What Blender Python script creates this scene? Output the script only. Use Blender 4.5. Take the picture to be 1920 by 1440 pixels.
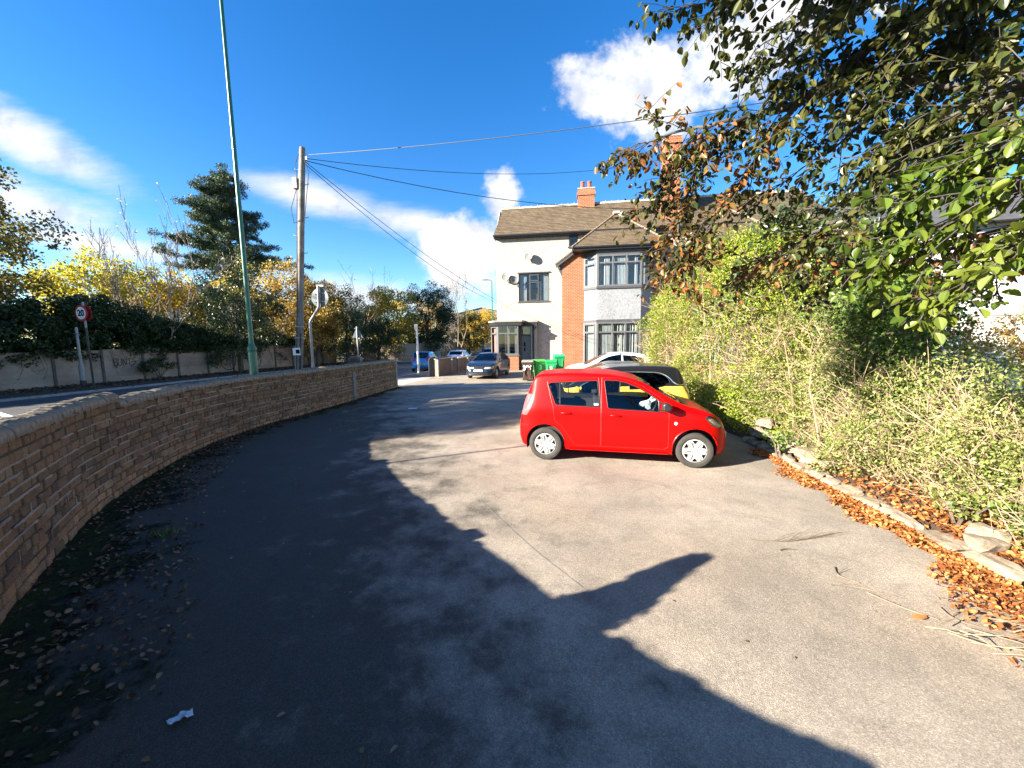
import bpy, bmesh, math, random
import numpy as np
from mathutils import Vector, Matrix, Quaternion

random.seed(7)
rng = np.random.default_rng(11)
R = math.radians
scene = bpy.context.scene
for o in list(bpy.data.objects):
    bpy.data.objects.remove(o)
COL = scene.collection

# ------------------------------------------------------------------ camera
cd = bpy.data.cameras.new('camera')
cam = bpy.data.objects.new('camera', cd)
COL.objects.link(cam)
cam.location = (0, 0, 2.0)
_P, _Rr = R(6.3), R(0.8)
_f = Vector((0, math.cos(_P), -math.sin(_P)))
_r0 = Vector((1, 0, 0)); _u0 = _r0.cross(_f)
_r = _r0 * math.cos(_Rr) - _u0 * math.sin(_Rr)
_u = _r.cross(_f)
cam.matrix_world = Matrix(((_r.x, _u.x, -_f.x, 0), (_r.y, _u.y, -_f.y, 0), (_r.z, _u.z, -_f.z, 2.0), (0, 0, 0, 1)))
cd.sensor_width = 36
cd.lens = 36 * 720 / 1920
cd.clip_start = 0.05
cd.clip_end = 2000
scene.camera = cam

# ------------------------------------------------------------------ sun, sky, exposure
SUN_EL, SUN_AZ = 21.5, 21.8          # elevation; shadows run 21.8 degrees from +x towards +y
SH = Vector((math.cos(R(SUN_AZ)), math.sin(R(SUN_AZ)), 0))
TO_SUN = Vector((-SH.x * math.cos(R(SUN_EL)), -SH.y * math.cos(R(SUN_EL)), math.sin(R(SUN_EL))))
sd = bpy.data.lights.new('sun', 'SUN')
sd.energy = 5.0
sd.angle = R(0.5)
sd.color = (1.0, 0.91, 0.77)
sun = bpy.data.objects.new('sun', sd)
COL.objects.link(sun)
sun.rotation_euler = (-TO_SUN).to_track_quat('-Z', 'Y').to_euler()
sun.location = (-20, -8, 20)

world = bpy.data.worlds.new('World')
scene.world = world
world.use_nodes = True
wn, wl = world.node_tree.nodes, world.node_tree.links
wn.clear()


def N(nodes, typ, **kw):
    n = nodes.new(typ)
    for k, v in kw.items():
        setattr(n, k, v)
    return n


w_out = N(wn, 'ShaderNodeOutputWorld')
bg = N(wn, 'ShaderNodeBackground')
bg.inputs['Strength'].default_value = 0.05
sky = N(wn, 'ShaderNodeTexSky', sky_type='NISHITA')
sky.sun_disc = False
sky.sun_elevation = R(SUN_EL)
sky.sun_rotation = math.atan2(TO_SUN.x, TO_SUN.y) % (2 * math.pi)
sky.altitude = 100
sky.air_density = 1.0
sky.dust_density = 0.1
sky.ozone_density = 3.0
hsv = N(wn, 'ShaderNodeHueSaturation')
hsv.inputs['Saturation'].default_value = 1.33
hsv.inputs['Hue'].default_value = 0.507
hsv.inputs['Value'].default_value = 1.12
wl.new(sky.outputs[0], hsv.inputs['Color'])
tc = N(wn, 'ShaderNodeTexCoord')
sep = N(wn, 'ShaderNodeSeparateXYZ')
wl.new(tc.outputs['Generated'], sep.inputs[0])


def wmath(op, a, b=None, c=None, clamp=False):
    n = N(wn, 'ShaderNodeMath', operation=op)
    n.use_clamp = clamp
    for i, v in enumerate((a, b, c)):
        if v is None:
            continue
        if isinstance(v, (int, float)):
            n.inputs[i].default_value = v
        else:
            wl.new(v, n.inputs[i])
    return n.outputs[0]


ay = wmath('MAXIMUM', wmath('ABSOLUTE', sep.outputs['Y']), 0.05)
U = wmath('DIVIDE', sep.outputs['X'], ay)
V = wmath('DIVIDE', sep.outputs['Z'], ay)
cmb = N(wn, 'ShaderNodeCombineXYZ')
wl.new(U, cmb.inputs[0]); wl.new(V, cmb.inputs[1]); wl.new(sep.outputs['Y'], cmb.inputs[2])


def wnoise(scale, detail=6, rough=0.55, stretch=(1, 1, 1), rot=0.0, off=(0, 0, 0)):
    mp = N(wn, 'ShaderNodeMapping')
    mp.inputs['Scale'].default_value = stretch
    mp.inputs['Rotation'].default_value = (0, 0, rot)
    mp.inputs['Location'].default_value = off
    wl.new(cmb.outputs[0], mp.inputs[0])
    t = N(wn, 'ShaderNodeTexNoise')
    t.inputs['Scale'].default_value = scale
    t.inputs['Detail'].default_value = detail
    t.inputs['Roughness'].default_value = rough
    wl.new(mp.outputs[0], t.inputs['Vector'])
    return t.outputs['Fac']


def blob(cu, cv, ru, rv, rot=0.0):
    du = wmath('SUBTRACT', U, cu); dv = wmath('SUBTRACT', V, cv)
    c, s = math.cos(rot), math.sin(rot)
    a = wmath('DIVIDE', wmath('ADD', wmath('MULTIPLY', du, c), wmath('MULTIPLY', dv, s)), ru)
    b = wmath('DIVIDE', wmath('SUBTRACT', wmath('MULTIPLY', dv, c), wmath('MULTIPLY', du, s)), rv)
    r2 = wmath('ADD', wmath('MULTIPLY', a, a), wmath('MULTIPLY', b, b))
    return wmath('SUBTRACT', 1.0, wmath('SQRT', r2))


def vmax(lst):
    o = lst[0]
    for x in lst[1:]:
        o = wmath('MAXIMUM', o, x)
    return o


def sstep(x, a, b):
    n = N(wn, 'ShaderNodeMapRange', interpolation_type='SMOOTHSTEP')
    n.inputs['From Min'].default_value = a
    n.inputs['From Max'].default_value = b
    wl.new(x, n.inputs['Value'])
    return n.outputs['Result']


n_big = wnoise(5.5, 8, 0.62)
n_fine = wnoise(16.0, 8, 0.6, off=(3.1, 1.7, 0))
nn = wmath('ADD', wmath('MULTIPLY', wmath('SUBTRACT', n_big, 0.5), 1.9), wmath('MULTIPLY', wmath('SUBTRACT', n_fine, 0.5), 0.7))
cum = vmax([blob(0.33, 0.60, 0.26, 0.14), blob(0.24, 0.585, 0.13, 0.10), blob(0.62, 0.72, 0.34, 0.17, 0.5), blob(-0.12, 0.20, 0.17, 0.13),
            blob(-0.17, 0.25, 0.10, 0.08), blob(-0.01, 0.37, 0.075, 0.085), blob(1.9, 0.5, 0.4, 0.2), blob(-2.4, 0.8, 0.6, 0.3), blob(1.0, 1.6, 0.5, 0.3)])
cum_d = wmath('ADD', cum, nn)
cum_m = sstep(cum_d, 0.16, 0.62)
n_c = wnoise(3.0, 9, 0.62, stretch=(1.0, 4.0, 1.0), rot=0.42)
n_c2 = wnoise(7.0, 9, 0.6, stretch=(1.0, 5.5, 1.0), rot=0.42, off=(1.3, 4.4, 0))
ci = vmax([blob(-1.24, 0.545, 0.40, 0.085, -0.50), blob(-1.22, 0.36, 0.42, 0.09, -0.28), blob(-0.47, 0.36, 0.25, 0.055, -0.26),
           blob(-0.24, 0.30, 0.22, 0.05, -0.20), blob(-0.40, 0.12, 0.35, 0.06, -0.1), blob(-1.05, 0.26, 0.4, 0.05, -0.2), blob(0.3, 1.9, 0.9, 0.2, 0.3)])
ci_d = wmath('ADD', ci, wmath('ADD', wmath('MULTIPLY', wmath('SUBTRACT', n_c, 0.5), 0.9), wmath('MULTIPLY', wmath('SUBTRACT', n_c2, 0.5), 0.5)))
ci_m = wmath('MULTIPLY', sstep(ci_d, -0.02, 0.95), 0.95)
mask = wmath('MULTIPLY', wmath('MAXIMUM', cum_m, ci_m), sstep(sep.outputs['Z'], 0.0, 0.06))
# cumulus shading: thicker parts towards their base are greyer
ccol = N(wn, 'ShaderNodeMix', data_type='RGBA')
ccol.inputs['A'].default_value = (4.2, 4.2, 4.3, 1)
ccol.inputs['B'].default_value = (2.7, 2.95, 3.5, 1)
shade = sstep(wnoise(7.5, 7, 0.6, off=(0.0, -0.035, 0.0)), 0.42, 0.70)
wl.new(shade, ccol.inputs['Factor'])
mixc = N(wn, 'ShaderNodeMix', data_type='RGBA')
wl.new(mask, mixc.inputs['Factor'])
wl.new(hsv.outputs[0], mixc.inputs['A'])
wl.new(ccol.outputs['Result'], mixc.inputs['B'])
wl.new(mixc.outputs['Result'], bg.inputs['Color'])
wl.new(bg.outputs[0], w_out.inputs['Surface'])

scene.view_settings.view_transform = 'Standard'
scene.view_settings.look = 'None'
scene.view_settings.gamma = 1
scene.view_settings.exposure = 2.45
scene.view_settings.use_curve_mapping = False
scene.render.engine = 'CYCLES'
scene.cycles.max_bounces = 7
scene.cycles.diffuse_bounces = 3
scene.cycles.glossy_bounces = 3
scene.cycles.transmission_bounces = 4
scene.cycles.transparent_max_bounces = 24
scene.cycles.caustics_reflective = False
scene.cycles.caustics_refractive = False
scene.cycles.use_denoising = True
scene.cycles.sample_clamp_indirect = 6


# ------------------------------------------------------------------ helpers: tags, meshes
def tag(o, label=None, cat=None, group=None, kind=None):
    if label: o['label'] = label
    if cat: o['category'] = cat
    if group: o['group'] = group
    if kind: o['kind'] = kind
    return o


def empty(name, loc=(0, 0, 0), rz=0.0, label=None, cat=None, group=None):
    o = bpy.data.objects.new(name, None)
    COL.objects.link(o)
    o.location = loc
    o.rotation_euler = (0, 0, rz)
    o.empty_display_size = 0.2
    return tag(o, label, cat, group)


def link(name, me, parent=None, mat=None, smooth=False, kind=None):
    o = bpy.data.objects.new(name, me)
    COL.objects.link(o)
    if parent is not None:
        o.parent = parent
    if mat is not None and not me.materials:
        for m in (mat if isinstance(mat, (list, tuple)) else [mat]):
            me.materials.append(m)
    if smooth and len(me.polygons):
        me.polygons.foreach_set('use_smooth', np.ones(len(me.polygons), dtype=bool))
    if kind:
        o['kind'] = kind
    return o


def np_mesh(name, verts, faces):
    """verts (n,3), faces (m,k) with constant k"""
    verts = np.asarray(verts, dtype=np.float32); faces = np.asarray(faces, dtype=np.int32)
    me = bpy.data.meshes.new(name)
    n, (m, k) = len(verts), faces.shape
    me.vertices.add(n); me.vertices.foreach_set('co', verts.ravel())
    me.loops.add(m * k); me.loops.foreach_set('vertex_index', faces.ravel())
    me.polygons.add(m)
    me.polygons.foreach_set('loop_start', np.arange(0, m * k, k, dtype=np.int32))
    me.polygons.foreach_set('loop_total', np.full(m, k, dtype=np.int32))
    me.update(calc_edges=True)
    return me


class MB:
    """collects shapes, builds one mesh object"""
    def __init__(self):
        self.v, self.f = [], []

    def add(self, vs, fs):
        b = len(self.v)
        self.v += [tuple(p) for p in vs]
        self.f += [tuple(i + b for i in f) for f in fs]
        return self

    def box(self, x0, x1, y0, y1, z0, z1, M=None):
        vs = [(x0, y0, z0), (x1, y0, z0), (x1, y1, z0), (x0, y1, z0), (x0, y0, z1), (x1, y0, z1), (x1, y1, z1), (x0, y1, z1)]
        if M is not None:
            vs = [M @ Vector(p) for p in vs]
        return self.add(vs, [(0, 3, 2, 1), (4, 5, 6, 7), (0, 1, 5, 4), (1, 2, 6, 5), (2, 3, 7, 6), (3, 0, 4, 7)])

    def tube(self, pts, rad, sides=8, cap=True):
        pts = [Vector(p) for p in pts]
        n = len(pts)
        rad = rad if isinstance(rad, (list, tuple)) else [rad] * n
        b = len(self.v)
        prev = None
        for i, p in enumerate(pts):
            t = (pts[min(i + 1, n - 1)] - pts[max(i - 1, 0)])
            t = t.normalized() if t.length > 1e-9 else Vector((0, 0, 1))
            if prev is None:
                a = Vector((0, 0, 1)) if abs(t.z) < 0.9 else Vector((1, 0, 0))
                prev = (a - t * a.dot(t)).normalized()
            else:
                prev = (prev - t * prev.dot(t))
                prev = prev.normalized() if prev.length > 1e-6 else t.orthogonal().normalized()
            q = t.cross(prev)
            for k in range(sides):
                an = 2 * math.pi * k / sides
                self.v.append(tuple(p + (prev * math.cos(an) + q * math.sin(an)) * rad[i]))
        for i in range(n - 1):
            for k in range(sides):
                k2 = (k + 1) % sides
                self.f.append((b + i * sides + k, b + i * sides + k2, b + (i + 1) * sides + k2, b + (i + 1) * sides + k))
        if cap:
            self.f.append(tuple(b + k for k in reversed(range(sides))))
            self.f.append(tuple(b + (n - 1) * sides + k for k in range(sides)))
        return self

    def lathe(self, prof, sides=24, M=None, closed=False):
        """prof: (r, z) list round the z axis"""
        b = len(self.v)
        for r, z in prof:
            for k in range(sides):
                an = 2 * math.pi * k / sides
                p = Vector((r * math.cos(an), r * math.sin(an), z))
                self.v.append(tuple(M @ p if M is not None else p))
        m = len(prof)
        for i in range(m if closed else m - 1):
            j = (i + 1) % m
            for k in range(sides):
                k2 = (k + 1) % sides
                self.f.append((b + i * sides + k, b + i * sides + k2, b + j * sides + k2, b + j * sides + k))
        return self

    def prism(self, poly, ext, origin=(0, 0, 0), ax=(1, 0, 0), ay=(0, 0, 1)):
        """poly of (a, b) in plane origin + a*ax + b*ay, pushed by vector ext"""
        o, ax, ay, e = Vector(origin), Vector(ax), Vector(ay), Vector(ext)
        n = len(poly)
        vs = [o + ax * a + ay * b for a, b in poly]
        vs += [p + e for p in vs]
        fs = [tuple(range(n)), tuple(reversed(range(n, 2 * n)))]
        for i in range(n):
            j = (i + 1) % n
            fs.append((i, i + n, j + n, j))
        return self.add(vs, fs)

    def mesh(self, name):
        me = bpy.data.meshes.new(name)
        me.from_pydata(self.v, [], self.f)
        bm = bmesh.new(); bm.from_mesh(me)
        bmesh.ops.recalc_face_normals(bm, faces=bm.faces)
        bm.to_mesh(me); bm.free()
        return me

    def build(self, name, mat, parent=None, smooth=False, kind=None, bevel=0.0):
        me = self.mesh(name)
        o = link(name, me, parent, mat, smooth, kind)
        if bevel:
            md = o.modifiers.new('bevel', 'BEVEL'); md.width = bevel; md.segments = 2; md.limit_method = 'ANGLE'; md.angle_limit = R(40)
        if smooth:
            try:
                me.set_sharp_from_angle(angle=R(42))
            except Exception:
                pass
        return o


def sheet(name, pts, z, mat, parent=None, sub=0):
    bm = bmesh.new()
    vs = [bm.verts.new((p[0], p[1], z if len(p) < 3 else p[2])) for p in pts]
    bm.faces.new(vs)
    bmesh.ops.triangulate(bm, faces=bm.faces[:])
    bmesh.ops.recalc_face_normals(bm, faces=bm.faces)
    for f in bm.faces:
        if f.normal.z < 0: f.normal_flip()
    me = bpy.data.meshes.new(name); bm.to_mesh(me); bm.free()
    return link(name, me, parent, mat)


def catmull(P, n_per=8):
    P = [Vector(p) for p in P]
    out = []
    Q = [P[0] * 2 - P[1]] + P + [P[-1] * 2 - P[-2]]
    for i in range(1, len(Q) - 2):
        p0, p1, p2, p3 = Q[i - 1], Q[i], Q[i + 1], Q[i + 2]
        for k in range(n_per):
            t = k / n_per
            out.append(0.5 * ((2 * p1) + (p2 - p0) * t + (2 * p0 - 5 * p1 + 4 * p2 - p3) * t * t + (3 * p1 - p0 - 3 * p2 + p3) * t ** 3))
    out.append(P[-1])
    return out


# ------------------------------------------------------------------ materials
def new_mat(name):
    m = bpy.data.materials.new(name)
    m.use_nodes = True
    nt = m.node_tree
    return m, nt.nodes, nt.links, nt.nodes['Principled BSDF']


def mix_rgb(nd, lk, fac, a, b, blend='MIX'):
    m = N(nd, 'ShaderNodeMix', data_type='RGBA', blend_type=blend)
    for s, v in (('Factor', fac), ('A', a), ('B', b)):
        if isinstance(v, (int, float)):
            m.inputs[s].default_value = v
        elif isinstance(v, tuple):
            m.inputs[s].default_value = (*v[:3], 1)
        else:
            lk.new(v, m.inputs[s])
    return m.outputs['Result']


def noise(nd, lk, scale, detail=4, rough=0.55, vec=None, stretch=None, dist=0.0):
    t = N(nd, 'ShaderNodeTexNoise')
    t.inputs['Scale'].default_value = scale
    t.inputs['Detail'].default_value = detail
    t.inputs['Roughness'].default_value = rough
    t.inputs['Distortion'].default_value = dist
    if vec is None:
        c = N(nd, 'ShaderNodeTexCoord'); vec = c.outputs['Object']
    if stretch:
        mp = N(nd, 'ShaderNodeMapping'); mp.inputs['Scale'].default_value = stretch
        lk.new(vec, mp.inputs[0]); vec = mp.outputs[0]
    lk.new(vec, t.inputs['Vector'])
    return t.outputs['Fac']


def ramp(nd, lk, fac, stops):
    r = N(nd, 'ShaderNodeValToRGB')
    el = r.color_ramp.elements
    while len(el) < len(stops):
        el.new(0.5)
    for e, (p, c) in zip(el, stops):
        e.position = p
        e.color = (*c[:3], 1) if isinstance(c, tuple) else (c, c, c, 1)
    lk.new(fac, r.inputs[0])
    return r.outputs['Color']


def bump(nd, lk, height, bs, strength=0.3, dist=0.01):
    b = N(nd, 'ShaderNodeBump')
    b.inputs['Strength'].default_value = strength
    b.inputs['Distance'].default_value = dist
    lk.new(height, b.inputs['Height'])
    lk.new(b.outputs[0], bs.inputs['Normal'])


def simple(name, col, rough=0.6, metal=0.0, var=0.15, nscale=6.0, bstr=0.0, bscale=60.0, spec=0.5, coat=0.0):
    m, nd, lk, bs = new_mat(name)
    f = noise(nd, lk, nscale, 5, 0.6)
    dark = tuple(c * (1 - var * 1.4) for c in col); light = tuple(min(1, c * (1 + var)) for c in col)
    lk.new(ramp(nd, lk, f, [(0.3, dark), (0.7, light)]), bs.inputs['Base Color'])
    bs.inputs['Roughness'].default_value = rough
    bs.inputs['Metallic'].default_value = metal
    bs.inputs['Specular IOR Level'].default_value = spec
    bs.inputs['Coat Weight'].default_value = coat
    bs.inputs['Coat Roughness'].default_value = 0.06
    if bstr:
        bump(nd, lk, noise(nd, lk, bscale, 5, 0.6), bs, bstr, 0.01)
    return m


def leaf_mat(name, cols, transl=0.35, rough=0.5, nscale=0.9):
    """cols: colours picked leaf by leaf, drifting over the plant with a slow noise"""
    m, nd, lk, bs = new_mat(name)
    g = N(nd, 'ShaderNodeNewGeometry')
    oi = N(nd, 'ShaderNodeObjectInfo')
    geo = N(nd, 'ShaderNodeNewGeometry')
    s = noise(nd, lk, nscale, 3, 0.5, vec=geo.outputs['Position'])
    mm = N(nd, 'ShaderNodeMath', operation='MULTIPLY_ADD')
    lk.new(s, mm.inputs[0]); mm.inputs[1].default_value = 1.2; mm.inputs[2].default_value = -0.55
    ad = N(nd, 'ShaderNodeMath', operation='ADD')
    lk.new(g.outputs['Random Per Island'], ad.inputs[0]); lk.new(mm.outputs[0], ad.inputs[1])
    ad2 = N(nd, 'ShaderNodeMath', operation='MULTIPLY_ADD')
    lk.new(oi.outputs['Random'], ad2.inputs[0]); ad2.inputs[1].default_value = 0.12; lk.new(ad.outputs[0], ad2.inputs[2])
    n = len(cols)
    col = ramp(nd, lk, ad2.outputs[0], [((i + 0.3) / n, c) for i, c in enumerate(cols)])
    lk.new(col, bs.inputs['Base Color'])
    bs.inputs['Roughness'].default_value = rough
    bs.inputs['Specular IOR Level'].default_value = 0.35
    tr = N(nd, 'ShaderNodeBsdfTranslucent')
    br = mix_rgb(nd, lk, 1.0, col, (1.25, 1.25, 0.75), 'MULTIPLY')
    lk.new(br, tr.inputs['Color'])
    mx = N(nd, 'ShaderNodeMixShader'); mx.inputs[0].default_value = transl
    lk.new(bs.outputs[0], mx.inputs[1]); lk.new(tr.outputs[0], mx.inputs[2])
    lk.new(mx.outputs[0], nd['Material Output'].inputs['Surface'])
    return m


def glass_mat(name, tint=(0.5, 0.58, 0.6), refl=1.0):
    m, nd, lk, bs = new_mat(name)
    nd.remove(bs)
    t = N(nd, 'ShaderNodeBsdfTransparent'); t.inputs['Color'].default_value = (*tint, 1)
    g = N(nd, 'ShaderNodeBsdfGlossy'); g.inputs['Roughness'].default_value = 0.015
    g.inputs['Color'].default_value = (refl, refl, refl, 1)
    fr = N(nd, 'ShaderNodeFresnel')
    ge = N(nd, 'ShaderNodeNewGeometry'); io = N(nd, 'ShaderNodeMath', operation='MULTIPLY_ADD')
    lk.new(ge.outputs['Backfacing'], io.inputs[0]); io.inputs[1].default_value = 1 / 1.5 - 1.5; io.inputs[2].default_value = 1.5
    lk.new(io.outputs[0], fr.inputs['IOR'])     # thin pane: the same reflectance from either side
    mx = N(nd, 'ShaderNodeMixShader')
    lk.new(fr.outputs[0], mx.inputs[0]); lk.new(t.outputs[0], mx.inputs[1]); lk.new(g.outputs[0], mx.inputs[2])
    lk.new(mx.outputs[0], nd['Material Output'].inputs['Surface'])
    return m


def brick_tex_mat(name, c1, c2, mortar, bw=0.215, bh=0.072, joint=0.010, dirt=0.35, axis='xz', bstr=0.5):
    m, nd, lk, bs = new_mat(name)
    c = N(nd, 'ShaderNodeTexCoord')
    sp = N(nd, 'ShaderNodeSeparateXYZ'); lk.new(c.outputs['Object'], sp.inputs[0])
    sm = N(nd, 'ShaderNodeMath', operation='ADD')
    lk.new(sp.outputs['X'], sm.inputs[0]); lk.new(sp.outputs['Y'], sm.inputs[1])
    cb = N(nd, 'ShaderNodeCombineXYZ')
    lk.new(sm.outputs[0], cb.inputs[0]); lk.new(sp.outputs['Z'], cb.inputs[1])
    b = N(nd, 'ShaderNodeTexBrick')
    b.inputs['Scale'].default_value = 1.0
    b.inputs['Brick Width'].default_value = bw
    b.inputs['Row Height'].default_value = bh
    b.inputs['Mortar Size'].default_value = joint
    b.inputs['Mortar Smooth'].default_value = 0.15
    b.inputs['Bias'].default_value = 0.0
    b.inputs['Color1'].default_value = (*c1, 1)
    b.inputs['Color2'].default_value = (*c2, 1)
    b.inputs['Mortar'].default_value = (*mortar, 1)
    lk.new(cb.outputs[0], b.inputs['Vector'])
    d = noise(nd, lk, 1.6, 6, 0.65)
    d2 = noise(nd, lk, 24, 4, 0.6)
    col = mix_rgb(nd, lk, ramp(nd, lk, d, [(0.35, dirt), (0.65, 0.0)]), b.outputs['Color'], tuple(x * 0.35 for x in c1))
    col = mix_rgb(nd, lk, 0.5, col, mix_rgb(nd, lk, d2, (0.75, 0.72, 0.70), (1.25, 1.2, 1.15)), 'MULTIPLY')
    col2 = mix_rgb(nd, lk, 1.0, col, (1.25, 1.25, 1.25), 'MULTIPLY')
    lk.new(col2, bs.inputs['Base Color'])
    bs.inputs['Roughness'].default_value = 0.85
    inv = N(nd, 'ShaderNodeMath', operation='MULTIPLY_ADD')
    lk.new(b.outputs['Fac'], inv.inputs[0]); inv.inputs[1].default_value = -1.0
    lk.new(d2, inv.inputs[2])
    bump(nd, lk, inv.outputs[0], bs, bstr, 0.012)
    return m


# ================================================================== SETTING
WALL = [(-1.0, -0.15, 0), (-1.8, 0.5, 0), (-2.62, 1.2, 0), (-3.38, 2.15, 0), (-4.12, 3.1, 0), (-5.12, 4.6, 0), (-5.82, 6.3, 0), (-6.12, 7.6, 0), (-6.2, 8.8, 0),
        (-6.1, 10.0, 0), (-5.86, 11.6, 0), (-5.62, 13.8, 0), (-5.25, 17.5, 0)]
WP = catmull(WALL, 12)
WS = [0.0]
for i in range(1, len(WP)):
    WS.append(WS[-1] + (WP[i] - WP[i - 1]).length)
WLEN = WS[-1]


def wall_at(s):
    s = max(0, min(WLEN - 1e-4, s))
    i = int(np.searchsorted(WS, s, side='right')) - 1
    i = min(i, len(WP) - 2)
    t = (s - WS[i]) / (WS[i + 1] - WS[i])
    p = WP[i].lerp(WP[i + 1], t)
    a = WP[max(i - 1, 0)]; b = WP[min(i + 2, len(WP) - 1)]
    tg = (b - a).normalized()
    return p, tg, Vector((tg.y, -tg.x, 0))


# --- ground, road, pavements
def ground_mat():
    m, nd, lk, bs = new_mat('earth and grass')
    f = noise(nd, lk, 0.7, 8, 0.6)
    lk.new(ramp(nd, lk, f, [(0.3, (0.035, 0.045, 0.016)), (0.55, (0.07, 0.055, 0.03)), (0.75, (0.06, 0.08, 0.025))]), bs.inputs['Base Color'])
    bs.inputs['Roughness'].default_value = 0.95
    bump(nd, lk, noise(nd, lk, 14, 6, 0.7), bs, 0.6, 0.05)
    return m


def tarmac_mat(name, base, speck, stain=0.5, damp=False):
    m, nd, lk, bs = new_mat(name)
    c = N(nd, 'ShaderNodeTexCoord').outputs['Object']
    agg = N(nd, 'ShaderNodeTexVoronoi'); agg.inputs['Scale'].default_value = 190
    lk.new(c, agg.inputs['Vector'])
    agg2 = N(nd, 'ShaderNodeTexVoronoi'); agg2.inputs['Scale'].default_value = 85
    lk.new(c, agg2.inputs['Vector'])
    fine = noise(nd, lk, 260, 3, 0.7, vec=c)
    big = noise(nd, lk, 0.55, 7, 0.62, vec=c)
    mid = noise(nd, lk, 2.6, 7, 0.68, vec=c, dist=0.6)
    b = tuple(base)
    dk = tuple(x * (1 - 0.38 * stain) for x in b); lt = tuple(min(1, x * 1.22) for x in b)
    col = ramp(nd, lk, big, [(0.32, dk), (0.68, lt)])
    col = mix_rgb(nd, lk, .45 if damp else 0.0, col, ramp(nd, lk, noise(nd, lk, .33, 4, .5, vec=c), [(.35, (.92, .96, 1.05)), (.5, (1, 1, 1)), (.65, (1.12, .98, .86))]), 'MULTIPLY')
    col = mix_rgb(nd, lk, ramp(nd, lk, mid, [(0.30, 0.55 * stain), (0.52, 0.0)]), col, tuple(x * 0.42 for x in b))
    if damp:      # damp blotches along the wall; they also paint its shade darker into the colour
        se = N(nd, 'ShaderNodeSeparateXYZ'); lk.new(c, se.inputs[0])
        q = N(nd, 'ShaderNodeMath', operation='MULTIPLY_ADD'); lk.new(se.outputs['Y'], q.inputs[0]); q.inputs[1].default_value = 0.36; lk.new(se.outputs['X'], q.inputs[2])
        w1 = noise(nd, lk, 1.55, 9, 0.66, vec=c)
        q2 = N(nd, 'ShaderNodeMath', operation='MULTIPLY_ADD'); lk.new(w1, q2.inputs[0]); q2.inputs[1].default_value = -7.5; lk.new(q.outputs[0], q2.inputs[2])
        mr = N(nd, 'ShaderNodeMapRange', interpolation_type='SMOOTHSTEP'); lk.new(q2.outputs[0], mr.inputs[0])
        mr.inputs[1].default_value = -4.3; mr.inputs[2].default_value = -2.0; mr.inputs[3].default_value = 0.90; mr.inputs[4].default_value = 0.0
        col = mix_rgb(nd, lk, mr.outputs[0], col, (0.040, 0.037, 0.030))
    sp = N(nd, 'ShaderNodeSeparateColor'); lk.new(agg.outputs['Color'], sp.inputs[0])
    col = mix_rgb(nd, lk, 0.85, col, ramp(nd, lk, sp.outputs[0], [(0.0, 0.66), (0.5, 0.97), (0.9, 1.17), (1.0, speck * .85)]), 'MULTIPLY')
    sp2 = N(nd, 'ShaderNodeSeparateColor'); lk.new(agg2.outputs['Color'], sp2.inputs[0])
    col = mix_rgb(nd, lk, 0.6, col, ramp(nd, lk, sp2.outputs[1], [(0.0, 0.78), (0.6, 1.0), (1.0, 1.2)]), 'MULTIPLY')
    lk.new(col, bs.inputs['Base Color'])
    bs.inputs['Roughness'].default_value = 0.88
    bs.inputs['Specular IOR Level'].default_value = 0.3
    h = N(nd, 'ShaderNodeMath', operation='ADD')
    lk.new(agg.outputs['Distance'], h.inputs[0]); lk.new(fine, h.inputs[1])
    bump(nd, lk, h.outputs[0], bs, 0.55, 0.008)
    return m


M_ground = ground_mat()
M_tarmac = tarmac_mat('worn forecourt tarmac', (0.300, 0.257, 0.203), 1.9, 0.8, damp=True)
M_road = tarmac_mat('road asphalt', (0.075, 0.076, 0.08), 1.6, 0.5)
M_pave = tarmac_mat('pavement asphalt', (0.125, 0.118, 0.11), 1.7, 0.6)
M_conc = simple('pale concrete', (0.36, 0.33, 0.29), 0.9, var=0.2, nscale=3, bstr=0.3, bscale=50)
M_kerb = simple('kerb stone', (0.27, 0.26, 0.24), 0.9, var=0.2, nscale=4, bstr=0.3)
M_white_paint = simple('worn white road paint', (0.62, 0.62, 0.60), 0.8, var=0.2, nscale=8)
M_soil = simple('dark leafy soil', (0.045, 0.032, 0.02), 0.95, var=0.5, nscale=9, bstr=0.8, bscale=25)

sheet('ground', [(-400, -300), (400, -300), (400, 600), (-400, 600)], -0.16, M_ground)['kind'] = 'structure'
KERB = [(-6.5, -12), (-7.9, -4), (-8.7, 3), (-8.75, 8), (-8.5, 12), (-8.0, 16), (-7.2, 21.5), (-6.2, 26), (-5.75, 28.5), (-4.8, 33), (-3.2, 39), (1.5, 54), (9, 76)]
FARK = [(-26, -14), (-23.2, 0), (-21.3, 10), (-20.0, 17), (-18.6, 26), (-16.6, 37), (-13.2, 44.8), (-10.2, 55), (-5.8, 72), (-2, 84)]
road_poly = [(x - 0.1, y) for x, y in KERB] + [(x, y) for x, y in reversed(FARK)]
road = sheet('road', road_poly, -0.10, M_road); road['kind'] = 'structure'
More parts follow.
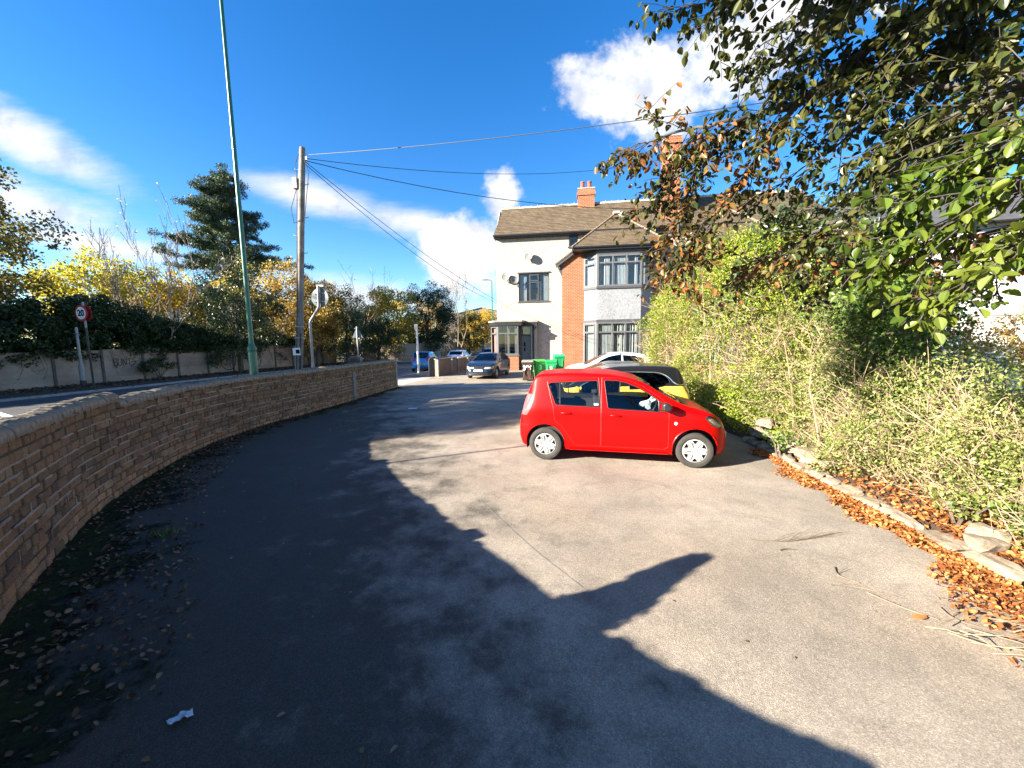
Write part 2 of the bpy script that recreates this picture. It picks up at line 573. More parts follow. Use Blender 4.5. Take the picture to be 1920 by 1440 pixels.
# near pavement, between the wall and the kerb, then on past the drive to the next house
wl_back = [(wall_at(s)[0].x - 0.1, wall_at(s)[0].y) for s in np.linspace(0, WLEN, 30)]
pave = sheet('pavement', [(-1.6, -9), (-1.2, -2)] + wl_back + [(-4.62, 22.7), (-3.12, 26.1), (-1.5, 29.8), (1.0, 38), (6, 54), (13, 76)] + list(reversed(KERB)), 0.0, M_pave)
pave['kind'] = 'structure'
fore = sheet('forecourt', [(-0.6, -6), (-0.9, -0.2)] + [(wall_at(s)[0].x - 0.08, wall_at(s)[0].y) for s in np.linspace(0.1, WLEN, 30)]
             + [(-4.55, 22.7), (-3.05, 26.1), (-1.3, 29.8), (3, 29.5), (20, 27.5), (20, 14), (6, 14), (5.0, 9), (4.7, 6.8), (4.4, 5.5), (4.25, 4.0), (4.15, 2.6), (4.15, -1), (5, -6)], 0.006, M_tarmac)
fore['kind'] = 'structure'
# concrete strip and gutter in front of the parking bays by the house, and the dropped crossing at the gateway
st = sheet('concrete_strip', [(-3.8, 17.2), (-1.5, 17.0), (0.9, 16.2), (6.5, 14.9), (6.6, 15.5), (1.0, 17.1), (-1.4, 17.8), (-3.9, 18.0)], 0.011, M_conc); st['kind'] = 'structure'
cr = sheet('crossing_strip', [(-5.25, 18.2), (-4.55, 22.2), (-6.9, 22.4), (-7.6, 18.6)], 0.0055, M_conc); cr['kind'] = 'structure'
verge = sheet('verge', [(x, y) for x, y in FARK] + [(-1, 90), (-4, 90), (-7.4, 72), (-12.4, 46.2), (-18.8, 43.6), (-22.3, 26), (-24.4, 16), (-27.6, -2), (-31, -14)], -0.02, M_soil)
verge['kind'] = 'structure'


def ribbon(name, pts, w, z0, z1, mat, kind='structure'):
    """a long low kerb"""
    b = MB()
    n = len(pts)
    P = [Vector((p[0], p[1], 0)) for p in pts]
    vs = []
    for i, p in enumerate(P):
        t = (P[min(i + 1, n - 1)] - P[max(i - 1, 0)]).normalized()
        nrm = Vector((t.y, -t.x, 0))
        for off, z in ((-w / 2, z0), (-w / 2, z1), (w / 2, z1), (w / 2, z0)):
            q = p + nrm * off
            vs.append((q.x, q.y, z))
    fs = []
    for i in range(n - 1):
        for k in range(3):
            fs.append((i * 4 + k, i * 4 + k + 1, i * 4 + 4 + k + 1, i * 4 + 4 + k))
    b.add(vs, fs)
    o = b.build(name, mat)
    o['kind'] = kind
    return o


def resamp(pts, step):
    P = catmull([(p[0], p[1], 0) for p in pts], 10)
    out, acc = [P[0]], 0
    for i in range(1, len(P)):
        acc += (P[i] - P[i - 1]).length
        if acc >= step:
            out.append(P[i]); acc = 0
    out.append(P[-1])
    return out


ribbon('kerb', resamp(KERB, 1.0), 0.13, -0.12, 0.004, M_kerb)
ribbon('kerb', resamp(FARK, 1.0), 0.13, -0.12, 0.0, M_kerb)
# broken centre line and edge marks
mk = MB()
cl = resamp([((a[0] + b[0]) / 2 + 1.2, (a[1] + b[1]) / 2) for a, b in zip(KERB[2:10], FARK[1:9])], 0.5)
for i in range(0, len(cl) - 4, 8):
    for a, b in zip(cl[i:i + 4], cl[i + 1:i + 5]):
        t = (b - a).normalized(); n_ = Vector((t.y, -t.x, 0)) * 0.06
        mk.add([a - n_, a + n_, b + n_, b - n_], [(0, 1, 2, 3)])
mk.v = [(x, y, -0.095) for x, y, z in mk.v]
mk.build('road_marking', M_white_paint)['kind'] = 'structure'
mk = MB()
for a, b in (((-14.6, 11.2), (-17.2, 12.6)), ((-13.6, 10.3), (-15.2, 11.2)), ((-10.5, 27), (-7.4, 29.3))):
    a, b = Vector((*a, 0)), Vector((*b, 0)); t = (b - a).normalized(); n_ = Vector((t.y, -t.x, 0)) * 0.09
    mk.add([(*(a - n_).xy, -0.091), (*(a + n_).xy, -0.091), (*(b + n_).xy, -0.091), (*(b - n_).xy, -0.091)], [(0, 1, 2, 3)])
mk.build('junction_marking', M_white_paint)['kind'] = 'structure'


# ================================================================== THE LONG BRICK WALL
def wall_brick_mat():
    m, nd, lk, bs = new_mat('weathered brown wall brick')
    oi = N(nd, 'ShaderNodeObjectInfo'); g = N(nd, 'ShaderNodeNewGeometry')
    ad = N(nd, 'ShaderNodeMath', operation='ADD'); lk.new(oi.outputs['Random'], ad.inputs[0]); lk.new(g.outputs['Random Per Island'], ad.inputs[1])
    fr = N(nd, 'ShaderNodeMath', operation='FRACT'); lk.new(ad.outputs[0], fr.inputs[0])
    col = ramp(nd, lk, fr.outputs[0], [(0.0, (0.19, 0.135, 0.085)), (0.2, (0.42, 0.255, 0.13)), (0.4, (0.30, 0.21, 0.125)), (0.6, (0.50, 0.295, 0.14)), (0.8, (0.37, 0.26, 0.155)), (1.0, (0.55, 0.37, 0.20))])
    p = g.outputs['Position']
    sp = N(nd, 'ShaderNodeSeparateXYZ'); lk.new(p, sp.inputs[0])
    n1 = noise(nd, lk, 1.3, 6, 0.65, vec=p); n2 = noise(nd, lk, 55, 5, 0.7, vec=p); n3 = noise(nd, lk, 9, 5, 0.6, vec=p)
    h = N(nd, 'ShaderNodeMath', operation='MULTIPLY_ADD'); lk.new(n1, h.inputs[0]); h.inputs[1].default_value = 1.3; lk.new(sp.outputs['Z'], h.inputs[2])
    # soot on the upper courses, sandier lower down
    col = mix_rgb(nd, lk, ramp(nd, lk, h.outputs[0], [(0.62, 0.0), (1.0, 0.5)]), col, (0.075, 0.058, 0.043))
    col = mix_rgb(nd, lk, ramp(nd, lk, h.outputs[0], [(0.35, 0.5), (0.85, 0.0)]), col, (0.42, 0.26, 0.125))
    col = mix_rgb(nd, lk, ramp(nd, lk, n3, [(0.58, 0.0), (0.75, 0.55)]), col, (0.06, 0.055, 0.035))
    col = mix_rgb(nd, lk, 0.7, col, ramp(nd, lk, n2, [(0.3, 0.4), (0.7, 1.55)]), 'MULTIPLY')
    lk.new(col, bs.inputs['Base Color']); bs.inputs['Roughness'].default_value = 0.93; bs.inputs['Specular IOR Level'].default_value = 0.2
    s = N(nd, 'ShaderNodeMath', operation='ADD'); lk.new(n2, s.inputs[0]); lk.new(noise(nd, lk, 150, 4, 0.6, vec=p), s.inputs[1])
    bump(nd, lk, s.outputs[0], bs, 0.75, 0.008)
    return m


def mortar_mat(name, c, bs_=0.8):
    m, nd, lk, bs = new_mat(name)
    p = N(nd, 'ShaderNodeNewGeometry').outputs['Position']
    n1 = noise(nd, lk, 3, 5, 0.6, vec=p); n2 = noise(nd, lk, 70, 4, 0.6, vec=p)
    col = mix_rgb(nd, lk, ramp(nd, lk, n1, [(0.35, 0.75), (0.65, 0.0)]), c, tuple(x * 0.4 for x in c))
    col = mix_rgb(nd, lk, 0.6, col, ramp(nd, lk, n2, [(0.3, 0.6), (0.7, 1.3)]), 'MULTIPLY')
    lk.new(col, bs.inputs['Base Color']); bs.inputs['Roughness'].default_value = 0.95
    bump(nd, lk, n2, bs, bs_, 0.012)
    return m


M_wbrick = wall_brick_mat()
M_mortar = mortar_mat('old lime mortar', (0.12, 0.09, 0.058))
M_point = mortar_mat('raised repointing', (0.47, 0.385, 0.27))
M_cope = simple('mossy coping brick', (0.235, 0.195, 0.14), 0.93, var=0.45, nscale=11, bstr=0.9, bscale=60, spec=0.2)
M_stone_post = simple('gritstone post', (0.28, 0.25, 0.21), 0.95, var=0.25, nscale=6, bstr=0.5)

S_STEP = min(np.linspace(0, WLEN, 2000), key=lambda s: (wall_at(s)[0] - Vector((-5.42, 5.2, 0))).length)
CH, JT = 0.0965, 0.012
NC_HI, NC_LO = 13, 12                 # courses either side of the step


def wall_h(s): return (NC_HI if s < S_STEP else NC_LO) * CH


brick_wall = empty('brick_wall', (-5.4, 5.2, 0), 0, 'long curved brown brick wall with rounded coping along the left of the forecourt', 'wall')
BW0 = Vector((-5.4, 5.2, 0))


def local(p): return Vector(p) - BW0


TH = 0.22
core = MB()
ss = np.linspace(0, WLEN, 120)
for s0, s1, in ((0, S_STEP), (S_STEP, WLEN)):
    q = [s for s in np.linspace(s0, s1, 70)]
    vs, fs = [], []
    h = wall_h((s0 + s1) / 2)
    for s in q:
        p, t, n = wall_at(s)
        a = local(p - n * 0.012); b = local(p - n * TH)
        vs += [(a.x, a.y, -0.1), (a.x, a.y, h), (b.x, b.y, h), (b.x, b.y, -0.1)]
    for i in range(len(q) - 1):
        for k in range(4):
            k2 = (k + 1) % 4
            fs.append((i * 4 + k, i * 4 + k2, i * 4 + 4 + k2, i * 4 + 4 + k))
    e = (len(q) - 1) * 4
    fs += [(0, 1, 2, 3), (e, e + 3, e + 2, e + 1)]
    core.add(vs, fs)
core.build('mortar_core', M_mortar, brick_wall)


def brick_verts(L, Hh, dep, j):
    """front-chamfered brick, x along, -y into the wall, front at y=0; j jitters the arrises"""
    def r(): return random.uniform(-j, j)
    c = 0.009
    x, z = L / 2, Hh / 2
    v = [(-x + c + r(), 0, -z + c + r()), (x - c + r(), 0, -z + c + r()), (x - c + r(), 0, z - c + r()), (-x + c + r(), 0, z - c + r()),
         (-x, -c, -z), (x, -c, -z), (x, -c, z), (-x, -c, z), (-x, -dep, -z), (x, -dep, -z), (x, -dep, z), (-x, -dep, z)]
    f = [(0, 3, 2, 1), (0, 1, 5, 4), (1, 2, 6, 5), (2, 3, 7, 6), (3, 0, 4, 7), (4, 5, 9, 8), (5, 6, 10, 9), (6, 7, 11, 10), (7, 4, 8, 11)]
    return v, f


BL = {'s': 0.225, 'h': 0.118}
bmesh_var = {}
for k, L in BL.items():
    bmesh_var[k] = []
    for i in range(4):
        v, f = brick_verts(L - JT - .004, CH - JT - .003, 0.045, 0.005)
        b = MB().add(v, f)
        me = b.mesh('brick'); me.materials.append(M_wbrick)
        bmesh_var[k].append((me, v, f))
cands, stuffb = [], MB()
for cidx in range(NC_HI):
    s = random.uniform(0, 0.1) + (cidx % 2) * 0.055
    while s < WLEN - 0.12:
        k = 's' if random.random() < (0.62 if cidx % 3 else 0.25) else 'h'
        L = BL[k]
        sc = s + L / 2
        s += L
        if cidx * CH + CH > wall_h(sc) + 1e-4:
            continue
        p, t, n = wall_at(sc)
        z = cidx * CH + CH / 2
        proud = random.uniform(-0.010, 0.012)
        p = p + n * proud
        ang = math.atan2(t.y, t.x) + math.pi          # local +y must face the forecourt
        ang += random.uniform(-0.015, 0.015)
        cands.append((p, ang, z, k, math.sqrt(p.x ** 2 + p.y ** 2), (p.x > -1.36 * p.y) and p.y > 0.3))
cands_vis = sorted([c for c in cands if c[5]], key=lambda c: c[4])
near = set(id(c) for c in cands_vis[:300])
for c in cands:
    p, ang, z, k, d, vis = c
    me, v, f = random.choice(bmesh_var[k])
    tilt = random.uniform(-0.012, 0.012)
    Mx = Matrix.Translation(local(p) + Vector((0, 0, z))) @ Matrix.Rotation(ang, 4, 'Z') @ Matrix.Rotation(tilt, 4, 'Y')
    if id(c) in near:
        o = link('brick', me, brick_wall)
        o.matrix_local = Mx
    else:
        stuffb.add([Mx @ Vector(q) for q in v], f)
stuffb.build('far_bricks', M_wbrick, brick_wall)['kind'] = 'stuff'

# coping: rounded bricks on edge
cope_vars = []
for i in range(5):
    prof = [(-0.140, 0.0)] + [(0.140 * math.cos(a) * -1, 0.035 + 0.105 * math.sin(a)) for a in np.linspace(0.0, math.pi, 11)] + [(0.135, 0.0)]
    prof = [(y + random.uniform(-.008, .008), max(0, z + random.uniform(-.008, .008))) for y, z in prof]
    b = MB().prism(prof, (0.098, 0, 0), (-0.049, 0, 0), (0, 1, 0), (0, 0, 1))
    me = b.mesh('coping_brick'); me.materials.append(M_cope); cope_vars.append(me)
s = 0.06
while s < WLEN - 0.03:
    p, t, n = wall_at(s)
    o = link('coping_brick', random.choice(cope_vars), brick_wall)
    ang = math.atan2(t.y, t.x) + math.pi
    q = p - n * 0.10
    o.matrix_local = (Matrix.Translation(local(q) + Vector((0, 0, wall_h(s) + random.uniform(-0.010, 0.014)))) @ Matrix.Rotation(ang + random.uniform(-.03, .03), 4, 'Z')
                      @ Matrix.Rotation(random.uniform(-.04, .04), 4, 'Y') @ Matrix.Diagonal((random.uniform(0.98, 1.06), 1, random.uniform(0.95, 1.06), 1)))
    s += 0.104
lb_ = min(np.linspace(0, WLEN, 3000), key=lambda s: abs((-.371 * wall_at(s)[0].x + .928 * wall_at(s)[0].y) - 3.72))
p, t, n = wall_at(lb_); o = link('loose_coping_brick', cope_vars[0], brick_wall)
o.matrix_local = Matrix.Translation(local(p - n * .10) + Vector((0, 0, wall_h(lb_) + .075))) @ Matrix.Rotation(math.atan2(t.y, t.x) + math.pi, 4, 'Z') @ Matrix.Diagonal((1.9, 1, .9, 1))
# mortar under and between the coping bricks
cb = MB()
for s0, s1 in ((0.0, S_STEP), (S_STEP, WLEN)):
    q = np.linspace(s0, s1, 90); h = wall_h((s0 + s1) / 2)
    prof = [(0.134 * -math.cos(a), 0.032 + 0.100 * math.sin(a)) for a in np.linspace(0, math.pi, 9)]
    vs, fs = [], []
    for s in q:
        p, t, n = wall_at(s)
        for y, z in prof:
            w = local(p - n * 0.10 + n * y); vs.append((w.x, w.y, h + z))
    m_ = len(prof)
    for i in range(len(q) - 1):
        for k in range(m_ - 1):
            fs.append((i * m_ + k, i * m_ + k + 1, (i + 1) * m_ + k + 1, (i + 1) * m_ + k))
    fs += [tuple(range(m_)), tuple((len(q) - 1) * m_ + k for k in range(m_))]
    cb.add(vs, fs)
cb.build('coping_mortar', M_cope, brick_wall)
# raised smears of repointing along some bed joints
pt = MB()
def smear(course, s0, s1):
    n_ = max(3, int((s1 - s0) / 0.05)); pts, rad = [], []
    for i in range(n_ + 1):
        s = s0 + (s1 - s0) * i / n_
        p, t, n = wall_at(s)
        w = local(p + n * random.uniform(0.000, 0.005)); pts.append((w.x, w.y, course * CH + random.uniform(-.004, .004))); rad.append(random.uniform(0.008, 0.0145) * (0.4 if i in (0, n_) else 1))
    pt.tube(pts, rad, 6)
for c_, a, b in ((12, 4.2, 6.6), (11, 6.8, 9.5), (10, 2.9, 5.2), (9, 5.8, 7.3), (9, 3.3, 4.3), (8, 3.2, 6.2), (8, 8.4, 12.5), (7, 6.4, 9.2), (6, 3.0, 5.6), (6, 9.6, 13.4), (5, 6.9, 8.6), (13, 8.4, 11.4),
                 (12, 13.0, 16.2), (9, 12.6, 17.2), (7, 14.5, 19.0), (11, 15.5, 19.3), (4, 10.5, 13), (4, 5.0, 6.6), (3, 7.4, 9.6), (14, 7.0, 9.0), (5, 14, 17), (10, 9.0, 11), (15, 3.0, 5.0), (15, 9.5, 12.5), (14, 5.5, 7.0), (13, 3.4, 4.6), (8, 12.6, 16.0), (6, 6.0, 8.6), (3, 12.0, 15.5), (2, 8.2, 10.4), (11, 12.2, 15.4), (13, 16, 19.2), (4, 16, 19.2)):
    s = a
    while s < b:
        e = min(b, s + random.uniform(0.3, 1.1))
        smear(round(c_ * .76), s, e)
        s = e + random.uniform(0.0, 0.14)
for i in range(120):                      # short vertical perps
    s = random.uniform(2.8, 14); c_ = random.randint(2, 10)
    p, t, n = wall_at(s); w = local(p + n * 0.001)
    pt.tube([(w.x, w.y, c_ * CH + 0.004), (w.x, w.y, c_ * CH + CH - 0.004)], [0.006, 0.007], 5)
pt.build('mortar_pointing', M_point, brick_wall, kind='stuff')
# stone post let into the wall and the end pier
def wpost(s, w, h, proud, name='stone_post'):
    p, t, n = wall_at(s)
    ang = math.atan2(t.y, t.x)
    M_ = Matrix.Translation(local(p)) @ Matrix.Rotation(ang, 4, 'Z')
    MB().box(-w / 2, w / 2, -proud, TH + 0.02, -0.1, h, M_).build(name, M_stone_post, brick_wall, bevel=0.012)
s_p = min(np.linspace(0, WLEN, 2000), key=lambda s: abs(wall_at(s)[0].y - 13.6))
wpost(s_p, 0.17, 0.98, 0.06)
wpost(WLEN - 0.09, 0.16, 1.20, 0.03)

# out of view on the left: shrub added and shaped for the spike shadow, and the slim post whose shadow crosses the tarmac
M_ivy = leaf_mat('dark ivy leaves', [(0.012, 0.024, 0.008), (0.02, 0.04, 0.012), (0.03, 0.055, 0.016), (0.045, 0.07, 0.022)], 0.15, 0.4)
M_galv = simple('galvanised steel', (0.25, 0.26, 0.27), 0.5, 0.5, var=0.12, nscale=9)
M_bark = simple('grey brown bark', (0.095, 0.075, 0.058), 0.95, var=0.4, nscale=7, bstr=0.9, bscale=30)


# ---- foliage helpers
def rand_frames(n, flat=0.0):
    """random orthonormal frames; flat>0 pushes leaf normals upward"""
    nrm = rng.normal(size=(n, 3)); nrm[:, 2] = np.abs(nrm[:, 2]) + flat * 2 if flat else nrm[:, 2]
    nrm /= np.linalg.norm(nrm, axis=1, keepdims=True) + 1e-9
    a = rng.normal(size=(n, 3)); a -= nrm * (a * nrm).sum(1, keepdims=True)
    a /= np.linalg.norm(a, axis=1, keepdims=True) + 1e-9
    return a, np.cross(nrm, a), nrm


def leaves(name, C_, size, mat, parent=None, shape='diamond', frames=None, kind='stuff', aspect=0.62, flat=0.0):
    C_ = np.asarray(C_, dtype=np.float64); n = len(C_)
    size = np.broadcast_to(np.asarray(size, dtype=np.float64), (n,))[:, None]
    t, b, w = frames if frames is not None else rand_frames(n, flat)
    if shape == 'diamond':
        pr = [(0, 0, 0), (0.45, -aspect / 2, 0.05), (1, 0, 0.0), (0.45, aspect / 2, 0.05)]
        fc = [(0, 1, 2, 3)]
    elif shape == 'oval':
        pr = [(0, 0, 0), (0.28, -aspect * .46, 0.10), (0.70, -aspect * .40, 0.07), (1, 0, -0.04), (0.70, aspect * .40, 0.07), (0.28, aspect * .46, 0.10)]
        fc = [(0, 1, 2, 3), (0, 3, 4, 5)]
    elif shape == 'needle':
        pr = [(0, -.04, 0), (0, .04, 0), (1, 0, 0)]
        fc = [(0, 1, 2)]
    k = len(pr)
    P = np.empty((n, k, 3))
    for i, (u, v, h) in enumerate(pr):
        P[:, i] = C_ + size * (t * u + b * v + w * h)
    F_ = (np.arange(n)[:, None, None] * k + np.array(fc)[None]).reshape(-1, len(fc[0]))
    me = np_mesh(name, P.reshape(-1, 3), F_)
    return link(name, me, parent, mat, kind=kind)


def clumped(centres, radii, per, squash=0.8):
    out = []
    for c, r in zip(centres, radii):
        m = max(3, int(per * (r if np.isscalar(r) else 1)))
        d = rng.normal(size=(m, 3)); d /= np.linalg.norm(d, axis=1, keepdims=True)
        rr = r * rng.uniform(0.25, 1.0, (m, 1)) ** 0.6
        p = d * rr; p[:, 2] *= squash
        out.append(p + np.asarray(c)[None])
    return np.concatenate(out)


def ell_clumps(n, rad, centre=(0, 0, 0), hollow=0.45, lower_cut=-0.9):
    d = rng.normal(size=(n * 3, 3)); d /= np.linalg.norm(d, axis=1, keepdims=True)
    d = d[d[:, 2] > lower_cut][:n]
    rr = rng.uniform(hollow, 1.0, (len(d), 1)) ** 0.7
    return d * rr * np.asarray(rad)[None] + np.asarray(centre)[None]


def branches(start, direction, length, radius, depth, spread=0.6, curl=0.15, up=0.1, ratio=0.72, kids=3, out=None, seg=5):
    """recursive limbs -> list of (points, radii, depth)"""
    if out is None: out = []
    p = Vector(start); d = Vector(direction).normalized()
    pts, rad = [p.copy()], [radius]
    for i in range(seg):
        d = (d + Vector((random.gauss(0, curl), random.gauss(0, curl), random.gauss(0, curl) + up * 0.3))).normalized()
        p = p + d * (length / seg)
        pts.append(p.copy()); rad.append(radius * (1 - 0.55 * (i + 1) / seg))
    out.append((pts, rad, depth))
    if depth > 0:
        for k in range(kids):
            i = random.randint(max(1, seg // 2 - 1), seg)
            nd_ = (d + Vector((random.gauss(0, spread), random.gauss(0, spread), random.gauss(up, spread * 0.7)))).normalized()
            branches(pts[i], nd_, length * ratio * random.uniform(0.75, 1.15), rad[i] * 0.7, depth - 1, spread, curl, up, ratio, kids, out, seg)
    return out


shrub = empty('shadow_shrub', (-2.55, 1.02, 0), 0, 'unseen ivy stem added above the near end of the brick wall for its shadow', 'shrub')  # made-up shrub out of view, its outline shaped to cast the spike shadow
sp_ = [Vector((-2.86, 1.15, 0)), Vector((-2.80, 1.25, 1.1)), Vector((-2.70, 1.36, 1.45)), Vector((-2.73, 1.44, 1.66)), Vector((-2.76, 1.51, 1.80)), Vector((-2.77, 1.54, 1.90))]
b = MB(); b.tube([p - Vector((-2.55, 1.02, 0)) for p in sp_], [0.06, 0.05, 0.04, 0.03, 0.025, 0.02], 8); b.build('stem', M_bark, shrub, smooth=True)
cl_ = [(-.14, .32, 1.30), (-.14, .33, 1.38), (-.145, .35, 1.46), (-.155, .37, 1.54), (-.17, .41, 1.61), (-.185, .45, 1.68), (-.20, .48, 1.75), (-.21, .505, 1.81), (-.215, .52, 1.86), (-.21, .51, 1.895)]
rd_ = [.24, .21, .18, .15, .13, .115, .10, .085, .065, .045]
leaves('ivy', clumped(cl_, rd_, 9000, 1.0), 0.045, M_ivy, shrub)
post = empty('slim_post', (-9.43, 3.33, 0), 0, 'slim grey steel post on the pavement left of the brick wall', 'post')
MB().tube([(0, 0, 0), (0, 0, 5.2)], 0.028, 10).build('pole', M_galv, post, smooth=True)
MB().tube([(0, 0, 0), (0, 0, 0.3)], 0.05, 10).build('base', M_galv, post, smooth=True)


# ================================================================== HOUSE
HTH = R(8)
house = empty('house', (-1.0, 28.0, 0), -HTH, 'large cream and orange brick house with a grey two storey bay and brown tiled roof', 'house')
HM = Matrix.Translation((-1.0, 28.0, 0)) @ Matrix.Rotation(-HTH, 4, 'Z')
# local frame: x along the front to the right, -y towards the camera, z up.  "b" out of the wall = -y


def render_mat(name, c, bs_=0.9, sc=9.0):
    m, nd, lk, bs = new_mat(name)
    v = N(nd, 'ShaderNodeTexVoronoi'); v.inputs['Scale'].default_value = sc
    co = N(nd, 'ShaderNodeTexCoord').outputs['Object']
    lk.new(co, v.inputs['Vector'])
    n1 = noise(nd, lk, sc * 1.1, 6, 0.7, vec=co, dist=0.8); n2 = noise(nd, lk, 0.5, 6, 0.6, vec=co)
    n3 = noise(nd, lk, 1.0, 5, 0.6, vec=co, stretch=(2.5, 2.5, 0.25))
    col = mix_rgb(nd, lk, ramp(nd, lk, n1, [(0.36, 0.75), (0.52, 0.0)]), c, tuple(x * 0.52 for x in c))
    col = mix_rgb(nd, lk, 0.6, col, ramp(nd, lk, n2, [(0.3, 0.80), (0.7, 1.08)]), 'MULTIPLY')
    col = mix_rgb(nd, lk, 0.5, col, ramp(nd, lk, n3, [(0.3, 0.85), (0.55, 1.03)]), 'MULTIPLY')
    lk.new(col, bs.inputs['Base Color']); bs.inputs['Roughness'].default_value = 0.9
    bump(nd, lk, n1, bs, bs_, 0.03)
    return m


M_cream = render_mat('cream roughcast render', (0.385, 0.347, 0.290), 1.0, 6.0)
M_greyr = render_mat('pale grey roughcast render', (0.22, 0.232, 0.245), 1.0, 8)
M_obrick = brick_tex_mat('orange facing brick', (0.255, 0.062, 0.014), (0.15, 0.038, 0.011), (0.25, 0.185, 0.125), bw=.25, bh=.092, dirt=0.3, joint=0.010)
M_tile = brick_tex_mat('weathered roof tile', (0.125, 0.090, 0.052), (0.072, 0.053, 0.032), (0.022, 0.018, 0.012), bw=0.17, bh=0.20, joint=0.008, dirt=0.55, bstr=0.4)
M_dgrey = simple('dark grey painted joinery', (0.05, 0.052, 0.056), 0.5, var=0.12)
M_lgrey = simple('light grey window frame', (0.095, 0.098, 0.103), 0.45, var=0.1)
M_black = simple('black gutter plastic', (0.018, 0.018, 0.02), 0.4, var=0.2)
M_ridge = simple('pale mortar ridge', (0.36, 0.33, 0.28), 0.9, var=0.3, nscale=8)
M_ridget = simple('ridge tile', (0.20, 0.15, 0.11), 0.9, var=0.3, nscale=8)
M_terra = simple('terracotta pot', (0.32, 0.07, 0.03), 0.8, var=0.25, nscale=8)
M_glass = glass_mat('window glass', (0.90, 0.93, 0.94))
M_room = simple('dim room interior', (0.03, 0.03, 0.034), 0.9, var=0.5, nscale=1.2)
M_blind = simple('white blind slats', (0.27, 0.275, 0.27), 0.8, var=0.1)
M_curt = simple('pink curtain', (0.45, 0.24, 0.20), 0.9, var=0.2)
M_door = simple('grey front door', (0.23, 0.24, 0.25), 0.45, var=0.1)
M_lead = simple('weathered flat roof felt', (0.22, 0.20, 0.18), 0.85, var=0.2)

HX = 23.7      # mirror axis of the pair is HX / 2
HR = 21.4      # where the roof and the wall end on the right
# main cream block (with reveals cut as thin recess boxes kept simple: windows stand in shallow boxes)
MB().box(0, HR, 0.0, 6.0, -0.2, 9.3).build('wall', M_cream, house)
# brick cross wings (left and mirrored right), with gable shoulders
for a0, a1 in ((4.64, 11.40), (HX - 11.40, HX - 4.64)):
    MB().prism([(a0, -0.2), (a1, -0.2), (a1, 7.35), (a1 - 0.75, 7.95), (a0 + 0.75, 7.95), (a0, 7.35)], (0, 0.7, 0), (0, -0.5, 0)).build('brick_wing', M_obrick, house)


def verge(a0, a1, flip):
    """small sloping barge and tiles on the wing shoulder"""
    x0, x1 = (a0 - 0.42, a0 + 0.85) if not flip else (a1 + 0.42, a1 - 0.85)
    p0, p1 = (x0, 7.12), (x1, 8.02)
    n_ = Vector((-(p1[1] - p0[1]), 0, p1[0] - p0[0])).normalized() * (1 if not flip else -1)
    MB().prism([p0, p1, (p1[0] + n_.x * .09, p1[1] + n_.z * .09), (p0[0] + n_.x * .09, p0[1] + n_.z * .09)], (0, 1.2, 0), (0, -0.72, 0)).build('verge_tiles', M_tile, house)
    MB().prism([(p0[0], p0[1] - .20), (p1[0], p1[1] - .20), (p1[0], p1[1] - .004), (p0[0], p0[1] - .004)], (0, 0.05, 0), (0, -0.70, 0)).build('bargeboard', M_dgrey, house)
    k = -1 if flip else 1
    e = a1 if flip else a0
    MB().prism([(e, 6.35), (e, 7.3), (e - 0.36 * k, 7.3), (e - 0.30 * k, 6.95), (e - 0.12 * k, 6.6)], (0, 0.25, 0), (0, -0.5, 0)).build('corbel', M_dgrey, house)


verge(4.64, 11.4, False); verge(HX - 11.4, HX - 4.64, True)


def tile_slope(name, quad, parent, course=0.20, lift=0.022, mat=None):
    """quad: eaves-left, eaves-right, top-right, top-left; laid as overlapping courses"""
    e0, e1, t1, t0 = [Vector(q) for q in quad]
    nrm = (e1 - e0).cross(t0 - e0)
    if nrm.length < 1e-6: nrm = (e1 - e0).cross(t1 - e0)
    nrm.normalize()
    if nrm.z < 0: nrm = -nrm
    ln = max((t0 - e0).length, (t1 - e1).length)
    n_ = max(2, int(ln / course))
    b = MB()
    for i in range(n_):
        u, v = i / n_, (i + 1) / n_
        a, c = e0.lerp(t0, u), e1.lerp(t1, u)
        d, f_ = e0.lerp(t0, v), e1.lerp(t1, v)
        nseg = max(1, int((c - a).length / 0.6))
        for k in range(nseg):
            k0, k1 = k / nseg, (k + 1) / nseg
            j = random.uniform(0, .008)
            A, B = a.lerp(c, k0) + nrm * (lift + j), a.lerp(c, k1) + nrm * (lift + j)
            D, E_ = d.lerp(f_, k0) + nrm * 0.004, d.lerp(f_, k1) + nrm * 0.004
            b.add([A, B, E_, D, a.lerp(c, k0) - nrm * 0.01, a.lerp(c, k1) - nrm * 0.01], [(0, 1, 2, 3), (0, 4, 5, 1)])
    o = b.build(name, mat or M_tile, parent)
    return o


EZ, RZ = 9.32, 12.0
XR = 21.6
tile_slope('roof', [(-0.12, -0.34, EZ), (HR + .1, -0.34, EZ), (HR - .5, 2.5, RZ), (0.16, 2.5, RZ)], house)
tile_slope('roof', [(HR, 6.3, 9.0), (-0.12, 6.3, 9.0), (0.16, 2.5, RZ), (HR - .5, 2.5, RZ)], house)
MB().prism([(-.34 + .06, EZ - .02), (2.5, RZ - .03), (6.3, 8.96), (0.0, 9.1)], (0.05, 0, 0), (-0.06, 0, 0), (0, 1, 0), (0, 0, 1)).build('gable_end', M_cream, house)
MB().prism([(-.34 + .06, EZ - .02), (2.5, RZ - .03), (6.3, 8.96), (0.0, 9.1)], (0.05, 0, 0), (HR - .6, 0, 0), (0, 1, 0), (0, 0, 1)).build('gable_end', M_cream, house)
MB().box(-0.1, HR, -0.33, 0.0, EZ - 0.16, EZ - 0.03).build('soffit', M_black, house)
MB().tube([(-0.12, -0.40, EZ - 0.02), (HR, -0.40, EZ - 0.02)], 0.065, 8).build('gutter', M_black, house, smooth=True)
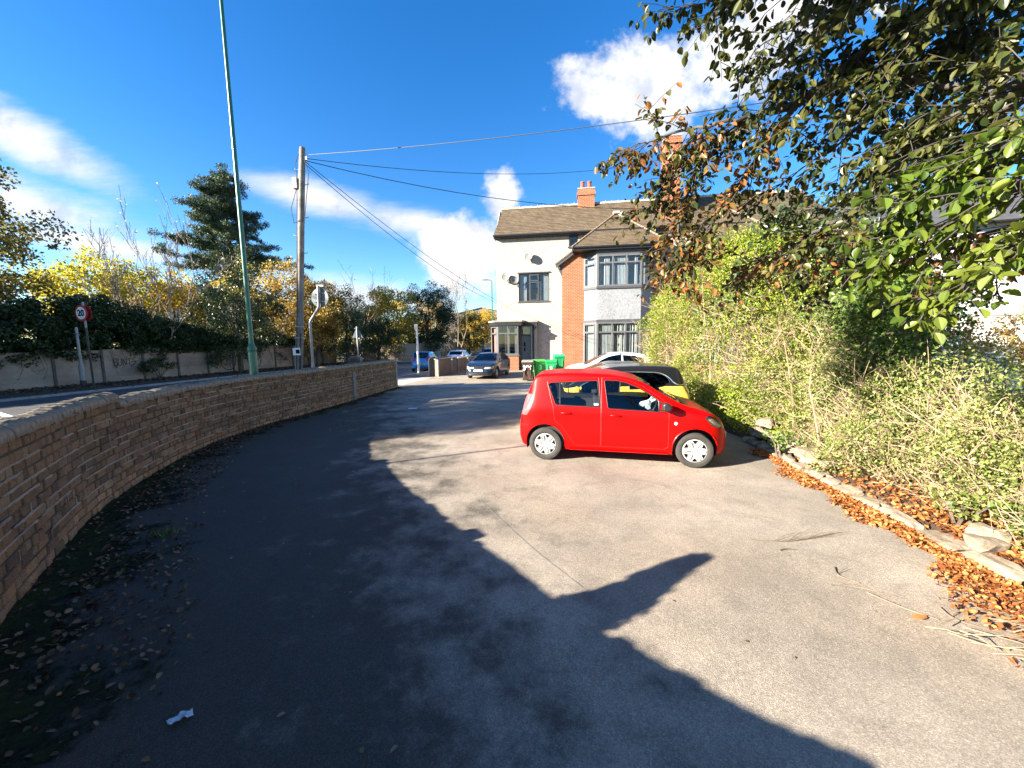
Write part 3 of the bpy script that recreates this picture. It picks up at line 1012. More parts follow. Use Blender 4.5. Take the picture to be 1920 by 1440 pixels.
# ridge tiles one by one
rt = MB().prism([(0.14 * -math.cos(a), 0.10 * math.sin(a)) for a in np.linspace(0, math.pi, 7)], (0.43, 0, 0), (0, 0, 0), (0, 1, 0), (0, 0, 1)).mesh('ridge_tile')
rt.materials.append(M_ridget)
x = 0.1
while x < HR - 0.8:
    o = link('ridge_tile', rt, house); o.location = (x, 2.5, RZ + 0.0 + random.uniform(-.012, .012)); o.rotation_euler = (0, random.uniform(-.02, .02), 0)
    x += 0.45
rm = MB(); x = 0.08
while x < HR - 0.8:
    rm.box(x, x + 0.03, 2.34, 2.66, RZ - 0.06, RZ + 0.115); x += 0.45
rm.box(0.1, HR - .6, 2.33, 2.40, RZ - 0.09, RZ + 0.03)
rm.build('ridge_mortar', M_ridge, house)
# hipped wing roofs over the bays
def wing_roof(c):
    e = 3.05; z0 = 8.02; apex = (c, 1.0, 10.75); yb, yf = 1.3, -1.62
    A, B = (c - e, yf, z0), (c + e, yf, z0)
    tile_slope('wing_roof', [A, B, apex, apex], house)
    tile_slope('wing_roof', [(c - e, yb, z0), A, apex, apex], house)
    tile_slope('wing_roof', [B, (c + e, yb, z0), apex, apex], house)
    hp = MB()
    for P in (A, B):
        n_ = 15
        for i in range(n_):
            p, q = Vector(P).lerp(Vector(apex), i / n_), Vector(P).lerp(Vector(apex), (i + .93) / n_)
            hp.tube([p + Vector((0, 0, .03)), q + Vector((0, 0, .03))], [0.07, 0.055], 6)
    hp.build('hip_tiles', M_ridget, house)
    MB().box(c - .22, c + .22, 0.75, 1.1, 10.70, 10.86).build('hip_cap', M_ridge, house)
    MB().box(c - e + .03, c + e - .03, yf + .03, -0.5, z0 - 0.20, z0 - 0.04).build('soffit', M_black, house)
    MB().tube([(c - e, yf - .04, z0 - .03), (c + e, yf - .04, z0 - .03)], 0.06, 8).build('gutter', M_black, house, smooth=True)


wing_roof(8.35); wing_roof(HX - 8.35)


# chimneys
def chimney(x0, x1, y0, y1, z0, z1, pots, proud=0.06):
    st = MB().box(x0, x1, y0, y1, z0, z1).build('chimney', M_obrick, house)
    MB().box(x0 - proud, x1 + proud, y0 - proud, y1 + proud, z1 - 0.45, z1 - 0.22).build('corbel_course', M_obrick, st)
    MB().box(x0 - .03, x1 + .03, y0 - .03, y1 + .03, z1 + 0.003, z1 + 0.07).build('flaunching', M_ridge, st)
    for px in pots:
        MB().lathe([(0.0, 0.05), (0.15, 0.05), (0.135, 0.5), (0.16, 0.52), (0.16, 0.60), (0.12, 0.60), (0.10, 0.3), (0, 0.3)], 14, Matrix.Translation((px, (y0 + y1) / 2, z1))).build('chimney_pot', M_terra, st, smooth=True)


chimney(5.75, 6.95, 2.1, 2.9, 10.9, 12.95, (6.1, 6.6))
chimney(11.35, 12.35, 0.3, 1.4, 8.0, 15.2, ())


# windows --------------------------------------------------------------------------
def window(name, M_, w, h, cols, row_split, parent, fm, bang=1, fw=0.055, depth=0.07, openers=(), room=0.35, sill=True, blinds=0.0, curtain=None, back=None):
    """M_: matrix placing the window (x right, z up, -y out). Parts: frame mesh with panes, sill, blind as children"""
    b = MB()
    b.box(-w / 2, -w / 2 + fw, -depth, 0, 0, h).box(w / 2 - fw, w / 2, -depth, 0, 0, h)
    b.box(-w / 2 + fw, w / 2 - fw, -depth, 0, 0, fw).box(-w / 2 + fw, w / 2 - fw, -depth, 0, h - fw, h)
    xs = [-w / 2 + fw + (w - 2 * fw) * c for c in cols]
    edges = [-w / 2 + fw] + xs + [w / 2 - fw]
    for x_ in xs:
        b.box(x_ - fw * .45, x_ + fw * .45, -depth + .004, 0, fw, h - fw)
    zs = None
    if row_split:
        zs = h * row_split
        for x0, x1 in zip(edges[:-1], edges[1:]):
            b.box(x0 + fw * .45, x1 - fw * .45, -depth + .008, 0, zs - fw * .45, zs + fw * .45)
    fo = b.build(name, fm, parent)
    fo.matrix_local = M_
    for i, (x0, x1) in enumerate(zip(edges[:-1], edges[1:])):
        for z0, z1 in ([(fw, zs), (zs, h - fw)] if zs else [(fw, h - fw)]):
            MB().box(x0 + .004, x1 - .004, -depth * .5, -depth * .5 + .008, z0 + .004, z1 - .004).build('pane', M_glass, fo)
            if (i, z0 > fw) in openers:
                s = MB(); q = 0.045
                a0, a1, c0, c1 = x0 + .02, x1 - .02, z0 + .01, z1 - .01
                s.box(a0, a0 + q, -depth - .02, -depth + .002, c0, c1).box(a1 - q, a1, -depth - .02, -depth + .002, c0, c1).box(a0 + q, a1 - q, -depth - .02, -depth + .002, c0, c0 + q).box(a0 + q, a1 - q, -depth - .02, -depth + .002, c1 - q, c1)
                s.build('casement', fm, fo)
    if sill:
        MB().box(-w / 2 - .08, w / 2 + .08, -depth - .08, 0.0, -0.075, -0.003).build('sill', fm, fo)
    if blinds:
        s = MB(); x_ = -w / 2 + fw + .03
        while x_ < w / 2 - fw - .05:
            if random.random() < blinds:
                a = R(random.uniform(20, 50)) * -bang; dx, dy = .042 * math.cos(a), .042 * math.sin(a)
                s.add([(x_ - dx, .10 - dy, fw), (x_ + dx, .10 + dy, fw), (x_ + dx, .10 + dy, h - fw - .02), (x_ - dx, .10 - dy, h - fw - .02)], [(0, 1, 2, 3)])
            x_ += .088
        if s.v: s.build('blind', M_blind, fo)
    if curtain:
        s = MB()
        for x0, x1 in curtain:
            n_ = 10; vs = []
            for k in range(n_ + 1):
                x_ = x0 + (x1 - x0) * k / n_; y_ = .09 + .03 * (k % 2)
                vs += [(x_, y_, fw * .5), (x_, y_, h - fw)]
            s.add(vs, [(2 * k, 2 * k + 2, 2 * k + 3, 2 * k + 1) for k in range(n_)])
        s.build('curtain', M_curt if back != 'white' else M_blind, fo)
    if room:
        MB().add([(-w / 2, room, 0), (w / 2, room, 0), (w / 2, room, h), (-w / 2, room, h), (-w / 2, 0.002, 0), (w / 2, .002, 0), (w / 2, .002, h), (-w / 2, .002, h)],
                 [(0, 1, 2, 3), (0, 4, 5, 1), (1, 5, 6, 2), (2, 6, 7, 3), (3, 7, 4, 0)]).build('room_box', M_room, fo)
    return fo


def T(x, y, z, rz=0): return Matrix.Translation((x, y, z)) @ Matrix.Rotation(rz, 4, 'Z')


# first floor cream window and attic window: shallow box bays proud of the wall so that glass has a room behind it
def wallbox(x, z, w, h, name='window', **kw):
    cut = MB().box(x - w / 2 - .02, x + w / 2 + .02, -0.05, -0.002, z - .02, z + h + .02)
    return window(name, T(x, -0.055, z), w, h, parent=house, **kw)


# real openings in the cream wall: boolean the two window recesses and the front door out of the block
def cut_openings(target, boxes):
    bm = MB()
    for bx in boxes:
        bm.box(*bx)
    c = bm.build('cutter', None)
    md = target.modifiers.new('cut', 'BOOLEAN'); md.operation = 'DIFFERENCE'; md.object = c; md.solver = 'EXACT'
    dg = bpy.context.evaluated_depsgraph_get()
    me = bpy.data.meshes.new_from_object(target.evaluated_get(dg))
    target.modifiers.clear()
    old = target.data; target.data = me
    bpy.data.meshes.remove(old)
    bpy.data.objects.remove(c)


def find_child(par, nm):
    return [o for o in par.children if o.name.split('.')[0] == nm]


bpy.context.view_layer.update()
wall_block = find_child(house, 'wall')[0]
# children are in house space; cutter boxes too, so clear the parent transform while cutting
house_m = house.matrix_world.copy()
house.location = (0, 0, 0); house.rotation_euler = (0, 0, 0); bpy.context.view_layer.update()
cut_openings(wall_block, [(1.58, 3.75, -1, 0.6, 4.8, 6.75), (5.08, 5.72, -1, 0.5, 8.42, 9.16), (1.72, 2.42, -1, 0.30, 0.25, 3.08), (HX - 3.75, HX - 1.58, -1, 0.6, 4.8, 6.75)])
for wng in find_child(house, 'brick_wing'):
    c_ = 8.4 if wng.name == 'brick_wing' else HX - 8.4
    cut_openings(wng, [(c_ - 2.15, c_ + 2.15, -1, 0.19, 0.15, 7.6)])
house.location = (-1.0, 28.0, 0); house.rotation_euler = (0, 0, -HTH); bpy.context.view_layer.update()

for wx in (2.665, HX - 2.665):
    window('window', T(wx, 0.10, 4.8), 2.16, 1.94, [0.35, 0.68], 0.77 if False else None, house, M_dgrey, openers=(), room=0.48, curtain=[(-1.0, -.55), (.62, 1.0)], back='white')
f0 = MB()
# middle light is split: a small top-hung opener over a casement
for z0, z1 in ((0.06, 1.36), (1.42, 1.86)):
    f0.box(2.36, 2.42, .0, .05, 4.8 + z0, 4.8 + z1).box(2.94, 3.0, .0, .05, 4.8 + z0, 4.8 + z1).box(2.42, 2.94, .0, .05, 4.8 + z0, 4.86 + z0).box(2.42, 2.94, .0, .05, 4.8 + z1 - .06, 4.8 + z1)
f0.build('casement', M_dgrey, house)
MB().box(1.5, 3.83, -.06, -.004, 6.76, 6.83).build('lintel', M_dgrey, house)
window('window', T(5.4, 0.06, 8.42), 0.62, 0.74, [], None, house, M_dgrey, room=0.4)


def bay(c, front=True):
    """two storey splayed bay: windows, render apron, mullions"""
    x0, x1, x2, x3 = c - 2.25, c - 1.46, c + 1.34, c + 2.25
    yb, yf = -0.5, -1.3
    pts = [(x0, yb), (x1, yf), (x2, yf), (x3, yb)]
    body = bpy.data.objects.new('bay', None); COL.objects.link(body); body.parent = house

    def band(z0, z1, grow, mat, nm):
        o_ = grow
        poly = [(x0 - o_, yb), (x1 - o_ * .6, yf - o_), (x2 + o_ * .6, yf - o_), (x3 + o_, yb)]
        return MB().prism(poly, (0, 0, z1 - z0), (0, 0, z0), (1, 0, 0), (0, 1, 0)).build(nm, mat, body)
    band(0.0, 0.27, 0.06, M_obrick, 'plinth')
    band(0.273, 0.36, 0.09, M_dgrey, 'sill')
    band(3.20, 3.36, 0.06, M_dgrey, 'band')
    band(3.363, 5.36, 0.0, M_greyr, 'apron')
    band(5.363, 5.50, 0.08, M_dgrey, 'sill')
    band(7.52, 7.84, 0.03, M_dgrey, 'fascia')
    wl_, wf, wr = math.hypot(x1 - x0, yf - yb), x2 - x1, math.hypot(x3 - x2, yf - yb)
    al, ar = math.atan2(yf - yb, x1 - x0), math.atan2(yb - yf, x3 - x2)
    for z, h, fm, split, bl in ((0.363, 2.83, M_lgrey, 0.77, 0.75), (5.503, 2.01, M_lgrey, 0.75, 0.62)):
        window('window', T((x0 + x1) / 2, (yb + yf) / 2, z, al), wl_, h, [], split, body, fm, fw=.10, openers=((0, False), (0, True)), room=0, sill=False, blinds=.95, bang=.3)
        window('window', T((x1 + x2) / 2, yf, z), wf, h, [.34, .67], split, body, fm, fw=.10, openers=((1, False),) if h > 2.5 else (), room=0, sill=False, blinds=bl)
        window('window', T((x2 + x3) / 2, (yb + yf) / 2, z, ar), wr, h, [], split, body, fm, fw=.10, room=0, sill=False, blinds=bl * .6)
        for px, py in pts[1:3]:
            MB().tube([(px, py + .02, z), (px, py + .02, z + h)], 0.085, 10).build('mullion', fm, body, smooth=True)
        MB().add([(x0, .15, z), (x3, .15, z), (x3, .15, z + h), (x0, .15, z + h)], [(0, 1, 2, 3)]).build('room_back', M_room, body)
        MB().add([(x0 + .05, yb, z + .002), (x1, yf + .1, z + .002), (x2, yf + .1, z + .002), (x3 - .05, yb, z + .002), (x3 - .05, .14, z + .002), (x0 + .05, .14, z + .002)], [(0, 1, 2, 3, 4, 5)]).build('room_floor', M_room, body)
    return body


bay(8.38); bay(HX - 8.38)
MB().tube([(11.05, -0.62, 0.1), (11.05, -0.62, 7.7)], 0.045, 8).build('downpipe', M_black, house, smooth=True)

# porch with its own little bay, flat roof and recessed door
porch = bpy.data.objects.new('porch', None); COL.objects.link(porch); porch.parent = house
rp = [(-0.55, 0.05), (-0.55, -0.55), (0.05, -1.35), (1.95, -1.35), (2.1, -0.52), (2.95, -0.52), (2.95, 0.05)]
MB().prism(rp, (0, 0, 0.11), (0, 0, 3.34), (1, 0, 0), (0, 1, 0)).build('flat_roof', M_lead, porch)
rq = [(-0.50, -0.0), (-0.50, -0.53), (0.07, -1.30), (1.90, -1.30), (2.05, -0.48), (2.90, -0.48), (2.90, 0.0)]
MB().prism(rq, (0, 0, 0.24), (0, 0, 3.095), (1, 0, 0), (0, 1, 0)).build('fascia', M_black, porch)
pb = [(-0.33, -0.0), (-0.33, -0.42), (0.22, -1.15), (1.66, -1.15), (1.66, -0.0)]
MB().prism(pb, (0, 0, 1.12), (0, 0, -0.1), (1, 0, 0), (0, 1, 0)).build('plinth', M_obrick, porch)
pb2 = [(-0.38, -0.0), (-0.38, -0.45), (0.20, -1.21), (1.72, -1.21), (1.72, -0.0)]
MB().prism(pb2, (0, 0, 0.08), (0, 0, 1.023), (1, 0, 0), (0, 1, 0)).build('sill', M_lgrey, porch)
window('window', T(0.94, -1.15, 1.105), 1.44, 1.985, [.5], .74, porch, M_lgrey, fw=.075, room=0, sill=False, curtain=[(-.62, -.5), (-.02, .1), (.45, .6)], back='white')
window('window', T(-0.055, -0.785, 1.105, math.atan2(-.73, .55)), 0.91, 1.985, [], .74, porch, M_lgrey, fw=.11, room=0, sill=False, curtain=[(-.28, .15)])
MB().box(1.58, 1.68, -1.14, -0.0, 1.105, 3.09).build('side_panel', M_dgrey, porch)
MB().box(-.33, -.28, -.42, 0, 1.105, 3.09).build('side_panel', M_lgrey, porch)
MB().tube([(0.22, -1.13, 1.105), (0.22, -1.13, 3.09)], .07, 8).build('mullion', M_lgrey, porch, smooth=True)
MB().add([(-.28, -.05, 1.11), (1.58, -.05, 1.11), (1.58, -.05, 3.08), (-.28, -.05, 3.08)], [(0, 1, 2, 3)]).build('room_back', M_room, porch)
MB().box(2.45, 2.56, -0.40, -0.0, 0.0, 3.09).build('door_cheek', M_cream, porch)
MB().box(2.70, 2.88, -0.44, -0.0, 0.0, 3.09).build('pier', M_cream, porch)
MB().box(1.70, 2.62, -0.8, -0.01, -0.05, 0.30).build('step', M_dgrey, porch)
dr = MB().box(1.76, 2.38, 0.12, 0.17, 0.32, 2.42).build('door', M_door, porch, bevel=.01)
MB().box(1.90, 2.02, 0.105, 0.118, 1.30, 1.55).box(1.90, 2.02, .105, .118, 1.65, 1.95).build('door_glass', M_room, dr)
MB().box(2.02, 2.18, .10, .118, 1.12, 1.17).build('letter_plate', M_galv, dr)
MB().box(1.76, 2.38, .12, .16, 2.50, 3.05).build('fanlight', M_glass, porch)
MB().box(1.72, 1.757, .06, .2, .3, 3.08).box(2.383, 2.42, .06, .2, .3, 3.08).box(1.757, 2.383, .06, .2, 2.43, 2.49).build('door_frame', M_dgrey, porch)
MB().tube([(2.86, -0.52, 3.2), (2.86, -0.51, 3.0), (2.63, -0.47, 2.8), (2.63, -0.47, 0.1)], .04, 8).build('downpipe', M_black, porch, smooth=True)


# satellite dishes fixed to the wall: hang on the house, so things of their own
def dish(ax, az, r, label, yaw=-0.25):
    p = HM @ Vector((ax, -0.002, az))
    d = empty('satellite_dish', p, -HTH, label, 'satellite dish', 'satellite dishes on the cream wall')
    M_dish = bpy.data.materials.get('pale dish') or simple('pale dish', (0.19, 0.185, 0.175), 0.5, var=.1)
    b = MB(); b.tube([(0.18, 0, -.38), (0.14, -.12, -.36), (0.06, -.18, -.14), (0, -.20, 0)], .022, 8); b.box(.12, .24, -.02, 0, -.46, -.30); b.build('bracket', M_galv, d)
    Mx = Matrix.Translation((0, -.22, 0)) @ Matrix.Rotation(yaw, 4, 'Z') @ Matrix.Rotation(R(78), 4, 'X')
    pr = [(r * k / 8, 0.28 * r * (k / 8) ** 2) for k in range(9)] + [(r * (1 - k / 8), 0.28 * r * (1 - k / 8) ** 2 - .012) for k in range(9)]
    MB().lathe(pr, 24, Mx).build('reflector', M_dish, d, smooth=True)
    b = MB(); tip = Mx @ Vector((0, r * .15, r * 1.15)); b.tube([Mx @ Vector((0, -r * .95, .28 * r)), Mx @ Vector((0, -r * .8, r * .6)), tip], .014, 6)
    b.tube([tip, tip + (Mx @ Vector((0, 0, 0)) - tip).normalized() * .12], .035, 8); b.build('arm', M_galv, d)


dish(2.36, 7.86, .30, 'topmost satellite dish on the cream wall, above the first floor window')
dish(0.72, 6.52, .30, 'pale satellite dish at the cream wall corner, furthest from the window', -.15)
dish(1.32, 6.28, .27, 'small satellite dish tucked against the left edge of the first floor window', .35)


# ================================================================== FENCE ACROSS THE ROAD
def fence_mat():
    m, nd, lk, bs = new_mat('stained concrete slab')
    p = N(nd, 'ShaderNodeNewGeometry').outputs['Position']; oi = N(nd, 'ShaderNodeObjectInfo')
    n1 = noise(nd, lk, 0.9, 6, .65, vec=p); n2 = noise(nd, lk, 7, 6, .7, vec=p, stretch=(1, 1, 6))
    col = ramp(nd, lk, n1, [(0.3, (0.24, 0.17, 0.115)), (0.55, (0.33, 0.25, 0.18)), (0.75, (0.39, 0.315, 0.245))])
    col = mix_rgb(nd, lk, ramp(nd, lk, n2, [(0.32, .7), (0.45, 0.0)]), col, (0.07, 0.05, 0.035))
    col = mix_rgb(nd, lk, .35, col, ramp(nd, lk, oi.outputs['Random'], [(0, .7), (1, 1.25)]), 'MULTIPLY')
    lk.new(col, bs.inputs['Base Color']); bs.inputs['Roughness'].default_value = .95
    bump(nd, lk, n2, bs, .4, .02)
    return m


M_slab = fence_mat()
M_fpost = simple('dark concrete post', (0.10, 0.085, 0.07), .95, var=.3, nscale=5)
M_board = simple('weathered fence board', (0.27, 0.21, 0.155), .95, var=.4, nscale=3, bstr=.3)
M_spray = simple('black spray paint', (0.012, 0.012, 0.014), .5)
FL = [(-26.6, 6.0), (-24.55, 15.9), (-22.2, 26.6), (-18.7, 43.4), (-12.2, 46.0)]
FP = catmull([(x, y, 0) for x, y in FL[:4]], 20)
FS = [0]
for i in range(1, len(FP)): FS.append(FS[-1] + (FP[i] - FP[i - 1]).length)


def fence_at(s):
    i = min(int(np.searchsorted(FS, s, side='right')) - 1, len(FP) - 2); i = max(i, 0)
    t = (s - FS[i]) / (FS[i + 1] - FS[i]); p = FP[i].lerp(FP[i + 1], t); tg = (FP[i + 1] - FP[i]).normalized()
    return p, tg, Vector((tg.y, -tg.x, 0))


fence = empty('concrete_fence', (-22.2, 26.6, 0), 0, 'stained concrete panel fence with graffiti below the dark ivy hedge', 'fence')
F0 = Vector((-22.2, 26.6, 0))
PW = 2.02
npan = int(FS[-1] / PW)
SLAB_H = 0.30
sm = {}
for i in range(npan + 1):
    p, t, n = fence_at(i * PW)
    h = 1.62 + 0.42 * min(1, i * PW / 22)
    Mx = Matrix.Translation(p - F0) @ Matrix.Rotation(math.atan2(t.y, t.x), 4, 'Z')
    MB().box(-.055, .055, -.09, .06, -.2, h + .07, Mx).build('post', M_fpost, fence)
    if i < npan:
        ns = 6
        hh = h / ns
        q, t2, _ = fence_at((i + .5) * PW)
        for k in range(ns):
            key = round(hh, 3)
            if key not in sm:
                b = MB().box(-PW / 2 + .05, PW / 2 - .05, -.035, .025, .001, hh - .002)
                sm[key] = b.mesh('slab'); sm[key].materials.append(M_slab)
            o = link('slab', sm[key], fence)
            o.matrix_local = Matrix.Translation(q - F0 + Vector((0, 0, k * hh - .05))) @ Matrix.Rotation(math.atan2(t2.y, t2.x), 4, 'Z') @ Matrix.Translation((0, random.uniform(-.012, .012), 0))


# graffiti, sprayed strokes lying on the panels
def graffiti(name, s, z, strokes, sc, label, rad=.022):
    p, t, n = fence_at(s)
    g_ = empty(name, p + n * .055 + Vector((0, 0, z)), 0, label, 'graffiti', 'graffiti on the concrete fence')
    off = 0
    for st_ in strokes:
        b = MB()
        pts = catmull([(x, y, 0) for x, y in st_], 5) if len(st_) > 2 else [Vector((*q, 0)) for q in st_]
        for a, c in zip(pts[:-1], pts[1:]):
            d = (c - a);
            if d.length < 1e-5: continue
            d.normalize(); e = Vector((-d.y, d.x, 0)) * rad / sc
            b.add([a - e - d * rad * .5 / sc, a + e - d * rad * .5 / sc, c + e, c - e], [(0, 1, 2, 3)])
        b.v = [(n.x * (.0015 * off + .00015 * (i // 4)) + t.x * x * sc, n.y * (.0015 * off + .00015 * (i // 4)) + t.y * x * sc, y * sc) for i, (x, y, zz) in enumerate(b.v)]
        off += 1
        b.build('stroke', M_spray, g_)
    return g_


bunt = [[(0, 0), (.05, .5), (.02, 1)], [(.02, 1), (.35, .95), (.3, .6), (.05, .5), (.4, .4), (.35, .05), (0, 0)], [(.55, 1), (.5, .3), (.7, .0), (.9, .3), (.9, 1)], [(1.05, 0), (1.1, .9), (1.4, .1), (1.5, 1)],
        [(1.6, .85), (2.1, 1.0)], [(1.85, .95), (1.8, .0)], [(2.5, 1), (2.2, .8), (2.55, .5), (2.3, .1), (1.9, -.1)], [(2.0, .45), (2.9, .55)], [(-.1, .9), (.2, -.25), (.35, .2)]]
s_182 = min(np.linspace(0, FS[-1], 3000), key=lambda s: abs(fence_at(s)[0].y - 21.3))
graffiti('graffiti_tag', s_182 + 1.05, .92, bunt, .42, 'black scrawled tag sprayed on the pale fence panel left of the ivy clump', .018)
circ = lambda cx, cy, r0, r1, n=12, ph=0: [(cx + r0 * math.cos(2 * math.pi * k / n + ph), cy + r1 * math.sin(2 * math.pi * k / n + ph)) for k in range(n + 1)]
head = [circ(0, 0, .62, .78), [(-.2, .45), (.1, .2), (.25, -.1), (.1, -.45)], [(-.35, .1), (-.1, -.05), (-.15, -.35)], [(.2, .5), (.5, .1), (.3, -.2)]]
for yy, lb in ((29.3, 'large round black graffiti outline left of the green lamp post base'), (31.6, 'second round graffiti outline just right of the green lamp post')):
    s_ = min(np.linspace(0, FS[-1], 3000), key=lambda s: abs(fence_at(s)[0].y - yy))
    graffiti('graffiti_outline', s_, .98, head, 1.05, lb, .03)
s_ = min(np.linspace(0, FS[-1], 3000), key=lambda s: abs(fence_at(s)[0].y - 34.3))
graffiti('graffiti_scribble', s_, .95, [[(random.uniform(-.8, .8), random.uniform(-.55, .6)) for _ in range(7)] for _ in range(4)], 1.0, 'tangled brown and black scribble on the fence behind the telegraph pole', .015)

# boarded fence farther along the road
bf = empty('board_fence', (-12.2, 46.0, 0), 0, 'dark vertical board fence further along the road below the trees', 'fence')
bp = catmull([(-18.6, 43.55, 0), (-15.6, 44.6, 0), (-12.2, 46.2, 0), (-10.3, 55, 0), (-7.4, 72, 0), (-4, 88, 0)], 24)
bs_, acc = [bp[0]], 0
for i in range(1, len(bp)):
    acc += (bp[i] - bp[i - 1]).length
    bs_.append(bp[i])
def along(P, step):
    out, last = [P[0].copy()], P[0]
    for q in P[1:]:
        while (q - last).length >= step:
            last = last + (q - last).normalized() * step
            out.append(last.copy())
    return out
bme = MB().box(-.14, .14, -.02, .02, -.05, 1.95).mesh('board'); bme.materials.append(M_board)
pts_ = along(bp, .31)
rest = MB()
for i in range(len(pts_) - 1):
    a, c = pts_[i], pts_[i + 1]; t = (c - a).normalized()
    Mx = Matrix.Translation(a - Vector((-12.2, 46.0, 0)) + Vector((0, 0, random.uniform(-.04, .05)))) @ Matrix.Rotation(math.atan2(t.y, t.x), 4, 'Z')
    if i < 120:
        o = link('board', bme, bf); o.matrix_local = Mx
    else:
        rest.box(-.14, .14, -.02, .02, -.05, 1.95, Mx)
rest.build('far_boards', M_board, bf)['kind'] = 'stuff'

# ================================================================== TREES ACROSS THE ROAD
M_lf_yel = leaf_mat('yellow autumn leaves', [(0.24, 0.21, 0.02), (0.38, 0.31, 0.035), (0.50, 0.39, 0.06), (0.54, 0.33, 0.06)], .5)
M_lf_yg = leaf_mat('yellow green leaves', [(0.15, 0.17, 0.02), (0.28, 0.27, 0.03), (0.42, 0.37, 0.04), (0.52, 0.42, 0.06)], .5)
M_lf_olive = leaf_mat('olive leaves', [(0.04, 0.055, 0.014), (0.08, 0.09, 0.02), (0.14, 0.13, 0.03), (0.24, 0.18, 0.05)], .35)
M_lf_dark = leaf_mat('dark evergreen leaves', [(0.012, 0.024, 0.009), (0.022, 0.042, 0.014), (0.035, 0.06, 0.02), (0.06, 0.085, 0.03)], .15, .38)
M_lf_brown = leaf_mat('tan autumn leaves', [(0.09, 0.085, 0.025), (0.22, 0.16, 0.04), (0.36, 0.24, 0.07), (0.48, 0.33, 0.11)], .45)
M_lf_pine = leaf_mat('pine needles', [(0.018, 0.042, 0.025), (0.03, 0.062, 0.034), (0.045, 0.08, 0.04), (0.07, 0.10, 0.05)], .15, .5)
M_lf_pink = leaf_mat('pinkish sparse leaves', [(0.20, 0.13, 0.07), (0.32, 0.22, 0.13), (0.42, 0.32, 0.18)], .4)
M_palebark = simple('pale twig bark', (0.30, 0.23, 0.17), .9, var=.3, nscale=5)

GRP = 'trees along the far side of the road'


def tree(name, x, y, h, rad, mat, label, n_clump=70, per=160, leaf=.20, clump_r=.8, base=-.1, trunk_r=.2, crown_c=None, hollow=.35, limbs=7, bark=None, squash=.85, lower=-.85, lean=(0, 0), flat=.0, cat='tree'):
    t = empty(name, (x, y, base), 0, label, cat, GRP)
    rad = rad if isinstance(rad, (tuple, list)) else (rad, rad, rad)
    cc = crown_c or (lean[0], lean[1], h - rad[2])
    cl = ell_clumps(n_clump, rad, cc, hollow, lower)
    rr = clump_r * rng.uniform(.55, 1.25, len(cl))
    b = MB()
    b.tube([(0, 0, -.2), (lean[0] * .3, lean[1] * .3, cc[2] * .5), (lean[0] * .8, lean[1] * .8, cc[2] + rad[2] * .3)], [trunk_r, trunk_r * .75, trunk_r * .25], 8)
    b.build('trunk', bark or M_bark, t, smooth=True)
    lb = MB()
    for k in range(limbs):
        c = cl[random.randrange(len(cl))]
        z0 = random.uniform(.3, .85) * cc[2]
        p0 = Vector((lean[0] * z0 / max(cc[2], 1) * .7, lean[1] * .6 * z0 / max(cc[2], 1), z0))
        mid = p0.lerp(Vector(c), .5) + Vector((random.gauss(0, .2), random.gauss(0, .2), .25))
        lb.tube([p0, mid, Vector(c)], [trunk_r * .42, trunk_r * .25, trunk_r * .07], 5)
    lb.build('limbs', bark or M_bark, t, smooth=True)
    pts = clumped(cl, rr, per, squash)
    pts = pts[pts[:, 2] > .05]
    leaves('crown', pts, leaf * rng.uniform(.65, 1.3, len(pts)), mat, t, 'diamond', flat=flat)
    return t


def twiggy(name, x, y, h, label, spread=.55, depth=4, kids=3, n=5, bark=None, mat=None, leafn=0, r=.09, width=1.0, base=-.1):
    t = empty(name, (x, y, base), 0, label, 'tree', GRP)
    tb, br = MB(), MB()
    tips = []
    for k in range(n):
        a = 2 * math.pi * k / n + random.uniform(-.4, .4)
        d = Vector((math.cos(a) * width * .4, math.sin(a) * width * .4, 1.0))
        for pts, rad, dep in branches((math.cos(a) * .15, math.sin(a) * .15, -.1), d, h * .52, r, depth, spread, .10, .25, .66, kids, seg=6):
            (tb if dep == depth else br).tube(pts, [max(q, .0115) for q in rad], 5 if dep > 1 else 3, cap=False)
            if dep <= 1: tips += [pts[-1], pts[-2], pts[-3]]
    tb.build('trunk', bark or M_bark, t, smooth=True); br.build('branches', bark or M_bark, t)
    if leafn:
        sel = [tips[random.randrange(len(tips))] + Vector((random.gauss(0, .12), random.gauss(0, .12), random.gauss(0, .12))) for _ in range(leafn)]
        leaves('leaves', np.array([tuple(q) for q in sel]), .13 * rng.uniform(.7, 1.3, leafn), mat, t)
    return t


tree('olive_tree', -28.5, 19.0, 12.0, (4.6, 4.6, 5.2), M_lf_olive, 'big dark olive leaved tree at the far left beyond the ivy hedge', 120, 260, .19, 1.0, trunk_r=.3, limbs=12)
tree('olive_tree', -33.5, 32.0, 9.8, (5.0, 4.5, 4.6), M_lf_yg, 'yellow green tree glowing in the sun behind the speed limit sign', 90, 260, .22, 1.0, limbs=6)
tree('yellow_tree', -30.2, 35.0, 8.6, (4.0, 3.6, 4.2), M_lf_yel, 'bright yellow tree behind the bare sapling', 60, 200, .22, .95, limbs=6)
tree('yellow_tree', -25.6, 37.0, 10.6, (2.4, 2.4, 4.4), M_lf_yel, 'slim orange yellow tree left of the tall pine', 42, 150, .22, .8, limbs=6)
twiggy('bare_sapling', -23.8, 25.6, 9.9, 'leafless many stemmed sapling standing up behind the ivy hedge', .42, 4, 3, 5, M_palebark, M_lf_brown, 420, .06, 1.5)
tree('holly_tree', -20.8, 29.5, 7.6, (3.5, 3.0, 4.1), M_lf_dark, 'glossy dark green holly tree left of the green lamp post', 100, 300, .15, .8, crown_c=(0, 0, 4.3), limbs=6)
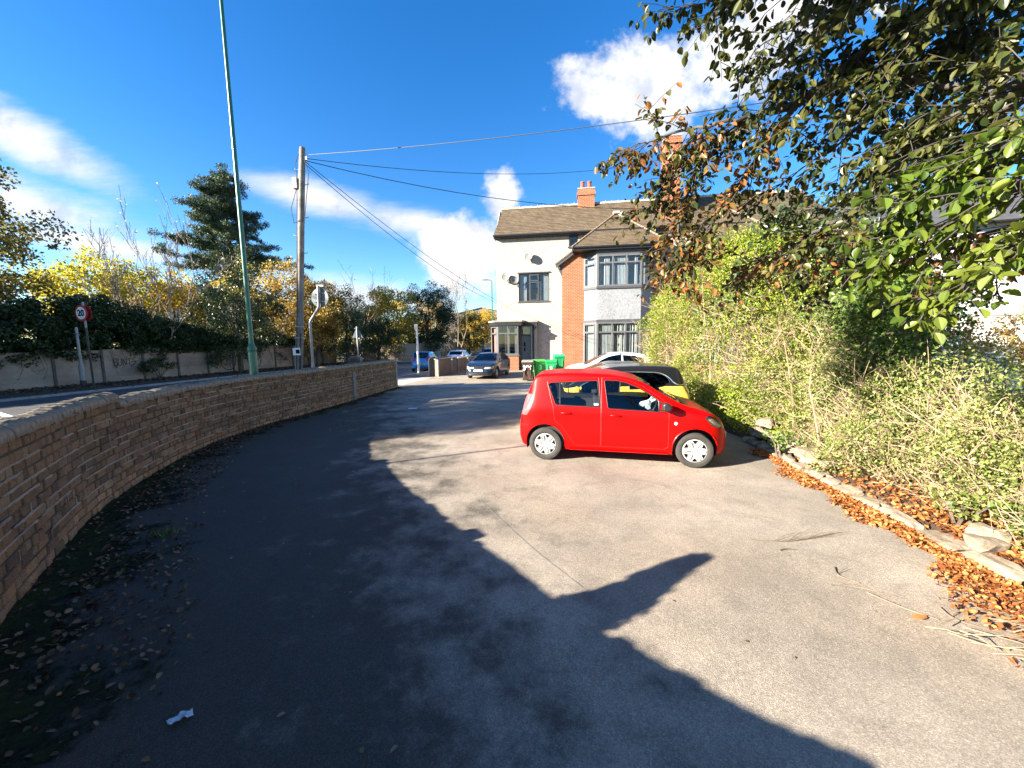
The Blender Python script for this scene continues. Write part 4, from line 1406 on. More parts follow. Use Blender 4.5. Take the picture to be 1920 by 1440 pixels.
tree('brown_tree', -20.0, 36.5, 9.2, (4.2, 3.6, 4.4), M_lf_brown, 'tan and orange tree behind the green lamp post', 85, 210, .20, .95, limbs=8, crown_c=(0, 0, 5.0))
tree('brown_tree', -18.3, 36.4, 8.0, (2.4, 2.4, 4.0), M_lf_brown, 'rust brown tree behind the telegraph pole', 60, 190, .19, .8, limbs=6, crown_c=(0, 0, 4.2))
twiggy('bare_tree', -17.2, 43.0, 9.9, 'thin bare tree with pale twigs right of the telegraph pole', .5, 4, 3, 4, M_palebark, M_lf_pink, 350, .08, 1.1)
tree('yew_tree', -16.4, 38.6, 7.2, (2.1, 2.0, 4.2), M_lf_dark, 'dark pointed yew tree behind the round traffic sign', 62, 260, .15, .75, crown_c=(0, 0, 3.6), limbs=4)
tree('yew_tree', -14.4, 41.8, 4.4, (2.3, 1.6, 2.4), M_lf_dark, 'low dark bush leaning over the fence by the triangular sign', 50, 260, .15, .75, crown_c=(0, 0, 2.6), limbs=4)
tree('yellow_tree', -15.0, 47.4, 9.6, (3.2, 2.6, 4.7), M_lf_yel, 'yellow green tree in the middle of the row beyond the white post', 90, 230, .21, 1.0, crown_c=(0, 0, 4.7), limbs=8)
tree('cypress_tree', -11.2, 51.5, 10.2, (3.7, 3.0, 5.3), M_lf_dark, 'dark evergreen tree with drooping crown above the blue car', 135, 280, .17, .95, crown_c=(0, 0, 4.9), limbs=5)
twiggy('bare_tree', -8.6, 60, 10.5, 'pinkish half bare tree behind the dark evergreen', .5, 4, 3, 5, M_palebark, M_lf_pink, 900, .09, 1.2)
tree('olive_tree', -7.0, 64, 6.6, (3.2, 3, 3.6), M_lf_olive, 'olive tree beside the far street lamp', 60, 200, .22, .9, crown_c=(0, 0, 3.6), limbs=5)
tree('yellow_tree', -5.2, 70, 8.4, (3.4, 3, 4.3), M_lf_yel, 'small yellow tree furthest away beside the house corner', 60, 200, .25, .95, crown_c=(0, 0, 4.4), limbs=5)
tree('brown_tree', -12.4, 61.0, 9.4, (2.6, 2.6, 4.2), M_lf_brown, 'russet tree half hidden behind the dark evergreen', 50, 190, .22, .9, crown_c=(0, 0, 5.0), limbs=5)
tree('olive_tree', -21.0, 45.5, 7.6, (3.4, 3.0, 3.6), M_lf_yg, 'yellow green tree behind the round traffic sign', 80, 210, .20, .95, crown_c=(0, 0, 4.0), limbs=6)
# two trees past the left edge whose shade falls over the middle of the forecourt
tree('roadside_tree', -23.6, 2.5, 11.7, (2.3, 2.7, 4.0), M_lf_olive, 'olive roadside tree past the left edge of the brick wall', 110, 300, .20, .9, crown_c=(0, 0, 7.6), limbs=6)
tree('roadside_tree', -23.4, 7.6, 10.8, (2.2, 2.9, 3.8), M_lf_brown, 'tan roadside tree near the left end of the ivy hedge', 100, 260, .20, .9, crown_c=(0, 0, 6.8), limbs=8)

tree('roadside_tree', -32.0, 13.2, 11.5, (3.4, 3.4, 4.6), M_lf_olive, 'olive tree added out of view past the left edge to shade the speed sign', 100, 240, .20, 1.0, crown_c=(0, 0, 6.6), limbs=6)  # added out of view to keep the sun off the speed sign and ivy
# tall pine: whorled boughs carrying tufts
pine = empty('pine_tree', (-30.2, 42.5, -.1), 0, 'tall dark pine with layered boughs rising above the other trees', 'tree', GRP)
MB().tube([(0, 0, -.2), (.15, 0, 8), (.05, .1, 15), (0, 0, 19.3)], [.45, .36, .22, .05], 10).build('trunk', M_bark, pine, smooth=True)
bo, tufts, tr_ = MB(), [], []
zz = 10.2
while zz < 19.6:
    f_ = (zz - 10.2) / 9.4
    reach = 5.0 * (1 - f_) ** .62 + .6
    for k in range(7 if f_ < .8 else 5):
        a = random.uniform(0, 2 * math.pi); L = reach * random.uniform(.42, 1.15)
        if f_ < .12 and abs(math.cos(a)) < .5: L *= .7
        d = Vector((math.cos(a), math.sin(a), random.uniform(.02, .22)))
        p = Vector((0, 0, zz)); pts = [p + d * L * q + Vector((0, 0, .5 * (q ** 2) - .25 * q)) * (1.0) for q in (0, .35, .7, 1)]
        bo.tube(pts, [.085, .06, .04, .015], 5, cap=False)
        for q in np.linspace(.3, 1, int(2 + L * 1.7)):
            c = p + d * L * q + Vector((random.gauss(0, .35), random.gauss(0, .35), .5 * q * q - .2 * q + random.gauss(.12, .12)))
            tufts.append(tuple(c)); tr_.append(random.uniform(.32, .60))
    zz += random.uniform(.45, .75)
for q, L in ((.2, 7.4), (6.1, 6.4), (3.3, 5.4)):       # long low bough reaching out to the right
    d = Vector((math.cos(q), math.sin(q), .06)); p = Vector((0, 0, 10.2))
    bo.tube([p, p + d * L * .5 + Vector((0, 0, .1)), p + d * L + Vector((0, 0, -.1))], [.1, .07, .02], 5, cap=False)
    for u in np.linspace(.45, 1, 11):
        tufts.append(tuple(p + d * L * u + Vector((random.gauss(0, .25), random.gauss(0, .25), random.gauss(.1, .12))))); tr_.append(.42)
bo.build('boughs', M_bark, pine, smooth=True)
pp = clumped(tufts, tr_, 330, .62)
leaves('crown', pp, .26 * rng.uniform(.7, 1.2, len(pp)), M_lf_pine, pine, 'diamond', aspect=.24)

# ivy mound swallowing the fence top
ivy = empty('ivy_hedge', (-23.0, 22.0, 0), 0, 'dark dense ivy hedge bulging over the concrete fence', 'hedge')
IV0 = Vector((-23.0, 22.0, 0))
cl, rr = [], []
def ivy_top(s):
    y = fence_at(s)[0].y
    return float(np.interp(y, [6, 12, 16, 18.5, 20.5, 22.5, 25, 28, 31, 34, 40], [3.0, 3.1, 3.3, 4.0, 4.75, 4.7, 3.9, 3.1, 2.6, 2.3, 2.1]))
for s in np.arange(0.2, FS[-1] - 6, .42):
    p, t, n = fence_at(s); top = ivy_top(s)
    low = float(np.interp(p.y, [6, 15, 17.5, 20, 24, 27, 30, 34], [.55, .85, 1.05, 1.4, 1.55, 1.7, 2.0, 2.0]))
    for k in range(int(3 + 5 * (top - low))):
        z = random.uniform(low, top); w = .5 * math.sin(math.pi * (z - low) / max(.6, top - low)) + .12
        c = p - IV0 + n * (random.uniform(-1.3, w)) + Vector((0, 0, z)); cl.append(tuple(c)); rr.append(random.uniform(.28, .5))
pp = clumped(cl, rr, 420, .85)
leaves('foliage', pp, .12 * rng.uniform(.6, 1.3, len(pp)), M_ivy, ivy, 'diamond', aspect=.8)
ucl = []
for s in np.arange(.2, FS[-1], .55):
    p, t, n = fence_at(s)
    for k in range(7): ucl.append(tuple(p + n * random.uniform(-4.2, -1.4) + Vector((0, 0, random.uniform(.1, 2.9)))))
for q in along(bp, .8):
    for k in range(6): ucl.append((q.x + random.uniform(-4.5, -.9), q.y + random.uniform(.4, 3.5), random.uniform(.1, 2.6)))
up = clumped(ucl, [.7] * len(ucl), 70, .8)
leaves('undergrowth', up, .26 * rng.uniform(.6, 1.3, len(up)), M_ivy, None)
st_ = MB()
for i in range(60):
    p, t, n = fence_at(random.uniform(4, FS[-1] - 8)); q = p - IV0 + n * .07
    st_.tube([q + Vector((0, 0, 1.8)), q + n * .02 + Vector((random.uniform(-.3, .3), 0, 1.0)), q + Vector((random.uniform(-.4, .4), 0, random.uniform(.2, .9)))], [.012, .01, .005], 4, cap=False)
st_.build('stems', M_bark, ivy, kind='stuff')


def clump_plant(name, x, y, pts, rads, per, leaf, mat, label, cat='shrub', z=0, group=None):
    t = empty(name, (x, y, z), 0, label, cat, group)
    b = MB()
    for c in pts:
        b.tube([(random.gauss(0, .05), random.gauss(0, .05), -.05), (c[0] * .5, c[1] * .5, c[2] * .6), c], [.02, .014, .006], 4, cap=False)
    b.build('stems', M_bark, t, kind='stuff')
    pp = clumped(pts, rads, per, .9); pp = pp[pp[:, 2] > .02]
    leaves('foliage', pp, leaf * rng.uniform(.6, 1.3, len(pp)), mat, t)
    return t


p, t, n = fence_at(s_182 + 3.3)
clump_plant('ivy_clump', p.x + .15, p.y, [(0, -.9, .9), (.1, -.4, 1.1), (0, 0, .9), (.1, .5, .75), (0, 1.0, .8), (.1, .2, 1.35), (.1, -.7, .6), (.1, -1.2, .7)], [.32] * 8, 700, .09, M_ivy, 'ragged ivy clump growing on the fence between the tag and the round graffiti', group='clumps against the fence')
clump_plant('sapling_bush', -16.6, 38.6, [(0, 0, 2.2), (.3, 0, 1.8), (-.4, .1, 1.9), (.1, 0, 1.4), (-.2, 0, 1.2)], [.45, .4, .4, .3, .25], 500, .10, M_ivy, 'small dark bush on a thin stem before the fence right of the bent sign post', group='clumps against the fence')
M_straw = leaf_mat('dry straw leaves', [(0.18, 0.15, 0.08), (0.28, 0.24, 0.14), (0.2, 0.2, 0.09)], .3)
clump_plant('dry_grass_clump', -13.4, 45.0, [(0, 0, 1.3), (-.5, -.2, 1.6), (.5, .2, 1.2), (-.9, -.3, 1.0), (.2, 0, 1.9)], [.5, .5, .5, .4, .4], 420, .16, M_straw, 'pale straw coloured climber hanging over the fence left of the blue car', 'plant', group='clumps against the fence')

# pale industrial building and dark roof far behind
M_clad = simple('pale cladding', (0.50, 0.47, 0.44), .7, var=.12, nscale=1)
M_slate = simple('dark slate roof', (0.06, 0.06, 0.065), .7, var=.2)
def shed(name, x, y, w, d, h, rise, label, rz=0.0, wall=None, roof=None):
    t = empty(name, (x, y, -.15), rz, label, 'building')
    MB().prism([(-w / 2, 0), (w / 2, 0), (w / 2, h), (0, h + rise), (-w / 2, h)], (0, d, 0)).build('wall', wall or M_clad, t)
    for sgn in (-1, 1):
        MB().prism([(sgn * (w / 2 + .3), h - rise * .6 / w), (0, h + rise + .02), (0, h + rise + .2), (sgn * (w / 2 + .3), h + .2 - rise * .6 / w)], (0, d + .6, 0), (0, -.3, 0)).build('roof', roof or M_slate, t)
    for k in range(3):
        MB().box(-w * .3 + k * w * .25, -w * .3 + k * w * .25 + 1.1, -.06, -.003, h * .45, h * .45 + 1.3).build('window', M_room, t)
    return t
shed('warehouse', -45, 62, 20, 14, 8.5, 4.2, 'pale gabled warehouse glimpsed behind the bare sapling', .5)
shed('far_shed', -9, 118, 22, 20, 10.0, 2.4, 'dark roofed long building far down the road', -.1, wall=simple('grey brown wall', (.18, .16, .14), .9))

# ================================================================== POLES, SIGNS, WIRES
M_gpaint = simple('green lamp post paint', (0.010, 0.115, 0.060), .35, var=.12, nscale=3, coat=.3)
M_pole = simple('weathered timber pole', (0.22, 0.195, 0.165), .9, var=.35, nscale=3, bstr=.5, bscale=25)
M_alu = simple('grey sign back', (0.115, 0.135, 0.145), .5, .3, var=.15, nscale=4)
M_cable = simple('black cable', (0.012, 0.012, 0.014), .6)
M_white = simple('white sign face', (0.72, 0.72, 0.70), .4, var=.05)
M_red = simple('red sign border', (0.40, 0.02, 0.025), .4, var=.05)
M_blk = simple('black lettering', (0.010, 0.010, 0.010), .9, var=.0, spec=.1)
M_greybox = simple('grey plastic box', (0.42, 0.42, 0.40), .6, var=.1)

lp = empty('lamp_post', (-7.40, 11.0, 0), 0, 'tall green lamp post standing behind the brick wall', 'lamp post')
MB().lathe([(0.0, 0), (.112, 0), (.112, 1.78), (.105, 1.83), (.118, 1.86), (.118, 1.92), (.070, 2.02), (.062, 2.1), (.056, 5), (.046, 9), (.042, 12.2), (0, 12.2)], 20).build('column', M_gpaint, lp, smooth=True)
MB().tube([(0, 0, 12.1), (-.1, -.02, 12.5), (-.5, -.1, 12.75), (-1.2, -.2, 12.85)], .04, 8).build('arm', M_gpaint, lp, smooth=True)
MB().prism([(-1.9, 12.82), (-1.2, 12.78), (-1.15, 12.9), (-1.5, 12.98), (-1.9, 12.92)], (0, .25, 0), (0, -.32, 0)).build('lantern', M_alu, lp)

tp = empty('telegraph_pole', (-7.88, 14.0, 0), 0, 'weathered wooden telegraph pole with step irons and a grey box near its top', 'telegraph pole')
top = Vector((.80, 0, 8.72))
def tpp(z): return top * (z / 8.72)
MB().tube([(0, 0, -.1), tpp(3) + Vector((.02, 0, 0)), tpp(6), tpp(8.6), tpp(8.72)], [.135, .122, .110, .098, .085], 16).build('shaft', M_pole, tp, smooth=True)
st_ = MB()
for i, z in enumerate((4.6, 5.2, 5.8, 6.4, 7.0, 7.5, 8.0)):
    sgn = 1 if i % 2 else -1
    st_.tube([tpp(z) + Vector((sgn * .10, 0, 0)), tpp(z) + Vector((sgn * .24, 0, .01)), tpp(z) + Vector((sgn * .25, 0, .05))], .012, 6)
st_.build('step_irons', M_galv, tp, kind='stuff')
MB().box(-.26, -.10, -.12, .06, 7.35, 7.72, Matrix.Translation(Vector((tpp(7.5).x, 0, 0)))).build('junction_box', M_greybox, tp, bevel=.02)
cbm = MB()
cbm.tube([tpp(8.3) + Vector((.1, -.06, 0)), tpp(8.1) + Vector((.26, -.08, -.2)), tpp(7.4) + Vector((.2, -.1, -.3)), tpp(6.2) + Vector((.14, -.05, 0))], .013, 6)
cbm.tube([tpp(7.4) + Vector((-.14, -.05, 0)), tpp(6.6) + Vector((-.32, -.05, .1)), tpp(6.2) + Vector((-.2, -.08, 0)), tpp(6.3) + Vector((.02, -.14, 0))], .012, 6)
cbm.tube([tpp(8.5) + Vector((-.1, -.05, 0)), tpp(8.2) + Vector((-.2, -.05, 0)), tpp(7.7) + Vector((-.14, -.05, 0)), tpp(3) + Vector((-.02, -.135, 0)), tpp(.5) + Vector((.0, -.14, 0))], .013, 6)
cbm.tube([tpp(2.4) + Vector((.10, -.09, 0)), tpp(.3) + Vector((.10, -.10, 0))], .03, 6)
cbm.build('cables', M_cable, tp)
MB().box(.05, .18, -.05, .05, 8.30, 8.42, Matrix.Translation(Vector((tpp(8.3).x, 0, 0)))).build('insulator_bracket', M_white, tp)
b = MB()
for z in (2.62, 2.22):
    b.lathe([(.150, z), (.150, z + .04)], 16, Matrix.Translation(Vector((tpp(z).x, 0, 0))))
b.build('steel_band', M_galv, tp)
MB().box(-.13, .13, -.165, -.145, 1.62, 1.88, Matrix.Translation(Vector((tpp(1.75).x, 0, 0)))).build('notice_plate', M_white, tp)
MB().box(-.02, .12, -.170, -.167, 1.68, 1.82, Matrix.Translation(Vector((tpp(1.75).x, 0, 0)))).build('notice_print', M_blk, tp)

# bent post with the grey back of a round sign
sg = empty('round_sign', (-6.52, 12.6, 0), 0, 'grey back of a round traffic sign on a bent steel post', 'traffic sign')
MB().tube([(0, 0, 0), (0, 0, 2.68), (.02, 0, 2.76), (.28, 0, 3.12), (.32, 0, 3.22), (.345, 0, 3.86)], .042, 10).build('post', M_galv, sg, smooth=True)
MB().tube([(0, 0, 0), (0, 0, 1.35)], .062, 10).build('base', M_galv, sg, smooth=True)
Mx = Matrix.Translation((.345, .07, 3.50)) @ Matrix.Rotation(R(-8), 4, 'Z') @ Matrix.Rotation(R(90), 4, 'X')
MB().lathe([(0, -.012), (.30, -.012), (.305, 0), (.30, .012), (0, .012)], 32, Mx).build('disc', M_alu, sg)
b = MB().box(.13, .56, .025, .055, 3.36, 3.39).box(.13, .56, .025, .055, 3.62, 3.65); b.build('clip_rails', M_galv, sg)
MB().box(.30, .52, -.02, .10, 3.83, 3.90).build('sign_lamp', M_galv, sg)

# triangular sign back farther along, with the black litter bin at its foot
ts = empty('triangle_sign', (-8.60, 21.6, 0), 0, 'grey back of a triangular warning sign on a thin post beside a black bin', 'traffic sign')
MB().tube([(0, 0, 0), (0, 0, 2.95)], .038, 8).build('post', M_galv, ts, smooth=True)
MB().prism([(-.31, 2.33), (.31, 2.33), (.02, 2.90), (-.02, 2.90)], (0, .02, 0), (0, .045, 0)).build('plate', M_alu, ts)
MB().box(-.1, .1, .05, .07, 2.05, 2.27).build('sub_plate', M_dgrey, ts)
lb = empty('litter_bin', (-8.62, 21.2, 0), .1, 'black square litter bin at the foot of the triangular sign', 'bin')
MB().prism([(-.26, 0), (.26, 0), (.30, 1.05), (-.30, 1.05)], (0, .5, 0), (0, -.25, 0)).build('body', M_black, lb, bevel=.02)
MB().prism([(-.33, 1.05), (.33, 1.05), (.33, 1.22), (.2, 1.32), (-.2, 1.32), (-.33, 1.22)], (0, .56, 0), (0, -.28, 0)).build('hood', M_black, lb, bevel=.02)
MB().box(-.18, .18, -.292, -.283, 1.09, 1.2).build('slot', M_room, lb)
MB().box(.05, .16, -.272, -.262, .8, .92).build('sticker', M_white, lb)

# 20 speed limit sign: two discs back to back
s2 = empty('speed_sign', (-20.35, 18.5, 0), R(-12), 'round red bordered 20 speed limit sign in front of the ivy hedge', 'traffic sign')
MB().tube([(.06, .05, 2.95), (.06, .05, 4.15)], .045, 8).build('upper_post', M_galv, s2, smooth=True)
MB().tube([(.06, .05, -.05), (.06, .05, 2.95)], .043, 8).build('post', M_black, s2, smooth=True)
def disc(y, r, m, nm, x=0, z=3.62):
    Mx = Matrix.Translation((x, y, z)) @ Matrix.Rotation(R(90), 4, 'X')
    return MB().lathe([(0, -.006), (r, -.006), (r, .006), (0, .006)], 36, Mx).build(nm, m, s2)
disc(-.02, .385, M_red, 'border'); disc(-.034, .29, M_white, 'face'); disc(.12, .385, M_red, 'rear_disc', .03, 3.62)
def text(body, size, mat, name, parent, loc, rot=(R(90), 0, 0), bold=.0, depth=.004, sx=1.0):
    cu = bpy.data.curves.new(name, 'FONT'); cu.body = body; cu.size = size; cu.align_x = 'CENTER'; cu.align_y = 'CENTER'; cu.extrude = depth; cu.offset = bold
    cu.materials.append(mat)
    tmp = bpy.data.objects.new(name, cu); COL.objects.link(tmp)
    me = bpy.data.meshes.new_from_object(tmp.evaluated_get(bpy.context.evaluated_depsgraph_get()))
    bpy.data.objects.remove(tmp)
    if not me.materials: me.materials.append(mat)
    o = bpy.data.objects.new(name, me); COL.objects.link(o); o.parent = parent; o.location = loc; o.rotation_euler = rot; o.scale = (sx, 1, 1)
    return o
text('20', .40, M_blk, 'numerals', s2, (0, -.046, 3.62), bold=.012)

# post stub by the fence
ps = empty('post', (-22.40, 20.0, 0), 0, 'pale grey post with a dark foot against the concrete fence below the speed sign', 'post')
MB().tube([(0, 0, .28), (0, 0, 1.15)], .115, 12).build('lower_tube', M_galv, ps, smooth=True)
MB().tube([(0, 0, -.05), (0, 0, .30)], .122, 12).build('foot', M_black, ps, smooth=True)
MB().tube([(0, 0, 1.1), (0, 0, 3.05)], .062, 10).build('upper_tube', M_galv, ps, smooth=True)
MB().tube([(-.1, -.05, 2.72), (.02, -.05, 2.72), (.2, -.06, 2.66)], .025, 8).build('bracket', M_galv, ps)

# white post by the drive, far lamp columns
wp = empty('white_post', (-6.22, 25.6, 0), 0, 'slim white post with a small box top beside the parked blue car', 'post')
MB().tube([(0, 0, 0), (-.03, 0, 3.0)], [.075, .06], 10).build('shaft', M_white, wp, smooth=True)
MB().box(-.16, .04, -.06, .06, 2.85, 3.22).build('box_top', M_galv, wp)
for i, (x, y, h, lb_) in enumerate(((-1.95, 40.5, 8.25, 'tall thin street lamp just left of the cream house corner'), (-8.0, 74, 8.2, 'far thin street lamp above the distant trees'))):
    fl = empty('street_lamp', (x, y, 0), 0, lb_, 'street lamp')
    MB().tube([(0, 0, 0), (0, 0, 1.5), (0, 0, h)], [.11, .07, .05], 8).build('column', M_gpaint if i == 0 else M_galv, fl, smooth=True)
    MB().tube([(0, 0, h), (-.15, 0, h + .08), (-.6, 0, h + .12)], .04, 6).build('arm', M_galv, fl)
    MB().prism([(-.95, h + .08), (-.5, h + .06), (-.5, h + .2), (-.9, h + .17)], (0, .24, 0), (0, -.12, 0)).build('lantern', M_galv, fl)

# overhead wires
PT = Vector((-7.88, 14, 0)) + tpp(8.36) + Vector((.15, 0, 0))
def wire(b_, sag, label, a=PT, r=.011):
    a, b_ = Vector(a), Vector(b_)
    pts = [a.lerp(b_, k / 24) - Vector((0, 0, sag * 4 * (k / 24) * (1 - k / 24))) for k in range(25)]
    o = MB().tube([p - a for p in pts], r, 6).build('overhead_wire', M_cable, None, smooth=True)
    o.location = a
    tag(o, label, 'wire', 'overhead wires from the telegraph pole')
def hp(a, b_, z): return HM @ Vector((a, -b_, z))
wire((11.0, 7.0, 6.9), .25, 'topmost overhead wire rising rightward from the telegraph pole', PT + Vector((.05, 0, .12)), .010)
wire(hp(11.6, .4, 13.6), .75, 'overhead wire running level from the pole to the brick chimney', PT)
wire(hp(23.5, .4, 12.2), 2.0, 'lowest sagging overhead wire crossing in front of the tiled roof', PT - Vector((0, 0, .08)), .013)
wire(hp(0.05, .02, 4.75), .55, 'steep overhead wire falling from the pole to the cream house corner', PT - Vector((.12, 0, .12)), .012)
wire(hp(0.7, .02, 4.55), .35, 'second steep overhead wire falling just above its neighbour to the cream wall', PT - Vector((.1, 0, .06)), .012)

# ================================================================== LOW WALL BY THE DRIVE
w2 = empty('low_wall', (-4.45, 22.75, 0), math.atan2(26.1 - 22.75, -3.04 + 4.45), 'low sunlit brick wall beside the parked grey car', 'wall')
M_w2b = brick_tex_mat('brown low wall brick', (0.25, 0.14, 0.075), (0.17, 0.10, 0.06), (0.33, 0.27, 0.19), dirt=.5, bstr=.7)
MB().box(0, 2.35, 0, .24, -.1, .98).build('brick_panel', M_w2b, w2)
MB().box(2.75, 7.2, 0, .24, -.1, .94).build('brick_panel', M_w2b, w2)
MB().prism([(-.03, -.02), (2.36, -.02), (2.36, .26), (-.03, .26)], (0, 0, .07), (0, 0, .983), (1, 0, 0), (0, 1, 0)).build('coping', M_cope, w2, bevel=.02)
MB().box(2.74, 7.2, -.03, .27, .943, 1.02).build('coping', M_stone_post, w2, bevel=.02)
MB().prism([(2.30, -.1), (2.62, -.1), (2.70, 1.0), (2.5, 1.06)], (0, .2, 0), (0, -.03, 0)).build('leaning_slab', M_stone_post, w2, bevel=.02)
MB().box(-.02, .12, -.12, -.005, -.1, 1.0).build('stone_post', M_stone_post, w2, bevel=.01)
gp = empty('gate_pier', (-4.75, 22.95, 0), .3, 'dark painted gate pier with rounded top at the end of the low brick wall', 'gate pier')
MB().prism([(-.22, -.1), (.20, -.1), (.20, 1.14), (.1, 1.18), (-.12, 1.12), (-.22, 1.0)], (0, .34, 0), (0, -.2, 0)).build('pier', simple('dark slate blue paint', (.010, .013, .020), .7, var=.25), gp, bevel=.02)
for i, (x, y, h) in enumerate(((-3.72, 23.9, 1.0), (-2.95, 25.75, 1.0))):
    tk = MB().box(-.045, .045, -.03, .03, -.05, h).build('wooden_stake', M_stone_post)
    tk.location = (x, y, 0); tag(tk, ('pale stake standing in front of the low brick wall beside the leaning slab', 'pale stake against the low wall nearest the grey car')[i], 'stake', 'pale stakes along the low wall')


# ================================================================== CARS
def pchip(P, x):
    P = np.array(P, dtype=float); X, Y = P[:, 0], P[:, 1]
    h = np.diff(X); d = np.diff(Y) / h
    m = np.zeros(len(X)); m[0], m[-1] = d[0], d[-1]
    for i in range(1, len(X) - 1):
        if d[i - 1] * d[i] > 0:
            w1, w2 = 2 * h[i] + h[i - 1], h[i] + 2 * h[i - 1]
            m[i] = (w1 + w2) / (w1 / d[i - 1] + w2 / d[i])
    i = int(np.clip(np.searchsorted(X, x, side='right') - 1, 0, len(X) - 2))
    t = (min(max(x, X[0]), X[-1]) - X[i]) / h[i]
    return float((2 * t ** 3 - 3 * t ** 2 + 1) * Y[i] + (t ** 3 - 2 * t ** 2 + t) * h[i] * m[i] + (-2 * t ** 3 + 3 * t ** 2) * Y[i + 1] + (t ** 3 - t ** 2) * h[i] * m[i + 1])


def car_paint(name, col, flake=0.0, rough=.28, coat=.7):
    m, nd, lk, bs = new_mat(name)
    f = noise(nd, lk, 2.2, 5, .6)
    lk.new(ramp(nd, lk, f, [(.3, tuple(c * .93 for c in col)), (.7, col)]), bs.inputs['Base Color'])
    bs.inputs['Metallic'].default_value = flake
    bs.inputs['Roughness'].default_value = rough
    bs.inputs['Coat Weight'].default_value = coat
    bs.inputs['Coat Roughness'].default_value = .05
    bs.inputs['Specular IOR Level'].default_value = .2
    # the inner side of a panel is dark cabin lining, not paint
    g = N(nd, 'ShaderNodeNewGeometry'); d = N(nd, 'ShaderNodeBsdfDiffuse'); d.inputs['Color'].default_value = (.02, .02, .022, 1)
    mx = N(nd, 'ShaderNodeMixShader'); lk.new(g.outputs['Backfacing'], mx.inputs[0]); lk.new(bs.outputs[0], mx.inputs[1]); lk.new(d.outputs[0], mx.inputs[2])
    lk.new(mx.outputs[0], nd['Material Output'].inputs['Surface'])
    return m


M_rubber = simple('tyre rubber', (.035, .032, .028), .85, var=.25, nscale=9)
M_hub = simple('silver hubcap', (.42, .42, .41), .35, .25, var=.06)
M_dark = simple('dark car interior', (.016, .016, .018), .8, var=.2)
M_seat = simple('dark seat fabric', (.022, .023, .027), .9, var=.3)
M_trim = simple('black car trim', (.013, .013, .014), .45, var=.1)
M_chrome = simple('chrome trim', (.75, .75, .76), .15, 1.0, var=.03)
M_cglass = glass_mat('car window glass', (.82, .86, .86))
M_cglass_d = glass_mat('tinted car glass', (.10, .11, .12))
M_headl = glass_mat('headlight lens', (.93, .92, .85))
M_hlin = simple('headlight reflector', (.42, .39, .29), .4, .0, var=.3, nscale=14)
M_tailp = simple('clear tail light with painted glint', (.52, .10, .10), .15, var=.3, nscale=12, coat=1.0)  # pale pink base paints the bright reflection on the clear lens
M_taill = simple('red tail light', (.30, .010, .010), .15, var=.2, nscale=12, coat=1.0)
M_amber = simple('amber indicator', (.75, .28, .08), .25, coat=.6)
M_plate_w = simple('white number plate', (.66, .66, .64), .4, var=.04)
M_plate_y = simple('yellow number plate', (.62, .46, .05), .4, var=.04)

SPEC_A = dict(   # tall five door hatchback
    wb=2.43, r=.290, arch=.352, half_track=.715, x0=-.49, x1=2.99,
    top=[(-.49, .63), (-.475, .72), (-.44, .88), (-.40, 1.03), (-.33, 1.20), (-.25, 1.40), (-.20, 1.488), (-.13, 1.522), (0, 1.54), (.5, 1.557), (1.0, 1.545), (1.35, 1.495), (1.60, 1.42), (1.9, 1.24), (2.2, 1.07), (2.32, 1.02), (2.6, .935), (2.8, .83), (2.93, .68), (2.99, .52)],
    belt=[(-.49, .56), (-.4, .86), (-.2, .98), (.2, .985), (1.0, .955), (1.9, .915), (2.3, .90), (2.6, .82), (2.85, .66), (2.99, .46)],
    bot=[(-.49, .36), (-.42, .25), (-.3, .215), (.4, .20), (2.0, .19), (2.6, .20), (2.9, .21), (2.99, .28)],
    W=[(-.49, .62), (-.46, .70), (-.38, .77), (-.1, .82), (.5, .8325), (1.8, .83), (2.3, .82), (2.6, .785), (2.8, .70), (2.92, .56), (2.99, .38)],
    wt=[(-.49, .52), (-.35, .58), (-.1, .60), (.5, .63), (1.2, .62), (1.6, .60), (2.0, .66), (2.3, .70), (2.6, .68), (2.8, .58), (2.99, .32)],
    ws=(1.56, 2.26), rw=(-.40, -.19),
    win=[[(.045, 1.335), (.085, 1.362), (.86, 1.405), (.885, 1.39), (.925, .995), (.90, .975), (.215, .995), (.18, 1.015)],
         [(1.00, 1.395), (1.02, 1.41), (1.20, 1.405), (1.37, 1.365), (1.56, 1.285), (1.72, 1.195), (1.85, 1.105), (1.87, 1.07), (1.865, .935), (1.85, .92), (1.085, .955), (1.06, .975)]],
    doors=[[(.02, 1.38), (.10, 1.43), (.90, 1.455), (.945, .96), (.945, .30), (.52, .30), (.40, .47), (.30, .62), (.17, .72), (.14, .95)],
           [(.955, 1.455), (1.22, 1.455), (1.42, 1.405), (1.62, 1.315), (1.93, 1.115), (2.02, .98), (2.02, .34), (1.96, .30), (.955, .30)]],
    tail=[(-.52, .80), (-.33, .80), (-.245, .93), (-.20, 1.13), (-.235, 1.16), (-.33, 1.16), (-.42, 1.0)], head=[(2.56, .83), (2.62, .865), (2.72, .83), (2.86, .715), (2.90, .665), (2.80, .655), (2.68, .70)])

